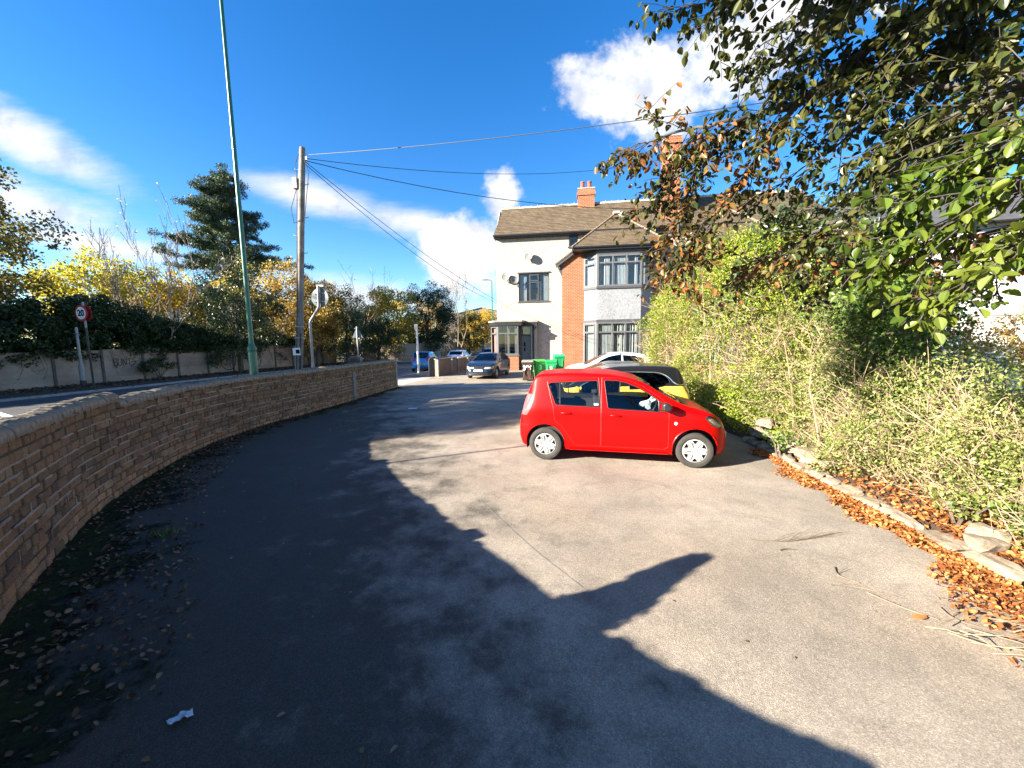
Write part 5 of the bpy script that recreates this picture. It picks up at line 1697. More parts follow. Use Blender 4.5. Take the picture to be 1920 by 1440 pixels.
SPEC_B = dict(   # longer, lower hatchback
    wb=2.63, r=.315, arch=.372, half_track=.775, x0=-.79, x1=3.47,
    top=[(-.79, .70), (-.77, .82), (-.72, .95), (-.62, 1.08), (-.40, 1.27), (-.18, 1.36), (.0, 1.395), (.5, 1.44), (.95, 1.45), (1.35, 1.41), (1.65, 1.31), (2.0, 1.16), (2.32, 1.01), (2.42, .985), (2.8, .93), (3.1, .85), (3.3, .74), (3.42, .60), (3.47, .48)],
    belt=[(-.79, .62), (-.7, .90), (-.4, .985), (.2, .97), (1.0, .95), (1.9, .92), (2.4, .90), (2.8, .84), (3.2, .70), (3.47, .44)],
    bot=[(-.79, .38), (-.7, .27), (-.5, .22), (.4, .20), (2.2, .19), (2.9, .20), (3.35, .20), (3.47, .25)],
    W=[(-.79, .66), (-.74, .76), (-.6, .84), (-.2, .895), (.5, .905), (1.8, .905), (2.5, .90), (2.9, .87), (3.2, .79), (3.38, .66), (3.47, .50)],
    wt=[(-.79, .56), (-.6, .60), (-.2, .62), (.5, .64), (1.2, .63), (1.6, .61), (2.0, .68), (2.4, .74), (2.9, .74), (3.2, .66), (3.47, .42)],
    ws=(1.42, 2.36), rw=(-.64, -.22),
    win=[[(-.05, 1.20), (.3, 1.305), (.80, 1.335), (.80, .985), (.05, 1.01), (-.08, 1.10)], [(.88, 1.335), (1.10, 1.335), (1.40, 1.285), (1.75, 1.14), (1.98, 1.0), (1.96, .95), (.88, .98)]],
    doors=[], tail=[(-.82, .78), (-.62, .78), (-.40, .86), (-.42, .96), (-.66, 1.0)], head=[(2.98, .76), (3.06, .80), (3.42, .68), (3.44, .60), (3.25, .58), (3.06, .66)])


def stretch(sp, kx=1.0, ky=1.0, kz=1.0, **kw):
    o = dict(sp)
    for k in ('top', 'belt', 'bot', 'W', 'wt'):
        kk = ky if k in ('W', 'wt') else kz
        o[k] = [(x * kx, v * kk) for x, v in sp[k]]
    for k in ('win', 'doors'):
        o[k] = [[(x * kx, z * kz) for x, z in q] for q in sp[k]]
    for k in ('tail', 'head'):
        o[k] = [(x * kx, z * kz) for x, z in sp[k]]
    for k in ('wb', 'x0', 'x1'): o[k] = sp[k] * kx
    o['ws'] = tuple(v * kx for v in sp['ws']); o['rw'] = tuple(v * kx for v in sp['rw'])
    o['half_track'] = sp['half_track'] * ky
    o.update(kw)
    return o


def inpoly(px, pz, poly):
    r = False; j = len(poly) - 1
    for i in range(len(poly)):
        xi, zi = poly[i]; xj, zj = poly[j]
        if (zi > pz) != (zj > pz) and px < (xj - xi) * (pz - zi) / (zj - zi) + xi: r = not r
        j = i
    return r


class Body:
    SUB = 4

    def __init__(s, sp):
        s.sp = sp

    def ctl(s, x):
        sp = s.sp
        zb, zs, zt, W, wt = pchip(sp['bot'], x), pchip(sp['belt'], x), pchip(sp['top'], x), pchip(sp['W'], x), pchip(sp['wt'], x)
        zs = min(zs, zt - .045); wt = min(wt, W * .96)
        hgt = zs - zb; up = zt - zs
        e = .985 * W
        sh = min(1.0, up / .25)
        return [(0, zb), (.80 * W, zb), (.945 * W, zb + .035), (.992 * W, zb + .30 * hgt), (W, zb + .66 * hgt), (e, zs),
                (e + (wt - e) * (.70 * sh + .45 * (1 - sh)), zs + .72 * up), (wt, zs + up * (.925 * sh + .88 * (1 - sh))), (.70 * wt, zt - .016 * sh - .004), (0, zt)]

    def ring(s, x):
        P = s.ctl(x); Q = [(-P[1][0], P[1][1])] + P + [(-P[-2][0], P[-2][1])]
        out = []
        for i in range(1, len(Q) - 2):
            p0, p1, p2, p3 = [np.array(q) for q in Q[i - 1:i + 3]]
            for k in range(s.SUB):
                t = k / s.SUB
                out.append(.5 * ((2 * p1) + (p2 - p0) * t + (2 * p0 - 5 * p1 + 4 * p2 - p3) * t * t + (3 * p1 - p0 - 3 * p2 + p3) * t ** 3))
        out.append(np.array(P[-1]))
        return out

    def y(s, x, z):
        r = s.ring(x)[2 * s.SUB:8 * s.SUB + 1]
        return float(np.interp(z, [q[1] for q in r], [q[0] for q in r]))

    def xfront(s, y, z, front=True):
        """x of the nose (or tail) surface at half width |y| and height z"""
        xs = np.linspace(s.sp['x1'], s.sp['x1'] - .9, 60) if front else np.linspace(s.sp['x0'], s.sp['x0'] + .7, 60)
        for x in xs:
            zt = pchip(s.sp['top'], x)
            if z < zt - .01 and s.y(x, z) > abs(y): return float(x)
        return float(xs[-1])


def car(name, sp, loc, heading, paint, label, k=.955, hub='spoke6', group=None, roof_paint=None, roof_line=None, chrome=None, plate=None, front=False, rear=False,
        glass=None, interior=True, doors=True, mirror=None, detail=True, cat='car', hubmat=None, handles=None, tail_mat=None):
    gl = glass or M_cglass
    root = empty(name, loc, heading, label, cat, group)
    B = Body(sp)
    x0, x1 = sp['x0'], sp['x1']
    u = np.linspace(0, 1, 76 if detail else 46)
    xs = list(x0 + (x1 - x0) * (.55 * u + .45 * (.5 - .5 * np.cos(math.pi * u))))
    for xx in (*sp['ws'], *sp['rw']):
        i = int(np.argmin([abs(q - xx) for q in xs])); xs[i] = xx
    bm = bmesh.new()
    rings = []
    for x in xs:
        r = B.ring(x)
        left = [bm.verts.new((x, q[0], q[1])) for q in r[1:-1]]
        bot = bm.verts.new((x, 0, r[0][1])); top = bm.verts.new((x, 0, r[-1][1]))
        right = [bm.verts.new((x, -q[0], q[1])) for q in r[1:-1]]
        rings.append([bot] + left + [top] + right[::-1])
    m = len(rings[0])
    for a, b in zip(rings[:-1], rings[1:]):
        for i in range(m):
            j = (i + 1) % m
            bm.faces.new((a[i], a[j], b[j], b[i]))
    bm.faces.new(rings[0][::-1]); bm.faces.new(rings[-1])
    bmesh.ops.recalc_face_normals(bm, faces=bm.faces)
    r, A = sp['r'], sp['arch']
    arcs = [[(cx + A * math.cos(2 * math.pi * q / 26), r + .02 + A * math.sin(2 * math.pi * q / 26)) for q in range(26)] for cx in (0, sp['wb'])]

    def flt(poly, side, ymin, axis='xz'):
        xs_ = [p[0] for p in poly]; zs_ = [p[1] for p in poly]
        lo, hi, zl, zh = min(xs_) - .02, max(xs_) + .02, min(zs_) - .02, max(zs_) + .02
        out = []
        for f in bm.faces:
            vx = [v.co for v in f.verts]
            if axis == 'xz':
                if all(q.y * side <= ymin for q in vx): continue
                a0, a1 = min(q.x for q in vx), max(q.x for q in vx)
            else:
                if axis == 'yzf' and all(q.x < sp['x1'] - .75 for q in vx): continue
                if axis == 'yzr' and all(q.x > sp['x0'] + .75 for q in vx): continue
                a0, a1 = min(q.y for q in vx), max(q.y for q in vx)
            if a1 < lo or a0 > hi: continue
            b0, b1 = min(q.z for q in vx), max(q.z for q in vx)
            if b1 < zl or b0 > zh: continue
            out.append(f)
        return out

    def cut(poly, side, ymin, axis='xz'):
        n = len(poly)
        for i in range(n):
            p, q = poly[i], poly[(i + 1) % n]
            fs = flt(poly, side, ymin, axis)
            gm = list(set(fs) | set(e for f in fs for e in f.edges) | set(v for f in fs for v in f.verts))
            if axis == 'xz':
                co = (p[0], 0, p[1]); no = (q[1] - p[1], 0, -(q[0] - p[0]))
            else:
                co = (0, p[0], p[1]); no = (0, q[1] - p[1], -(q[0] - p[0]))
            bmesh.ops.bisect_plane(bm, geom=gm, dist=1e-5, plane_co=co, plane_no=no)

    def inside(poly, side, ymin, axis='xz'):
        out = []
        for f in flt(poly, side, ymin, axis):
            c = f.calc_center_median()
            if axis == 'xz':
                if c.y * side > ymin and inpoly(c.x, c.z, poly): out.append(f)
            elif inpoly(c.y, c.z, poly): out.append(f)
        return out

    yw = .5 * max(w for _, w in sp['W'])
    cuts = []
    for side in (1, -1):
        for a in arcs: cuts.append(('arch', a, side, yw, 'xz'))
        for w in sp['win']: cuts.append(('win', w, side, yw * .6, 'xz'))
        cuts.append(('head', sp['head'], side, .28, 'xz'))
        cuts.append(('tail', sp['tail'], side, .38 if not rear else .42, 'xz'))
        if doors:
            for d in sp['doors']: cuts.append(('door', d, side, yw * .7, 'xz'))
    for kind, poly, mt in sp.get('front_cuts', []) if front else []:
        cuts.append((kind, poly, 0, 0, 'yzf'))
    for kind, poly, mt in sp.get('rear_cuts', []) if rear else []:
        cuts.append((kind, poly, 0, 0, 'yzr'))
    for kind, poly, side, ym, ax in cuts: cut(poly, side, ym, ax)
    if roof_line:
        for (p, q) in zip(roof_line[:-1], roof_line[1:]):
            gm = [f for f in bm.faces if p[0] - .02 <= f.calc_center_median().x <= q[0] + .02]
            gm = list(set(gm) | set(e for f in gm for e in f.edges) | set(v for f in gm for v in f.verts))
            bmesh.ops.bisect_plane(bm, geom=gm, dist=1e-5, plane_co=(p[0], 0, p[1]), plane_no=(-(q[1] - p[1]), 0, q[0] - p[0]))
    bm.normal_update()
    bm.verts.ensure_lookup_table()

    def take(faces, nm, mat, parent, off=0.0):
        if not faces: return None
        vm, vs, ns, fs = {}, [], [], []
        for f in faces:
            ids = []
            for v in f.verts:
                if v not in vm:
                    vm[v] = len(vs); vs.append(v.co + v.normal * off); ns.append(v.normal.copy())
                ids.append(vm[v])
            fs.append(ids)
        me = bpy.data.meshes.new(nm); me.from_pydata([tuple(q * k) for q in vs], [], fs)
        o = link(nm, me, parent, mat, smooth=True)
        me.normals_split_custom_set_from_vertices([tuple(q) for q in ns])
        return o

    taken = set()
    def grab(faces):
        out = [f for f in faces if f not in taken]; taken.update(out); return out

    def place(b, nm, mat, parent=root, smooth=False, bevel=0):
        b.v = [(x * k, y * k, z * k) for x, y, z in b.v]
        return b.build(nm, mat, parent, smooth=smooth, bevel=bevel)

    winf, doorf, headf, tailf, fcut = [], [], [], [], []
    for kind, poly, side, ym, ax in cuts:
        if kind == 'arch': grab(inside(poly, side, ym, ax))
    for kind, poly, side, ym, ax in cuts:
        if kind == 'win': winf.append((poly, side, grab(inside(poly, side, ym, ax))))
        elif kind == 'head': headf.append((side, grab(inside(poly, side, ym, ax))))
        elif kind == 'tail': tailf.append((side, grab(inside(poly, side, ym, ax))))
        elif ax != 'xz': fcut.append((kind, grab(inside(poly, side, ym, ax))))
    # screens
    wlo = 7 * B.SUB
    zlim = lambda f: abs(f.calc_center_median().y)
    wsF = grab([f for f in bm.faces if f not in taken and sp['ws'][0] < f.calc_center_median().x < sp['ws'][1] and f.normal.z > .2 and f.normal.x > .18 and zlim(f) < pchip(sp['wt'], f.calc_center_median().x) - .02 and f.calc_center_median().z > pchip(sp['top'], f.calc_center_median().x) - .05])
    rwF = grab([f for f in bm.faces if f not in taken and sp['rw'][0] < f.calc_center_median().x < sp['rw'][1] and f.normal.x < -.25 and zlim(f) < pchip(sp['wt'], f.calc_center_median().x) - .03 and f.calc_center_median().z > pchip(sp['belt'], f.calc_center_median().x) + .01])
    for kind, poly, side, ym, ax in cuts:
        if kind == 'door': doorf.append((poly, side, grab(inside(poly, side, ym, ax))))

    def is_roof(f):
        c = f.calc_center_median()
        return c.z > np.interp(c.x, [p[0] for p in roof_line], [p[1] for p in roof_line])

    bodyF = [f for f in bm.faces if f not in taken]
    if roof_paint:
        take([f for f in bodyF if is_roof(f)], 'roof', roof_paint, root)
        bodyF = [f for f in bodyF if not is_roof(f)]
    take(bodyF, 'body', paint, root)
    take(wsF, 'windscreen', gl, root, -.004); take(rwF, 'rear_window', gl, root, -.004)
    dobj = {}
    for i, (poly, side, fs) in enumerate(doorf):
        dobj[(side, sp['doors'].index(poly))] = d_ = take(fs, 'door', paint, root)
        b = MB(); n = len(poly)
        for j in range(n):
            p, q = poly[j], poly[(j + 1) % n]; st = max(2, int(math.hypot(q[0] - p[0], q[1] - p[1]) / .07))
            pts = []
            for t in range(st + 1):
                x, z = p[0] + (q[0] - p[0]) * t / st, p[1] + (q[1] - p[1]) * t / st
                pts.append((x, side * (B.y(x, z) + .0005), z))
            b.tube(pts, .0034, 5, cap=False)
        place(b, 'door_seam', M_trim, d_ or root)
    for poly, side, fs in winf:
        di = sp['win'].index(poly) if doors else -1
        par = dobj.get((side, di)) or root
        wobj = take(fs, 'window', gl, par, -.007)
        b = MB(); n = len(poly); pts = []
        for j in range(n):
            p, q = poly[j], poly[(j + 1) % n]; st = max(1, int(math.hypot(q[0] - p[0], q[1] - p[1]) / .06))
            for t in range(st):
                x, z = p[0] + (q[0] - p[0]) * t / st, p[1] + (q[1] - p[1]) * t / st
                pts.append((x, side * (B.y(x, z) + .001), z))
        pts.append(pts[0])
        b.tube(pts, .0085, 6, cap=False)
        place(b, 'window_seal', M_trim, par, smooth=True)
        # quarter-light bar in the rear window of the tall hatch
        if sp is SPEC_A and sp['win'].index(poly) == 0:
            b = MB(); pts = [(x, side * (B.y(x, z) - .002), z) for x, z in ((.245, 1.365), (.252, 1.25), (.258, 1.1), (.262, .995))]
            b.tube(pts, .011, 6); place(b, 'window_bar', M_trim, par, smooth=True)
    for side, fs in headf:
        h = take(fs, 'headlight', M_headl, root, .001)
        take(fs, 'headlight_bowl', M_hlin, h or root, -.03)
    for side, fs in tailf: take(fs, 'tail_light', tail_mat or M_taill, root, .002)
    for kind, fs in fcut:
        mt = [q for q in (sp.get('front_cuts', []) + sp.get('rear_cuts', [])) if q[0] == kind][0][2]
        take(fs, kind, mt, root, .002)
    bm.free()
    # wheel arches, wheels
    ht = sp['half_track']
    for cx in (0, sp['wb']):
        for side in (1, -1):
            b = MB(); pts = []; vs = []; n = 18
            for q in range(n + 1):
                a = -.35 + (math.pi + .7) * q / n
                x, z = cx + A * 1.01 * math.cos(a), r + .02 + A * 1.01 * math.sin(a)
                yo = B.y(x, max(z, .24)) if z < 1.1 else .7
                vs += [(x, side * (yo - .004), z), (x, side * .42, z)]
                if z > .2: pts.append((cx + A * math.cos(a), side * (B.y(cx + A * math.cos(a), max(z, .24)) - .002), r + .02 + A * math.sin(a)))
            b.add(vs, [(2 * q, 2 * q + 1, 2 * q + 3, 2 * q + 2) for q in range(n)])
            b.add([(cx + A * math.cos(a), side * .425, r + .02 + A * math.sin(a)) for a in np.linspace(-.35, math.pi + .35, 14)], [tuple(range(14))])
            place(b, 'wheel_arch', M_dark)
            b = MB(); b.tube(pts, .010, 6); place(b, 'arch_lip', paint, smooth=True)
            w = bpy.data.objects.new('wheel', None); COL.objects.link(w); w.parent = root
            w.location = (cx * k, side * ht * k, r * k)
            Mx = Matrix.Rotation(R(-90 * side), 4, 'X')   # lathe z -> outward
            tw = .085
            pr = [(r * .64, -tw), (r * .80, -tw * 1.05), (r * .95, -tw * .92), (r * .995, -tw * .6), (r, 0), (r * .995, tw * .6), (r * .95, tw * .92), (r * .80, tw * 1.08), (r * .68, tw * .95), (r * .64, tw * .80)]
            b = MB().lathe(pr, 40 if detail else 22, Mx); place(b, 'tyre', M_rubber, w, smooth=True)
            b = MB().lathe([(r * .66, tw * .55), (0, tw * .45)], 24, Mx); place(b, 'wheel_disc', M_trim, w)
            b = MB()
            nh = 6 if hub == 'spoke6' else 5
            na, radii = (120 if detail else 40), [.0, .07, .13, .16, .24, .34, .42, .47, .52, .56, .60, .64, .665]
            prof = {.0: .9, .07: .92, .13: .90, .16: .82, .24: .86, .34: .93, .42: 1.0, .47: 1.02, .52: 1.03, .56: 1.02, .60: 1.0, .64: .98, .665: .84}
            vs = []; ph = 0.26 if cx == 0 else 1.05
            for rr in radii:
                for q in range(na):
                    a = 2 * math.pi * q / na
                    d = (((a + ph) * nh / (2 * math.pi)) % 1.0) - .5      # 0 at hole centre
                    z = tw * prof[rr] + (.010 * (abs(abs(d) - .5) < .10) * (.16 < rr < .6)) - (.012 if .2 < rr < .5 and abs(abs(d) - .28) < .04 else 0)
                    vs.append(tuple(Mx @ Vector((rr * r * math.cos(a), rr * r * math.sin(a), z))))
            fs = []
            for i in range(1, len(radii) - 1):
                for q in range(na):
                    a = 2 * math.pi * (q + .5) / na
                    d = (((a + ph) * nh / (2 * math.pi)) % 1.0) - .5
                    rm_ = (radii[i] + radii[i + 1]) / 2
                    lim = max(0, (rm_ - .36) / .22) * (.235 if hub == 'spoke6' else .33)
                    if .38 < rm_ < .585 and abs(d) < lim: continue
                    q2 = (q + 1) % na
                    fs.append((i * na + q, i * na + q2, (i + 1) * na + q2, (i + 1) * na + q))
            fs.append(tuple(na + q for q in range(na)))
            b.add(vs, fs); place(b, 'hubcap', hubmat or M_hub, w, smooth=True)
    # cabin
    if interior:
        zf, bl = .42, .90
        b = MB(); W_ = .88 * max(w for _, w in sp['W'])
        b.box(x0 + .30, sp['ws'][1] + .1, -W_, W_, .26, .30)
        for sgn in (-1, 1): b.box(x0 + .35, sp['ws'][1] + .05, sgn * W_ - .012, sgn * W_ + .012, .30, pchip(sp['belt'], 1.0) - .06)
        b.box(x0 + .28, x0 + .31, -W_ * .9, W_ * .9, .30, .88)
        b.box(sp['ws'][1] + .02, sp['ws'][1] + .05, -W_ * .9, W_ * .9, .30, .88)
        place(b, 'cabin_tub', M_dark)
        fx = sp['ws'][0] - .42
        for y in (-.36, .36):
            b = MB(); b.box(fx - .22, fx + .26, y - .23, y + .23, .40, .56)
            b.prism([(fx - .24, .48), (fx - .08, .50), (fx - .22, 1.10), (fx - .34, 1.12)], (0, .42, 0), (0, y - .21, 0)); o = place(b, 'seat', M_seat, bevel=.03)
            b = MB(); b.box(fx - .36, fx - .27, y - .12, y + .12, 1.165, 1.33).box(fx - .33, fx - .31, y - .05, y - .03, 1.09, 1.17).box(fx - .33, fx - .31, y + .03, y + .05, 1.09, 1.17); place(b, 'headrest', M_seat, o, bevel=.03)
        b = MB(); rx = .12; b.box(rx - .1, rx + .4, -.60, .60, .42, .56); b.prism([(rx - .12, .5), (rx + .02, .52), (rx - .12, 1.03), (rx - .24, 1.03)], (0, 1.2, 0), (0, -.6, 0)); o = place(b, 'rear_seat', M_seat, bevel=.03)
        for y in (-.36, .36):
            b = MB(); b.box(rx - .25, rx - .15, y - .12, y + .12, 1.04, 1.17); place(b, 'headrest', M_seat, o, bevel=.02)
        dx = sp['ws'][1] - .35
        b = MB(); b.prism([(dx - .06, .52), (dx + .32, .50), (dx + .34, .93), (dx + .15, .96), (dx + .02, .90)], (0, 1.42 * W_ / .73 * .98, 0), (0, -.71 * W_ / .73 * .98, 0)); place(b, 'dashboard', M_dark, bevel=.02)
        b = MB(); Mx = Matrix.Translation((dx - .10, -.36, .90)) @ Matrix.Rotation(R(-62), 4, 'Y')
        b.tube([Mx @ Vector((.18 * math.cos(a), .18 * math.sin(a), 0)) for a in np.linspace(0, 2 * math.pi, 25)], .015, 7, cap=False)
        b.tube([Mx @ Vector((-.17, 0, 0)), Mx @ Vector((.17, 0, 0))], .02, 6); b.tube([Mx @ Vector((0, 0, 0)), Mx @ Vector((0, 0, -.16))], .03, 6); place(b, 'steering_wheel', M_trim, smooth=True)
    # mirrors
    for side in (1, -1):
        mx_, mz = sp['ws'][1] - .30, pchip(sp['belt'], sp['ws'][1] - .3) + .03
        yy = B.y(mx_, mz) - .01
        b = MB(); b.prism([(mx_ - .06, mz + .01), (mx_ + .02, mz), (mx_ + .09, mz + .035), (mx_ + .07, mz + .12), (mx_ + .0, mz + .145), (mx_ - .06, mz + .13)], (0, side * .15, 0), (0, side * (yy + .05), 0))
        b.box(mx_ - .01, mx_ + .05, min(side * yy, side * (yy + .06)), max(side * yy, side * (yy + .06)), mz, mz + .06)
        place(b, 'wing_mirror', mirror or paint, bevel=.03)
    # door handles
    if doors or handles:
        for side in (1, -1):
            for hx, hz in (handles or ((.28, .86), (1.10, .84))):
                yy = B.y(hx + .08, hz)
                b = MB(); b.tube([(hx, side * (yy + .002), hz), (hx + .02, side * (yy + .022), hz), (hx + .15, side * (yy + .022), hz + .002), (hx + .17, side * (yy + .002), hz + .002)], [.012, .014, .014, .012], 8)
                place(b, 'door_handle', paint, root, smooth=True)
    if detail:
        b = MB(); ax_ = sp['rw'][1] + .08 if sp is SPEC_A else sp['rw'][1] + .1; zt = pchip(sp['top'], ax_)
        b.tube([(ax_, .0, zt - .01), (ax_ - .03, 0, zt + .05)], .012, 6); b.tube([(ax_ - .03, 0, zt + .05), (ax_ - .11, 0, zt + .20)], .004, 5); place(b, 'aerial', M_trim)
        b = MB()
        for y0, y1 in ((-.52, .0), (.05, .55)):
            pts = []
            for t in range(6):
                y = y0 + (y1 - y0) * t / 5; x = sp['ws'][1] - .03 - .03 * abs(t - 2) * .3
                pts.append((x, y, pchip(sp['top'], x) + .012 - .02 * abs(y)))
            b.tube(pts, .008, 5)
        place(b, 'wiper', M_trim)
        # black scuttle panel under the screen
        b = MB(); vs = []
        for t in range(9):
            y = -.62 + 1.24 * t / 8; xa, xb = sp['ws'][1] + .005, sp['ws'][1] + .085 - .03 * (abs(y) / .62) ** 2
            for x in (xa, xb):
                rr_ = B.ring(x); rr_ = rr_[6 * B.SUB:]
                vs.append((x, y, float(np.interp(abs(y), [q[0] for q in rr_][::-1], [q[1] for q in rr_][::-1])) + .004))
        b.add(vs, [(2 * t, 2 * t + 1, 2 * t + 3, 2 * t + 2) for t in range(8)]); place(b, 'scuttle', M_trim, smooth=True)
    if chrome:
        for side in (1, -1):
            b = MB(); P_ = catmull([(x, 0, z) for x, z in chrome], 6)
            b.tube([(p.x, side * (B.y(p.x, p.z) + .004), p.z) for p in P_], .014, 6); place(b, 'chrome_strip', M_chrome, smooth=True)
    if plate:
        for where, mt in plate:
            f_ = where == 'front'
            x = B.xfront(0.2, .47 if f_ else .62, f_) ; s_ = 1 if f_ else -1
            z = sp.get('plate_f', .46) if f_ else sp.get('plate_r', .62)
            xx = B.xfront(.22, z, f_) + s_ * .03
            b = MB(); b.box(min(xx, xx + s_ * .012), max(xx, xx + s_ * .012), -.26, .26, z - .055, z + .055); po = place(b, 'number_plate', mt, bevel=.004)
            b = MB(); y = -.20
            for w_ in (.05, .05, .05, .05, 0, .05, .05, .05):
                if w_: b.box(min(xx + s_ * .013, xx + s_ * .015), max(xx + s_ * .013, xx + s_ * .015), y, y + .032, z - .03, z + .03)
                y += .052 if w_ else .035
            place(b, 'plate_characters', M_blk, po)
    return root, B


K = .955
# --- the red hatchback
M_redp = car_paint('bright red paint', (.44, .0003, .0003), 0.0, .4, .07)
hd = math.atan2(-.232, .973)
n_ = Vector((.232, .973, 0))
red_loc = Vector((.56, 6.36, .006)) + n_ * (.735 * K)
red, RB = car('red_hatchback', SPEC_A, red_loc, hd, M_redp, 'bright red five door hatchback parked in the sun with silver hubcaps', K, plate=(('rear', M_plate_y), ('front', M_plate_w)), mirror=M_trim, tail_mat=M_tailp)
def rput(b, nm, mat, **kw):
    b.v = [(x * K, y * K, z * K) for x, y, z in b.v]
    return b.build(nm, mat, red, **kw)
for sgn in (1, -1):
    y = RB.y(2.13, .735)
    b = MB().lathe([(0, .010), (.018, .008), (.026, 0)], 14, Matrix.Translation((2.13, sgn * y, .735)) @ Matrix.Rotation(R(-90 * sgn), 4, 'X')); rput(b, 'side_indicator', M_white, smooth=True)
    # black triangle behind the mirror
    P_ = [(1.875, .925), (1.885, 1.09), (2.0, 1.0), (2.03, .95), (2.0, .925)]
    b = MB(); b.add([(x, sgn * (RB.y(x, z) + .004), z) for x, z in P_], [(0, 1, 2, 3, 4)]); rput(b, 'mirror_triangle', M_trim)
    # sill strip and bumper line
    b = MB(); b.tube([(x, sgn * (RB.y(x, .62) + .0006), .62 + .05 * (x + .49)) for x in np.linspace(-.48, -.30, 6)], .004, 5); rput(b, 'bumper_seam', M_trim)
    b = MB(); b.tube([(x, sgn * (RB.y(x, .28) - .004), .225) for x in np.linspace(.42, 2.02, 12)], .014, 6); rput(b, 'sill_strip', M_redp, smooth=True)
b = MB().box(.83, .90, -(RB.y(.86, 1.0) + .002), -(RB.y(.86, 1.0) - .002), 1.0, 1.035); rput(b, 'window_sticker', M_plate_w)
# crumpled pale cloth on the dashboard
b = MB()
for i in range(7):
    b.tube([(1.72 + random.uniform(-.1, .12), random.uniform(-.55, -.15), .95), (1.78 + random.uniform(-.08, .1), random.uniform(-.5, -.2), 1.03 + random.uniform(0, .06))], [.05, .02], 6)
rput(b, 'dashboard_cloth', simple('pale teal cloth', (.35, .42, .42), .8, var=.4, nscale=20), smooth=True)

# --- yellow car with a black roof, reversed in beside it (nose to the left)
M_yel = car_paint('soft yellow paint', (.72, .50, .07), 0.0, .3)
M_blkp = car_paint('gloss black paint', (.010, .010, .011), 0.0, .2)
SPEC_Y = stretch(SPEC_A, 1.02, 1.02, .985, r=.315, arch=.365)
SPEC_Y['win'] = [[(.02, 1.22), (.10, 1.30), (.30, 1.36), (.84, 1.375), (.86, 1.0), (.30, 1.03), (.10, 1.08), (.00, 1.15)], SPEC_Y['win'][1]]
SPEC_Y['doors'] = []
SPEC_Y['tail'] = [(-.50, .90), (-.40, .90), (-.33, .97), (-.35, 1.03), (-.44, 1.02)]
line = [(-.6, 1.07), (.0, 1.07), (1.9, 1.05), (2.30, 1.0), (2.4, 2.0), (3.3, 2.0)]
chr_ = [(-.30, 1.10), (-.18, 1.10), (-.08, 1.15), (.04, 1.27), (.22, 1.355), (.5, 1.375), (1.1, 1.375), (1.4, 1.31), (1.85, 1.11), (2.1, .96)]
yh = math.atan2(.16, -.987)
yloc = Vector((3.42, 8.70, .006))
yel, YB = car('yellow_car', SPEC_Y, yloc, yh, M_yel, 'yellow small car with black roof and chrome window line behind the red hatchback', K, hub='five', roof_paint=M_blkp, roof_line=line, chrome=chr_, plate=(('rear', M_plate_y),), glass=M_cglass_d, doors=False, handles=((1.0, .80),), mirror=M_yel)
# --- dark car next to it, then the white crossover
dk, _ = car('dark_hatchback', stretch(SPEC_B, .93, .96, .985), (4.0, 11.7, .006), math.atan2(.10, -.99), car_paint('dark grey metallic paint', (.022, .024, .027), .4, .3), 'dark grey hatchback between the yellow car and the white crossover', K, hub='five', glass=M_cglass_d, doors=False, chrome=[(-.3, 1.22), (.3, 1.345), (.9, 1.37), (1.3, 1.32), (1.9, 1.05)])
wh, _ = car('white_crossover', stretch(SPEC_B, .97, 1.0, 1.085, r=.33, arch=.385), (5.35, 16.3, .006), math.atan2(.10, -.99), car_paint('white paint', (.74, .74, .74), 0, .3), 'white crossover parked nose left in front of the brick bay', K, hub='five', glass=M_cglass_d, doors=False)
# --- grey hatchback facing us
gf = [('upper_grille', [(-.34, .60), (.34, .60), (.40, .70), (.30, .72), (-.30, .72), (-.40, .70)], M_trim), ('lower_grille', [(-.52, .27), (.52, .27), (.60, .37), (-.60, .37)], M_trim),
      ('fog_recess', [(.60, .28), (.78, .30), (.80, .42), (.66, .40)], M_trim), ('fog_pocket', [(-.78, .30), (-.60, .28), (-.66, .40), (-.80, .42)], M_trim)]
SPEC_S = stretch(SPEC_B, 1, 1, 1.0, front_cuts=gf, plate_f=.50)
M_greyp = car_paint('slate grey metallic paint', (.012, .022, .050), .3, .3)
sh_ = math.atan2(-1.0, -.24)
sloc = Vector((-1.02, 23.65, .006))
seat_, SB = car('grey_hatchback', SPEC_S, sloc, sh_, M_greyp, 'slate grey hatchback facing the camera beside the porch', K, hub='five', front=True, plate=(('front', M_plate_w),), doors=False, glass=glass_mat('blue tinted screen', (.16, .22, .26)))
b = MB(); xb = SB.xfront(.02, .665) + .012
b.prism([(-.055, .62), (.055, .62), (.062, .66), (.045, .70), (-.045, .70), (-.062, .66)], (.014, 0, 0), (xb, 0, 0), (0, 1, 0), (0, 0, 1))
b.v = [(x * K, y * K, z * K) for x, y, z in b.v]; b.build('badge', M_chrome, seat_)
# chrome bars framing the grilles
b = MB()
for zz_, hw in ((.725, .31), (.595, .35), (.262, .60)):
    b.tube([(SB.xfront(abs(y), zz_) + .012, y, zz_) for y in np.linspace(-hw, hw, 11)], .010, 6)
b.v = [(x * K, y * K, z * K) for x, y, z in b.v]; b.build('grille_trim', M_chrome, seat_, smooth=True)

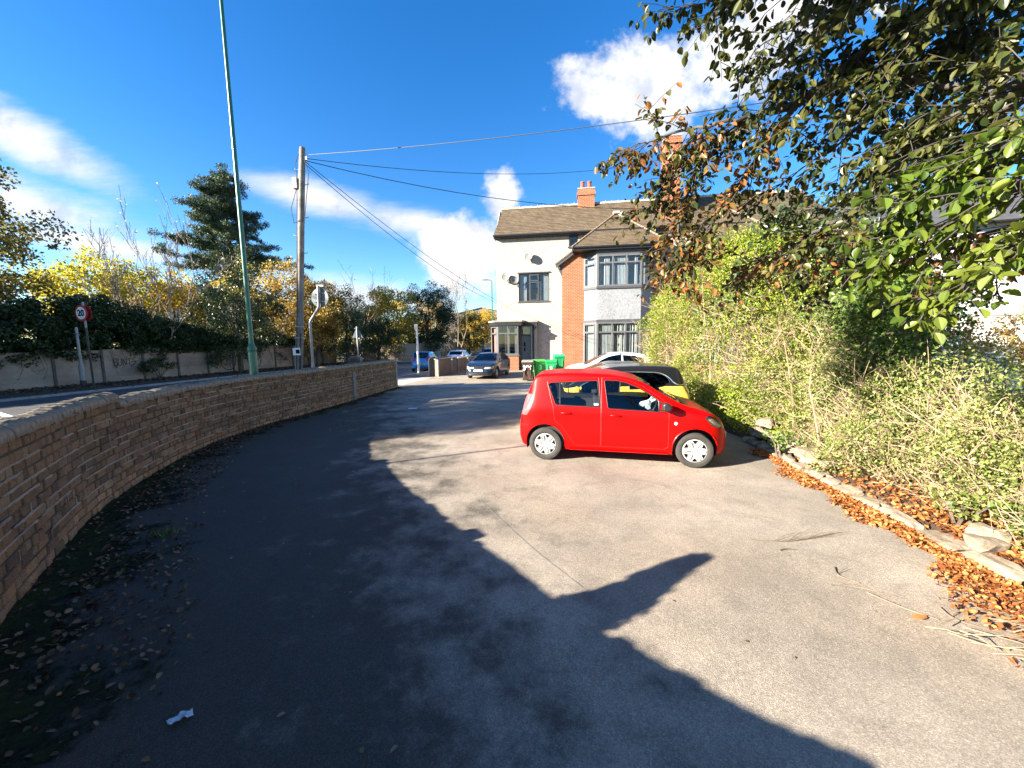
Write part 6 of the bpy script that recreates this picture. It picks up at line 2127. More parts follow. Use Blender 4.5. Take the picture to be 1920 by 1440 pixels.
# --- cars on the road
SPEC_C = stretch(SPEC_A, .965, .985, .985)
M_bluep = car_paint('sky blue metallic paint', (.035, .22, .52), .35, .3)
bl, _ = car('blue_hatchback', SPEC_C, (-6.66, 28.6, -.10), R(88), M_bluep, 'sky blue small hatchback parked on the road beside the white post', K, hub='five', plate=(('rear', M_plate_y),), doors=False, glass=glass_mat('blue reflecting glass', (.25, .33, .38)))
sv, _ = car('silver_car', stretch(SPEC_B, 1, 1, 1.02), (-4.9, 34.6, -.10), R(87), car_paint('pale silver blue paint', (.42, .50, .62), .5, .3), 'pale silver car parked on the road behind the low brick wall', K, hub='five', doors=False, glass=M_cglass_d, detail=False, interior=False)
fc, _ = car('distant_car', stretch(SPEC_B, 1, 1, 1.0), (-2.55, 44.5, -.10), R(80), car_paint('mid blue paint', (.06, .10, .2), .4, .3), 'distant dark blue car partly hidden by the porch', K, hub='five', doors=False, glass=M_cglass_d, detail=False, interior=False)


# ================================================================== WHEELIE BINS
def plastic(name, c, dirt=(.12, .10, .06)):
    m, nd, lk, bs = new_mat(name)
    n1 = noise(nd, lk, 5, 6, .65); n2 = noise(nd, lk, 3, 5, .6, stretch=(4, 4, .4))
    col = mix_rgb(nd, lk, ramp(nd, lk, n2, [(.5, 0.0), (.75, .5)]), c, dirt)
    col = mix_rgb(nd, lk, .5, col, ramp(nd, lk, n1, [(.3, .75), (.7, 1.2)]), 'MULTIPLY')
    lk.new(col, bs.inputs['Base Color']); bs.inputs['Roughness'].default_value = .45
    return m


M_bgreen = plastic('green bin plastic', (.012, .30, .085), (.05, .16, .05)); M_bbrown = plastic('brown bin plastic', (.045, .026, .018), (.22, .12, .05))
M_bgreen2 = plastic('light green bin plastic', (.06, .34, .06), (.10, .2, .04))
GB = 'wheelie bins in front of the house'


def wheelie(loc, rz, mat, lidm, label, txt=None, txts=.2, lid_open=0.0, emblem=False, h=1.0):
    t = empty('wheelie_bin', loc, rz, label, 'wheelie bin', GB)
    def fr(w0, d0, z0, w1, d1, z1, b, yo=0):
        b.add([(-w0, -d0 + yo, z0), (w0, -d0 + yo, z0), (w0, d0, z0), (-w0, d0, z0), (-w1, -d1 + yo, z1), (w1, -d1 + yo, z1), (w1, d1, z1), (-w1, d1, z1)], [(0, 3, 2, 1), (4, 5, 6, 7), (0, 1, 5, 4), (1, 2, 6, 5), (2, 3, 7, 6), (3, 0, 4, 7)])
    b = MB(); fr(.20, .22, .06, .265, .32, .90 * h, b); fr(.285, .34, .90 * h, .285, .34, .945 * h, b)
    for x in (-.15, .15): b.box(x - .02, x + .02, -.325, -.28, .3, .88 * h)
    b.build('body', mat, t, bevel=.02)
    b = MB()
    b.prism([(-.36, .95 * h), (.34, .965 * h), (.34, 1.0 * h), (.2, 1.06 * h), (-.2, 1.05 * h), (-.36, .985 * h)], (.58, 0, 0), (-.29, 0, 0), (0, 1, 0), (0, 0, 1))
    o = b.build('lid', lidm, t, bevel=.02)
    b = MB(); b.tube([(-.24, .38, .97 * h), (.24, .38, .97 * h)], .018, 8); b.build('handle', lidm, t, smooth=True)
    for s_ in (-1, 1):
        Mx = Matrix.Translation((s_ * .25, .26, .10)) @ Matrix.Rotation(R(90), 4, 'Y')
        MB().lathe([(0, -.03), (.1, -.03), (.1, .03), (0, .03)], 18, Mx).build('wheel', M_black, t)
    if txt: text(txt, txts, M_white, 'painted_number', t, (0, -.338, .66 * h), (R(90), 0, 0), .012, .003, .9)
    if emblem:
        b = MB(); b.lathe([(0, 0), (.07, 0), (.07, .004), (0, .004)], 18, Matrix.Translation((.05, -.335, .42)) @ Matrix.Rotation(R(90), 4, 'X'))
        b.prism([(.02, .28), (.08, .28), (.08, .34), (.02, .34)], (0, .004, 0), (0, -.33, 0)); b.build('emblem', M_white, t)
    return t


wheelie((.82, 19.5, .006), -.12, M_bbrown, simple('pale dusty bin lid', (.20, .185, .165), .7), 'brown wheelie bin with 396 painted in white on its front', '396', .34)
wheelie((1.42, 19.9, .006), .15, M_bgreen2, M_bgreen2, 'light green wheelie bin just right of the brown numbered bin', '3', .3)
wheelie((1.98, 19.3, .006), -.1, M_bgreen, M_bgreen, 'green wheelie bin with white emblem in front of the tallest green bin', '8', .24, emblem=True, h=1.0)
wheelie((2.52, 20.6, .006), .05, M_bgreen, plastic('turquoise green lid', (.03, .36, .16)), 'tallest green wheelie bin at the back beside the brick corner', None, h=1.22)

# ================================================================== RIGHT HAND BANK, EDGING STONES, HEDGE
bank = [(4.55, 14.5, .05), (4.5, 9.5, .12), (4.60, 7.0, .18), (4.42, 5.6, .20), (4.28, 4.6, .2), (4.2, 3.9, .18), (4.12, 3.2, .16), (4.10, 2.6, .16), (4.2, 1.0, .16), (4.8, -2, .16)]
bv, bf_ = [], []
BQ = catmull([(x, y, 0) for x, y, z in bank], 6)
for p in BQ:
    for k, (dx, z) in enumerate(((.02, -.01), (.10, .07), (.25, .13), (.6, .17), (1.6, .22), (4, .28), (12, .3))): bv.append((p.x + dx, p.y, z + random.uniform(-.02, .02) * (k > 1)))
for i in range(len(BQ) - 1):
    for k in range(6): bf_.append((i * 7 + k, i * 7 + k + 1, i * 7 + 8 + k, i * 7 + 7 + k))
link('bank', np_mesh('bank', bv, bf_), None, M_soil, smooth=True)['kind'] = 'structure'


def rock_mesh(sx, sy, sz, seed):
    r_ = random.Random(seed)
    bm = bmesh.new(); bmesh.ops.create_icosphere(bm, subdivisions=2, radius=1)
    ph = [r_.uniform(0, 6.28) for _ in range(6)]
    for v in bm.verts:
        c = v.co
        f = 1 + .16 * math.sin(2.3 * c.x + ph[0]) + .14 * math.sin(3.1 * c.y + ph[1]) + .12 * math.sin(4.2 * c.z + ph[2]) + r_.uniform(-.05, .05)
        q = Vector((max(-.72, min(.72, c.x)), max(-.75, min(.75, c.y)), max(-.68, min(.68, c.z)))) * 1.35
        v.co = Vector((q.x * sx * f, q.y * sy * f, q.z * sz * f))
    me = bpy.data.meshes.new('stone'); bm.to_mesh(me); bm.free()
    return me


def rock_mat():
    m, nd, lk, bs = new_mat('sandstone edging')
    p = N(nd, 'ShaderNodeNewGeometry').outputs['Position']
    n1 = noise(nd, lk, 5, 6, .65, vec=p); n2 = noise(nd, lk, 40, 5, .7, vec=p)
    col = ramp(nd, lk, n1, [(.3, (.16, .115, .075)), (.5, (.26, .20, .14)), (.7, (.33, .27, .20))])
    col = mix_rgb(nd, lk, .6, col, ramp(nd, lk, n2, [(.3, .65), (.7, 1.2)]), 'MULTIPLY')
    lk.new(col, bs.inputs['Base Color']); bs.inputs['Roughness'].default_value = .95
    bump(nd, lk, n2, bs, .8, .02)
    return m


M_rock = rock_mat()
edge = empty('stone_edging', (4.2, 4.2, 0), 0, 'rough sandstone edging stones along the foot of the hedge', 'edging')
ep = catmull([(4.62, 7.4, 0), (4.47, 6.4, 0), (4.36, 5.6, 0), (4.27, 4.8, 0), (4.2, 4.2, 0), (4.12, 3.6, 0), (4.07, 3.05, 0), (4.05, 2.6, 0), (4.08, 2.0, 0), (4.2, 1.0, 0)], 10)
acc, i = 0, 0
L_ = sum((b - a).length for a, b in zip(ep[:-1], ep[1:])); s = .0; sd_ = 0
def ep_at(s):
    a = 0
    for p, q in zip(ep[:-1], ep[1:]):
        l = (q - p).length
        if a + l >= s: return p.lerp(q, (s - a) / l), (q - p).normalized()
        a += l
    return ep[-1], (ep[-1] - ep[-2]).normalized()
while s < L_ - .15:
    ln = random.uniform(.22, .52) if s > 1.6 else random.uniform(.2, .34)
    p, t = ep_at(s + ln / 2)
    o = link('stone', rock_mesh(ln / 2 * .98, random.uniform(.08, .12), random.uniform(.045, .075), sd_), edge, M_rock)
    o.location = p - Vector((4.2, 4.2, 0)) + Vector((0, 0, .045)); o.rotation_euler = (random.uniform(-.1, .1), random.uniform(-.06, .06), math.atan2(t.y, t.x) + random.uniform(-.1, .1)); sd_ += 1
    if s < 2.0:          # second tier towards the car
        o = link('stone', rock_mesh(random.uniform(.12, .2), random.uniform(.09, .14), random.uniform(.07, .12), sd_ + 100), edge, M_rock)
        o.location = p - Vector((4.2, 4.2, 0)) + Vector((.12 + random.uniform(0, .08), 0, .20)); o.rotation_euler = (random.uniform(-.2, .2), random.uniform(-.2, .2), random.uniform(0, 3)); sd_ += 1
    s += ln
for i, (x, y, sx, lb_) in enumerate(((4.16, 3.20, .125, 'large rounded sandstone boulder at the right end of the edging'), (4.40, 3.36, .14, 'flat topped pale boulder behind the largest one at the right'), (4.62, 6.9, .17, 'whitish stone among the leaves behind the front of the red hatchback'))):
    o = link('boulder', rock_mesh(sx, sx * .75, sx * .5, 300 + i), None, M_rock)
    o.location = (x, y, .17 if i < 2 else .45); o.rotation_euler = (.1, .1, .5 * i); tag(o, lb_, 'rock', 'loose boulders by the hedge')

M_priv = leaf_mat('bright privet leaves', [(.065, .11, .010), (.125, .185, .014), (.20, .26, .02), (.27, .30, .04)], .35, .45, 1.4)
M_priv2 = leaf_mat('pale bramble leaves', [(.07, .11, .022), (.135, .185, .038), (.21, .26, .062), (.30, .31, .11)], .35, .45, 1.6)
M_laurel = leaf_mat('fresh green laurel leaves', [(.03, .06, .012), (.06, .115, .018), (.10, .19, .028), (.16, .25, .05)], .35, .4, 1.6)
M_twig = simple('straw coloured twigs', (.29, .205, .13), .9, var=.35, nscale=4)
M_twigd = simple('brown twigs', (.16, .115, .08), .9, var=.35, nscale=4)


def hedge_piece(name, label, x_at, ys, top_at, base_at, thick, per_leaf, leaf, mat, twigs, twig_len, bald=None, twig_mat=None, cat='hedge', group=None, lump=.22, seed=0, stems=0, twig_r=.004):
    """a shaggy bank of leaves and twigs: x_at(y, f) gives the face (f = height fraction)"""
    y0, y1 = ys
    t = empty(name, (x_at((y0 + y1) / 2, 0), (y0 + y1) / 2, 0), 0, label, cat, group)
    o0 = np.array(t.location)
    def lumpf(y, z): return lump * (math.sin(2.9 * y + seed) * .5 + math.sin(5.3 * y + 1.7 * z + seed) * .35 + math.sin(4.1 * z + 2.2 * y + 2 * seed) * .4 + math.sin(9 * y + 7 * z) * .2)
    pts = []
    while len(pts) < per_leaf:
        y = random.uniform(y0, y1); f = random.random(); top, ba = top_at(y), base_at(y)
        z = ba + (top - ba) * f
        if bald and random.random() < bald(y, f): continue
        dep = random.expovariate(1 / (thick * .33))
        if dep > thick: continue
        edge_drop = .25 * max(0, f - .8) / .2
        x = x_at(y, f) + dep + lumpf(y, z) + edge_drop + random.gauss(0, .05)
        if random.random() < .22: z = top + random.gauss(.0, .13); x = x_at(y, 1) + random.uniform(0, thick) + .1
        pts.append((x, y, z))
    pts = np.array(pts) - o0
    leaves('foliage', pts, leaf * rng.uniform(.6, 1.35, len(pts)), mat, t, 'oval' if leaf > .045 else 'diamond', aspect=.6)
    b = MB(); nb = 0
    for i in range(twigs):
        y = random.uniform(y0, y1); f = random.uniform(.0, .92); top, ba = top_at(y), base_at(y)
        if bald and random.random() > bald(y, f) + .25: continue
        z = ba + (top - ba) * f
        x = x_at(y, f) + random.uniform(-.02, thick * .45) + lumpf(y, z)
        p = Vector((x, y, z)) - Vector(o0)
        L = twig_len * random.uniform(.4, 1.3)
        d = Vector((random.gauss(-.25, .45), random.gauss(0, .55), random.gauss(.55, .5))).normalized()
        e = p + d * L; m_ = p + d * L * .5 + Vector((random.gauss(0, .05), random.gauss(0, .05), random.gauss(0, .05))) * L * 2
        r0 = twig_r * random.uniform(.7, 1.6)
        b.tube([p, m_, e], [r0, r0 * .8, r0 * .4], 3, cap=False)
        if random.random() < .6:
            d2 = (d + Vector((random.gauss(0, .6), random.gauss(0, .6), random.gauss(.1, .5)))).normalized()
            b.tube([m_, m_ + d2 * L * .5], [r0 * .7, r0 * .3], 3, cap=False)
    if b.v: 
        me = bpy.data.meshes.new('twigs'); me.from_pydata(b.v, [], b.f); link('twigs', me, t, twig_mat or M_twig, kind='stuff')
    if stems:
        b = MB()
        for i in range(stems):
            y = random.uniform(y0, y1); x = x_at(y, 0) + random.uniform(.15, thick * .8); top = top_at(y)
            p = Vector((x, y, .05)); pts_ = [p]
            for q in range(4):
                p = p + Vector((random.gauss(-.03, .07), random.gauss(0, .09), (top * .8) / 4)); pts_.append(p)
            r0 = random.uniform(.012, .03)
            b.tube([q - Vector(o0) for q in pts_], [r0, r0 * .9, r0 * .75, r0 * .5, r0 * .3], 6, cap=False)
        b.build('stems', M_twig, t, smooth=True, kind='stuff')
    # dark woody core so that the inside reads as shade, not sky
    b = MB(); n_ = 14; vs = []
    for i in range(n_ + 1):
        y = y0 + (y1 - y0) * i / n_
        for f in (0.0, .45, .8):
            z = base_at(y) + (top_at(y) - base_at(y)) * f
            vs.append((x_at(y, f) + thick * .62 + lumpf(y, z), y, max(z, .0) - (.02 if f == 0 else 0)))
    return t


XF = lambda y: float(np.interp(y, [2, 2.6, 3.2, 4, 4.8, 5.6, 6.4, 7.2, 9.5, 14], [4.3, 4.28, 4.32, 4.40, 4.45, 4.5, 4.55, 4.5, 4.35, 4.45]))
# tall privet behind the parked cars
tall_top = lambda y: float(np.interp(y, [6.3, 7.2, 8.2, 9.4, 10.6, 11.6, 12.6, 13.8], [2.3, 3.4, 4.05, 4.3, 4.15, 3.85, 3.6, 3.3])) + .12 * math.sin(6 * y) + .08 * math.sin(13 * y)
def tall_bald(y, f):
    return float(np.clip(1.0 - abs(f - .40) / .34, 0, 1)) * .86 * (0.75 + .25 * math.sin(2.2 * y + 5 * f))
hedge_piece('privet_hedge', 'tall bright green privet hedge with a bare twiggy belly beside the yellow car', lambda y, f: XF(y) + .12 + .30 * (1 - f) * 0 + .55 * max(0, f - .45), (6.5, 14.0), tall_top, lambda y: .15, 2.0, 105000, .046, M_priv, 4300, .5, tall_bald, seed=1.0, stems=26, lump=.24, twig_r=.0055)
# lower bramble bank, nearer
low_top = lambda y: float(np.interp(y, [1.2, 2.4, 3.2, 4.2, 5.0, 5.8, 6.6, 7.4], [1.15, 1.18, 1.22, 1.36, 1.62, 1.95, 2.3, 2.6])) + .10 * math.sin(7 * y) + .07 * math.sin(17 * y)
def low_bald(y, f):
    return .14 + .30 * float(np.clip(.38 - f, 0, .38) / .38) * (1 if y < 5.2 else .3) + .4 * max(0, math.sin(3.1 * y + 7 * f)) * max(0, math.sin(1.7 * y - 5 * f + 1))
hedge_piece('bramble_hedge', 'shaggy bramble and privet bank behind the edging stones on the right', lambda y, f: XF(y) + (.03 if y > 3.7 else .13) + .18 * f, (1.3, 7.2), low_top, lambda y: .14, 1.9, 80000, .037, M_priv2, 5800, .46, low_bald, seed=2.2, stems=46, lump=.24, twig_r=.0038)
# fresher shoots in the middle, standing in the shade of the beech
hedge_piece('laurel_bush', 'fresh green leafy bush between the tall hedge and the brambles', lambda y, f: 5.05 + .18 * math.sin(3 * y), (5.1, 7.4), lambda y: 2.85 - .22 * abs(y - 6.3), lambda y: .9, 1.3, 16000, .065, M_laurel, 600, .5, None, M_twigd, 'bush', seed=3.1)

tree('dark_holly', 6.7, 8.0, 4.9, (1.9, 1.4, 2.5), M_lf_dark, 'dark evergreen tree behind the fresh green bush at the right', 70, 420, .10, .55, base=0, crown_c=(0, 0, 2.7), limbs=5)
tree('dark_holly', 8.4, 9.0, 4.0, (1.0, 1.0, 1.9), M_lf_dark, 'smaller dark evergreen left of the white panelled doors', 50, 380, .10, .5, base=0, crown_c=(0, 0, 2.4), limbs=4)
# low foliage plants on the bank, nearest part
for i, (x, y, lb_) in enumerate(((4.42, 3.62, 'small pale green weed on the bank by the middle edging stones'), (4.55, 3.15, 'low green weed with broad leaves near the right boulders'), (4.35, 6.1, 'green weed growing over the stones in front of the red hatchback'))):
    clump_plant('weed', x, y, [(.0, .0, .28), (.12, .1, .22), (-.1, -.12, .22), (.15, -.15, .3), (-.05, .18, .25)], [.13] * 5, 420, .05, M_laurel if i else M_priv2, lb_, 'plant', z=.12, group='weeds on the bank')

# ================================================================== WHITE BUILDING BEHIND THE HEDGE
M_wrend = simple('white painted render', (.50, .495, .48), .8, var=.06, nscale=1.5, bstr=.2, bscale=30)
wb_ = empty('white_building', (12.1, 11.9, 0), R(-14), 'white rendered building with panelled doors behind the hedge on the right', 'building')
MB().box(-.6, 9.0, 0, 5, 0, 5.2).build('wall', M_wrend, wb_)
MB().prism([(-.35, 5.2), (5.35, 5.2), (2.5, 6.9)], (9.9, 0, 0), (-.75, 0, 0), (0, 1, 0), (0, 0, 1)).build('roof', M_slate, wb_)
fr = MB()
for x in (.55, 1.55, 2.55, 3.5): fr.box(x - .04, x + .04, -.05, -.003, .2, 2.62)
for z in (.2, 1.6, 2.6): fr.box(.59, 3.46, -.045, -.003, z - .04, z + .04)
fr.build('door_frame', simple('pale grey frame', (.26, .26, .26), .6, var=.08), wb_)
for x in (1.05, 2.05, 3.02):
    MB().box(x - .42, x + .42, -.03, -.003, 1.66, 2.54).build('panel', M_white, wb_); MB().box(x - .42, x + .42, -.03, -.003, .26, 1.54).build('panel', M_white, wb_)
MB().box(3.9, 4.05, -.12, -.004, 0, 2.7).build('pipe_box', M_white, wb_)
for x in (5.6, 7.4): window('window', T(x, -.02, 2.9), 1.1, 1.2, [.5], .7, wb_, M_lgrey, room=0, blinds=0)
trg = empty('stone_trough', (10.6, 9.3, 0), -.2, 'weathered timber sided planter behind the brambles', 'planter')
MB().box(-1.0, 1.0, 0, .5, 0.3, 1.33).build('side', M_stone_post, trg, bevel=.02)
MB().box(-1.05, 1.05, -.05, .55, 1.333, 1.40).build('rim', M_conc, trg, bevel=.01)
M_goldl = leaf_mat('golden climber leaves', [(.22, .17, .03), (.36, .26, .05), (.45, .30, .08), (.30, .17, .07)], .4)
clump_plant('golden_shrub', 11.2, 9.9, [(x, random.uniform(-.2, .3), z) for x, z in ((-1.2, 1.5), (-.8, 1.8), (-.3, 1.7), (.2, 1.9), (.7, 1.7), (1.2, 1.9), (1.7, 1.6), (.9, 1.3), (2.2, 1.7), (-.6, 2.1), (.4, 2.2), (1.5, 2.2), (2.6, 1.4), (2.0, 1.2))], [.36] * 14, 900, .075, M_goldl, 'golden leaved shrub growing against the white panelled doors')
clump_plant('green_climber', 13.6, 10.1, [(0, 0, 2.4), (.1, 0, 2.0), (-.1, 0, 1.6), (0, 0, 2.7)], [.25] * 4, 520, .07, M_priv, 'narrow green climber beside the white panelled doors')

# ================================================================== BEECH OVERHEAD ON THE RIGHT
M_bl_d = leaf_mat('dark beech leaves', [(.012, .021, .007), (.023, .038, .010), (.042, .058, .014), (.08, .082, .02)], .22, .4, 1.2)
M_bl_b = leaf_mat('bronze beech leaves', [(.022, .028, .008), (.048, .053, .013), (.08, .08, .02), (.12, .10, .028), (.24, .10, .03)], .3, .42, 1.2)
M_bl_g = leaf_mat('bright green beech leaves', [(.024, .045, .007), (.048, .085, .010), (.08, .13, .014), (.14, .175, .025)], .4, .4, 1.2)
M_beech = simple('smooth grey beech bark', (.055, .047, .038), .8, var=.35, nscale=5, bstr=.3)
beech = empty('beech_tree', (6.0, 1.4, 0), 0, 'overhanging beech tree with dark, bronze and bright green leaves filling the upper right', 'tree')
B0 = Vector((6.0, 1.4, 0))
MB().tube([(0, 0, -.1), (-.05, .02, 1.5), (-.1, .05, 3.2), (-.1, .1, 5.2), (0, .2, 8.5)], [.34, .26, .22, .17, .06], 14).build('trunk', M_beech, beech, smooth=True)
LIMBS = {
    'b1': ('d', [(5.9, 1.45, 4.2), (4.6, 2.1, 4.5), (3.28, 2.7, 4.31), (3.04, 2.9, 4.25), (2.76, 3.1, 4.18), (2.48, 3.5, 3.99), (2.3, 3.8, 4.05), (1.86, 4.1, 3.80), (1.56, 4.3, 3.40)]),
    'b2': ('b', [(2.48, 3.5, 3.99), (2.23, 3.8, 3.52), (2.0, 4.0, 3.09), (1.79, 4.1, 2.70)]),
    'b22': ('b', [(1.95, 4.1, 3.80), (1.82, 4.15, 3.5), (1.78, 4.2, 3.1), (1.80, 4.2, 2.85)]),
    'b3': ('b', [(2.3, 3.8, 4.05), (1.91, 3.9, 4.02), (1.5, 4.05, 3.98), (1.28, 4.1, 3.95)]),
    'b4': ('d', [(5.9, 1.5, 3.8), (4.5, 2.1, 3.95), (3.32, 2.7, 3.74), (3.23, 3.1, 3.49), (3.09, 3.6, 3.11), (3.01, 4.1, 2.79)]),
    'b5': ('g', [(5.9, 1.4, 2.9), (4.2, 1.7, 2.95), (3.2, 1.9, 2.88), (2.66, 2.05, 2.78), (2.64, 2.35, 2.66), (2.64, 2.8, 2.47)]),
    'b6': ('g', [(5.9, 1.4, 2.6), (4.2, 1.7, 2.7), (3.1, 1.95, 2.6), (2.78, 2.1, 2.48), (2.74, 2.3, 2.34), (2.74, 2.5, 2.22)]),
    'b7': ('d', [(5.9, 1.5, 4.4), (4.2, 2.2, 4.45), (2.9, 2.5, 4.30), (2.5, 2.75, 4.32), (2.07, 3.0, 4.50), (1.55, 3.3, 4.62)]),
    'b8': ('d', [(5.9, 1.5, 3.6), (4.4, 2.0, 3.5), (3.06, 2.4, 3.44), (2.95, 2.8, 3.70), (2.57, 3.3, 4.15)]),
    'b9': ('d', [(5.9, 1.6, 4.2), (5.6, 3.0, 4.2), (5.31, 4.2, 4.0), (4.51, 4.6, 3.95)]),
    'b10': ('d', [(5.9, 1.5, 4.6), (5.0, 2.5, 4.7), (4.21, 3.4, 4.59), (4.12, 3.8, 4.58), (3.64, 4.2, 4.23)]),
    'b11': ('b', [(5.9, 1.5, 3.2), (5.3, 2.6, 3.1), (4.74, 3.6, 3.0), (4.28, 4.0, 2.9), (3.76, 4.6, 2.75)]),
    'b12': ('g', [(5.9, 1.4, 3.2), (4.2, 1.8, 3.2), (3.1, 2.0, 3.1), (2.71, 2.15, 3.03), (2.68, 2.4, 2.95), (2.64, 2.75, 2.70)]),
    'b13': ('d', [(4.21, 3.4, 4.59), (3.6, 3.6, 4.9), (3.0, 3.9, 5.0), (2.5, 4.2, 4.9)]),
    'b15': ('d', [(3.28, 2.7, 4.31), (3.2, 3.2, 4.0), (3.0, 3.7, 3.75), (2.7, 4.2, 3.5)]),
    'b16': ('b', [(3.09, 3.6, 3.11), (2.85, 4.0, 2.95), (2.6, 4.35, 2.8)]),
    'b18': ('d', [(3.06, 2.4, 3.44), (2.88, 2.65, 3.42), (2.75, 3.0, 3.3)]),
    'b19': ('d', [(2.9, 2.5, 4.30), (2.75, 2.7, 4.05), (2.6, 3.0, 3.85)]),
    'b20': ('d', [(4.2, 2.2, 4.45), (3.5, 2.6, 4.75), (2.9, 3.0, 4.9), (2.4, 3.4, 4.95)]),
    'b21': ('d', [(3.1, 2.0, 3.1), (2.9, 2.35, 3.3), (2.8, 2.7, 3.35)]),
}
DENS = {'d': (.050, 3), 'b': (.048, 3), 'g': (.042, 3)}
limb_mb, twig_mb = MB(), MB()
leafpts = {'d': [], 'b': [], 'g': []}


def add_leaves(pts_, kind, step):
    a = 0
    for p, q in zip(pts_[:-1], pts_[1:]):
        d = (q - p); L = d.length
        if L < 1e-6: continue
        d /= L; n_ = max(1, int(L / step))
        for i in range(n_):
            c = p.lerp(q, (i + random.random()) / n_)
            side = Vector((random.gauss(0, 1), random.gauss(0, 1), random.gauss(-.25, .6)))
            side = (side - d * side.dot(d)).normalized()
            tdir = (d * random.uniform(.1, .7) + side + Vector((0, 0, -.45))).normalized()
            nrm = Vector((random.gauss(0, .55), random.gauss(0, .55), 1.0)); nrm = (nrm - tdir * nrm.dot(tdir)).normalized()
            sz = random.uniform(.050, .086) * (1.1 if kind == 'g' else 1.0)
            leafpts[kind].append((tuple(c + side * .012), sz, tuple(tdir), tuple(nrm)))


for key, (kind, P_) in LIMBS.items():
    P = catmull(P_, 8); n_ = len(P)
    r0 = .075 if key in ('b1',) else (.045 if len(P_) >= 5 else .022)
    start = 0 if key in ('b2', 'b3', 'b13', 'b14', 'b15', 'b16', 'b17', 'b18', 'b19', 'b20', 'b21') else 0
    P = [p + Vector((random.gauss(0, .012), random.gauss(0, .012), random.gauss(0, .012))) for p in P]
    limb_mb.tube([p - B0 for p in P], [max(.006, r0 * (1 - .86 * i / n_)) for i in range(n_)], 8, cap=False)
    spc, kids = DENS[kind]
    acc = 0
    lenP = 0
    for i in range(1, n_):
        seg = (P[i] - P[i - 1]); lenP += seg.length; acc += seg.length
        if P[i].x > 5.2: continue
        while acc > spc:
            acc -= spc
            d0 = seg.normalized()
            L = random.uniform(.22, .62) if kind != 'g' else random.uniform(.16, .42)
            if kind == 'b': dd = Vector((random.gauss(-.1, .5), random.gauss(.1, .5), random.gauss(-.40, .45)))
            elif kind == 'g': dd = Vector((random.gauss(-.35, .35), random.gauss(.25, .4), random.gauss(-.10, .30)))
            else: dd = Vector((random.gauss(-.15, .6), random.gauss(.1, .55), random.gauss(-.05, .55)))
            d = (d0 * .55 + dd).normalized()
            q = P[i].copy(); tp_ = [q.copy()]
            for k in range(4):
                d = (d + Vector((random.gauss(0, .16), random.gauss(0, .16), random.gauss(-.06, .14)))).normalized(); q = q + d * L / 4; tp_.append(q.copy())
            if tp_[-1].x > -0.1 and (tp_[-1].y > 1.5):
                twig_mb.tube([p - B0 for p in tp_], [.0045, .004, .0034, .0028, .0018], 4, cap=False)
                add_leaves(tp_[1:] if kind != 'g' else tp_, kind, .042 if kind == 'd' else .046)
                for k in range(kids):
                    st = tp_[random.randint(1, 3)]; e = (d + Vector((random.gauss(0, .6), random.gauss(0, .6), random.gauss(-.1, .5)))).normalized() * L * random.uniform(.3, .6)
                    twig_mb.tube([st - B0, st + e * .5 - B0, st + e + Vector((0, 0, -.02)) - B0], [.003, .0024, .0014], 3, cap=False)
                    add_leaves([st, st + e * .5, st + e], kind, .042)
limb_mb.build('limbs', M_beech, beech, smooth=True)
me = bpy.data.meshes.new('twigs'); me.from_pydata(twig_mb.v, [], twig_mb.f); link('twigs', me, beech, M_beech, kind='stuff')
oval = [(0, 0, -.03), (.12, -.17, .05), (.32, -.30, .11), (.56, -.32, .11), (.80, -.21, .03), (.93, -.10, -.06), (1, 0, -.13), (.93, .10, -.06), (.80, .21, .03), (.56, .32, .11), (.32, .30, .11), (.12, .17, .05)]
LEAF_F = [(0, 1, 2, 3, 4, 5, 6), (0, 6, 7, 8, 9, 10, 11)]
single = {}
allk = []
for kind in leafpts:
    mt = {'d': M_bl_d, 'b': M_bl_b, 'g': M_bl_g}[kind]
    me = bpy.data.meshes.new('leaf'); me.from_pydata(oval, [], LEAF_F); me.materials.append(mt); single[kind] = me
    for i, L in enumerate(leafpts[kind]):
        c = Vector(L[0]); v = c - Vector((0, 0, 2))
        dep = v.dot(_f); xs_, ys_ = v.dot(_r) / max(dep, .01), v.dot(_u) / max(dep, .01)
        vis = dep > .6 and abs(xs_) < 1.30 and abs(ys_) < .98
        allk.append((L[1] / dep if vis else 0, kind, i))
allk.sort(key=lambda q: -q[0])
solo = set((k, i) for _, k, i in allk[:300])
for sc_, kind, i in allk[:300]:
    c, sz, td, nr = leafpts[kind][i]
    t_, n2 = Vector(td), Vector(nr); b_ = n2.cross(t_)
    o = link('leaf', single[kind], beech)
    c = Vector(c) - B0
    o.matrix_local = Matrix(((t_.x * sz, b_.x * sz, n2.x * sz, c.x), (t_.y * sz, b_.y * sz, n2.y * sz, c.y), (t_.z * sz, b_.z * sz, n2.z * sz, c.z), (0, 0, 0, 1)))
for kind in leafpts:
    L = [q for i, q in enumerate(leafpts[kind]) if (kind, i) not in solo]
    Cc = np.array([q[0] for q in L]) - np.array(B0)[None]; S = np.array([q[1] for q in L])[:, None]
    t_ = np.array([q[2] for q in L]); n2 = np.array([q[3] for q in L]); b_ = np.cross(n2, t_)
    Pn = np.empty((len(L), 12, 3))
    for i, (u_, v_, w_) in enumerate(oval): Pn[:, i] = Cc + S * (t_ * u_ + b_ * v_ + n2 * w_)
    F5 = (np.arange(len(L))[:, None, None] * 12 + np.array(LEAF_F)[None]).reshape(-1, 7)
    link({'d': 'dark_foliage', 'b': 'bronze_foliage', 'g': 'bright_foliage'}[kind], np_mesh('foliage', Pn.reshape(-1, 3), F5), beech, {'d': M_bl_d, 'b': M_bl_b, 'g': M_bl_g}[kind], kind='stuff')
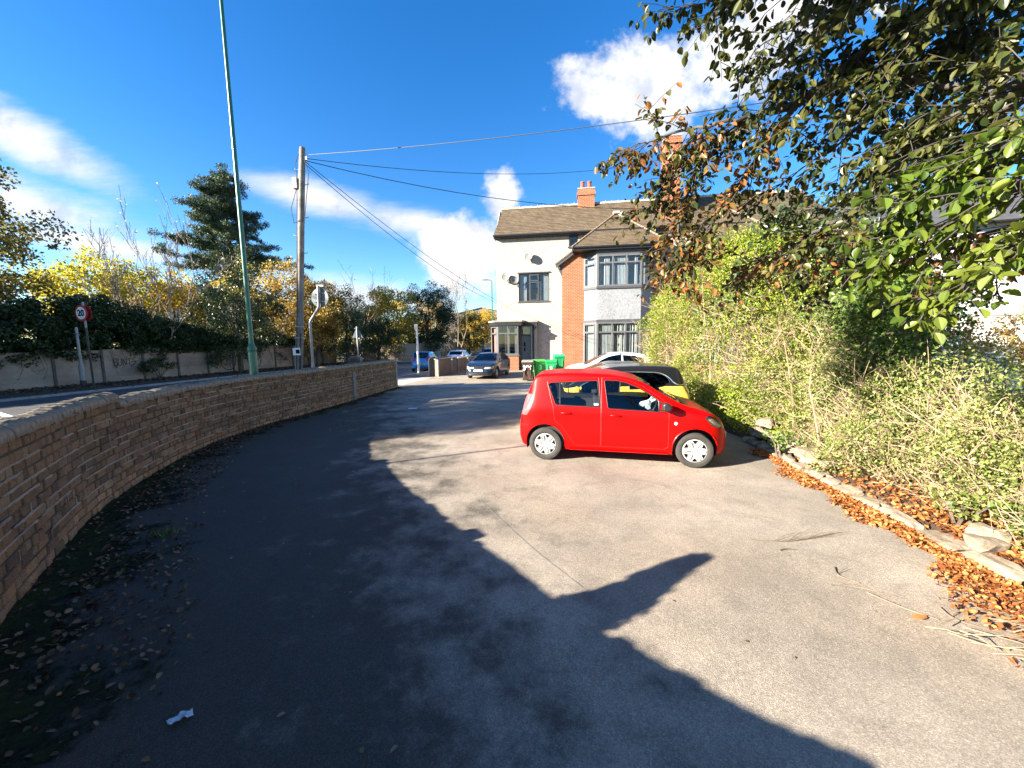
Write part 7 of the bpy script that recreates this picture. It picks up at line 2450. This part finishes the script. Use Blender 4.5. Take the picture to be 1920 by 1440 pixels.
# unseen upper crown; clumps added sunward shade the leaves below it
cl = np.concatenate([ell_clumps(150, (3.4, 3.2, 2.0), (-1.4, .6, 6.9), .2, -.9), ell_clumps(110, (1.5, 1.3, .8), (-5.0, .5, 5.7), .1, -.9)])
pp = clumped(cl, [.55] * len(cl), 330, .8)
leaves('crown_and_shade_clumps', pp, .085 * rng.uniform(.7, 1.2, len(pp)), M_bl_d, beech, 'diamond')

# ================================================================== LEAF LITTER, TWIGS, SCRAPS
M_lit = leaf_mat('fallen orange leaves', [(.08, .032, .013), (.19, .058, .016), (.30, .092, .02), (.37, .125, .028), (.43, .19, .06)], .2, .7, 2.0)
M_litd = leaf_mat('damp brown leaves', [(.035, .022, .014), (.06, .036, .02), (.10, .058, .03), (.17, .10, .05)], .12, .6, 2.0)
M_litp = leaf_mat('pale dry leaves', [(.20, .16, .09), (.30, .25, .14), (.26, .14, .05)], .2, .7)


def litter(name, pts, size, mat, z0=.012, pile=.03, tilt=.45):
    n = len(pts); pts = np.array(pts)
    nr = np.stack([rng.normal(0, tilt, n), rng.normal(0, tilt, n), np.ones(n)], 1); nr /= np.linalg.norm(nr, axis=1, keepdims=True)
    a = rng.normal(size=(n, 3)); a[:, 2] *= .2; a -= nr * (a * nr).sum(1, keepdims=True); a /= np.linalg.norm(a, axis=1, keepdims=True)
    z = z0 + rng.uniform(0, pile, n) + size * tilt * .18
    C_ = np.column_stack([pts[:, 0], pts[:, 1], z + (pts[:, 2] if pts.shape[1] > 2 else 0)])
    o = leaves(name, C_, size * rng.uniform(.6, 1.3, n), mat, None, 'oval', (a, np.cross(nr, a), nr))
    return o


band = []
for i in range(14000):
    s = random.uniform(.8, L_ - .05); p, t = ep_at(s)
    wd = float(np.interp(p.y, [1.2, 1.9, 2.5, 3.1, 3.8, 4.6, 5.4, 6.2], [1.3, 1.1, .80, .32, .28, .30, .28, .16]))
    q = abs(random.gauss(0, .48)); 
    if q > 1.0: continue
    wob = .10 * math.sin(5 * p.y) + .06 * math.sin(13 * p.y)
    band.append((p.x - .10 - (wd + wob) * q, p.y + random.gauss(0, .03)))
litter('fallen_leaves', band, .038, M_lit, pile=.04, tilt=.75)
bk = []
for _ in range(8200):
    p, t = ep_at(L_ - abs(random.gauss(0, 1.7)) - .05 if random.random() < .8 else random.uniform(1.5, L_ - .05)) if True else 0; dx = .07 + abs(random.gauss(0, .5))
    bk.append((p.x + dx, p.y, float(np.interp(dx, [.07, .15, .3, .65, 1.6], [.05, .09, .13, .17, .22]))))
litter('bank_leaves', bk, .045, M_lit, z0=.02, pile=.04, tilt=.7)
stem_b = MB()
for i in range(110):            # bundle of dry stalks in the near corner
    x, y = random.uniform(2.75, 3.9), random.uniform(1.7, 2.45); a = random.gauss(-.45, .35); L = random.uniform(.15, .5)
    stem_b.tube([(x, y, .03 + random.uniform(0, .05)), (x + math.cos(a) * L * .5, y + math.sin(a) * L * .5, .05 + random.uniform(0, .05)), (x + math.cos(a) * L, y + math.sin(a) * L, .03 + random.uniform(0, .04))], [.004, .0035, .002], 4, cap=False)
o = stem_b.build('dry_stalks', M_twig); o['kind'] = 'stuff'

# dirt, moss and damp leaves along the foot of the wall
def moss_mat():
    m, nd, lk, bs = new_mat('mossy dirt')
    n1 = noise(nd, lk, 2.2, 6, .65); n2 = noise(nd, lk, 30, 5, .7)
    col = ramp(nd, lk, n1, [(.35, (.018, .016, .012)), (.52, (.03, .036, .014)), (.68, (.045, .055, .016))])
    col = mix_rgb(nd, lk, .7, col, ramp(nd, lk, n2, [(.3, .5), (.7, 1.4)]), 'MULTIPLY')
    lk.new(col, bs.inputs['Base Color']); bs.inputs['Roughness'].default_value = 1.0; bs.inputs['Specular IOR Level'].default_value = .1
    bump(nd, lk, n2, bs, 1.0, .02)
    return m


pr = []
for s in np.linspace(.6, WLEN, 170):
    p, t, n = wall_at(s)
    w = float(np.interp(s, [0, 3, 6, 8, 10, 13, 16, WLEN], [.5, .62, .62, .55, .50, .42, .40, .30])) * (1 + .28 * math.sin(3.1 * s) + .22 * math.sin(7.3 * s + 1) + .15 * math.sin(17 * s))
    pr.append((p, n, max(.08, w)))
vs_, fs_, dd_ = [], [], []
NA = 9
for p, n, w in pr:
    for k in range(NA):
        q = p + n * (-.01 + 1.35 * w * k / (NA - 1)); vs_.append((q.x, q.y, .012)); dd_.append(k / (NA - 1))
for i in range(len(pr) - 1):
    for k in range(NA - 1): fs_.append((i * NA + k, i * NA + k + 1, (i + 1) * NA + k + 1, (i + 1) * NA + k))
me = np_mesh('moss_strip', vs_, fs_)
at_ = me.attributes.new('reach', 'FLOAT', 'POINT'); at_.data.foreach_set('value', np.array(dd_, dtype=np.float32))
mm_ = moss_mat(); nd, lk = mm_.node_tree.nodes, mm_.node_tree.links
a_ = N(nd, 'ShaderNodeAttribute'); a_.attribute_name = 'reach'
q1 = noise(nd, lk, 5.5, 8, .75)
q2 = N(nd, 'ShaderNodeMath', operation='MULTIPLY_ADD'); lk.new(q1, q2.inputs[0]); q2.inputs[1].default_value = 2.2; lk.new(a_.outputs['Fac'], q2.inputs[2])
q3 = N(nd, 'ShaderNodeMapRange', interpolation_type='SMOOTHSTEP'); lk.new(q2.outputs[0], q3.inputs[0]); q3.inputs[1].default_value = 1.45; q3.inputs[2].default_value = 1.95; q3.inputs[3].default_value = 1; q3.inputs[4].default_value = 0
lk.new(q3.outputs[0], nd['Principled BSDF'].inputs['Alpha'])
link('moss_strip', me, None, mm_)['kind'] = 'stuff'
wl = []
def near_wall(n_, s0, s1, d0, d1):
    for _ in range(n_):
        s = random.uniform(s0, s1); p, t, n = wall_at(s); q = p + n * (d0 + (d1 - d0) * random.random() ** 1.6); wl.append((q.x, q.y))
near_wall(700, 2.2, 9, .03, 1.0); near_wall(500, 6.0, 8.0, .25, 1.0); near_wall(850, 8.6, 10.2, .05, .62); near_wall(500, 10.3, 12.3, .04, .4); near_wall(300, 12, 19, .03, .35); near_wall(500, 2.8, 5.2, .35, 1.1)
litter('damp_leaves', wl, .045, M_litd, z0=.014, pile=.02, tilt=.6)
sc = [(random.uniform(-4.2, -.2), random.uniform(1.4, 6.5)) for _ in range(60)]
litter('scattered_leaves', sc, .038, M_litp, z0=.012, pile=.004, tilt=.2)
wl = []; near_wall(130, 2.5, 9.5, .05, 1.1); litter('pale_leaves', wl, .045, M_litp, z0=.03, pile=.02)
sc = [(random.uniform(-1.5, 4.0), random.uniform(2.0, 9.5)) for _ in range(70)]
litter('leaf_crumbs', sc, .022, M_litd, z0=.01, pile=.002, tilt=.2)
vl = []
for _ in range(5200):
    s = random.uniform(2, FS[-1] - 4); p, t, n = fence_at(s); q = p + n * (.1 + abs(random.gauss(0, 1.35))); vl.append((q.x, q.y))
litter('verge_leaves', vl, .13, M_litd, z0=-.01, pile=.03)

o = MB().tube([(-.45, 4.75, .007), (-.1, 4.05, .007), (.22, 3.45, .007), (.55, 2.92, .007)], .0032, 4, cap=False).build('tarmac_joint', M_pave); o['kind'] = 'structure'
# the few scraps that stand out by themselves
def crumple(name, loc, sx, sy, mat, label, cat):
    b = MB(); n_ = 7; vs = []
    for i in range(n_):
        for j in range(n_):
            vs.append(((i / (n_ - 1) - .5) * sx + random.gauss(0, sx * .03), (j / (n_ - 1) - .5) * sy + random.gauss(0, sy * .04), .012 + abs(random.gauss(0, .014))))
    b.add(vs, [(i * n_ + j, (i + 1) * n_ + j, (i + 1) * n_ + j + 1, i * n_ + j + 1) for i in range(n_ - 1) for j in range(n_ - 1)])
    o = b.build(name, mat); o.location = loc; o.rotation_euler = (0, 0, .6); return tag(o, label, cat)
M_paper = simple('white paper', (.62, .66, .74), .7, var=.1)
crumple('crumpled_paper', (-1.80, 1.85, .006), .10, .045, M_paper, 'small crumpled white tissue on the dark shaded tarmac', 'litter')
o = MB().box(-.13, .13, -.08, .08, .008, .012).build('paper_card', M_paper); o.location = (-3.05, 11.6, .004); tag(o, 'flat white card lying on the shaded tarmac beyond the wall curve', 'litter')
o = MB().add([(.0, 0, .012), (.05, -.03, .02), (.11, -.01, .015), (.13, .012, .02), (.07, .035, .016)], [(0, 1, 2, 3, 4)]).build('fallen_leaf', M_lit); o.location = (2.80, 2.52, .004); tag(o, 'single bright orange leaf lying on the sunlit tarmac beside a twig', 'leaf')
for i, (pts_, r_, lb_) in enumerate((
    ([(2.75, 2.80), (2.86, 2.62), (2.98, 2.50)], .006, 'dark straight twig beside the single orange leaf'),
    ([(2.35, 3.62), (2.7, 3.58), (3.05, 3.66), (3.35, 3.74)], .005, 'long pale forked twig on the sunlit tarmac'),
    ([(2.78, 3.14), (2.72, 3.02), (2.80, 2.92)], .006, 'small dark hooked twig in the middle of the sunlit tarmac'),
    ([(3.12, 2.62), (3.1, 2.50), (3.22, 2.40), (3.36, 2.36)], .007, 'dark crooked twig at the edge of the orange leaves'),
    ([(2.55, 2.9), (2.75, 2.86), (2.95, 2.72)], .004, 'thin curved twig left of the dark straight twig'),
    ([(2.50, 3.42), (2.58, 3.44), (2.66, 3.43)], .008, 'short dark stick below the long forked twig'))):
    b = MB(); P_ = catmull([(x, y, .014) for x, y in pts_], 5); b.tube(P_, [r_ * (1 - .6 * k / len(P_)) for k in range(len(P_))], 6)
    if i == 1:
        for k in range(7):
            q = P_[3 + k]; a = random.uniform(-.3, .6); b.tube([q, q + Vector((math.cos(a) * .2, math.sin(a) * .2, .02)), q + Vector((math.cos(a) * .42, math.sin(a) * .36, .01))], [.003, .0025, .0015], 4)
    if i in (2, 3): q = P_[4]; b.tube([q, q + Vector((.14, .06, .02))], [.003, .0015], 4)
    o = b.build('twig', M_twigd); tag(o, lb_, 'twig', 'twigs lying on the tarmac')
gt = []
for x, y in ((-3.70, 3.85), (-4.0, 9.2), (-5.1, 11.4)):
    for _ in range(26 if y < 5 else 40): gt.append((x + random.gauss(0, .06 if y < 5 else .3), y + random.gauss(0, .05 if y < 5 else .5), .01))
nr = rand_frames(len(gt)); d_ = np.column_stack([rng.normal(0, .5, len(gt)), rng.normal(0, .5, len(gt)), np.ones(len(gt))]); d_ /= np.linalg.norm(d_, axis=1, keepdims=True)
b_ = np.cross(d_, nr[2]); b_ /= np.linalg.norm(b_, axis=1, keepdims=True)
leaves('grass', np.array(gt), .09, M_laurel, None, 'diamond', (d_, b_, np.cross(d_, b_)), aspect=.16)
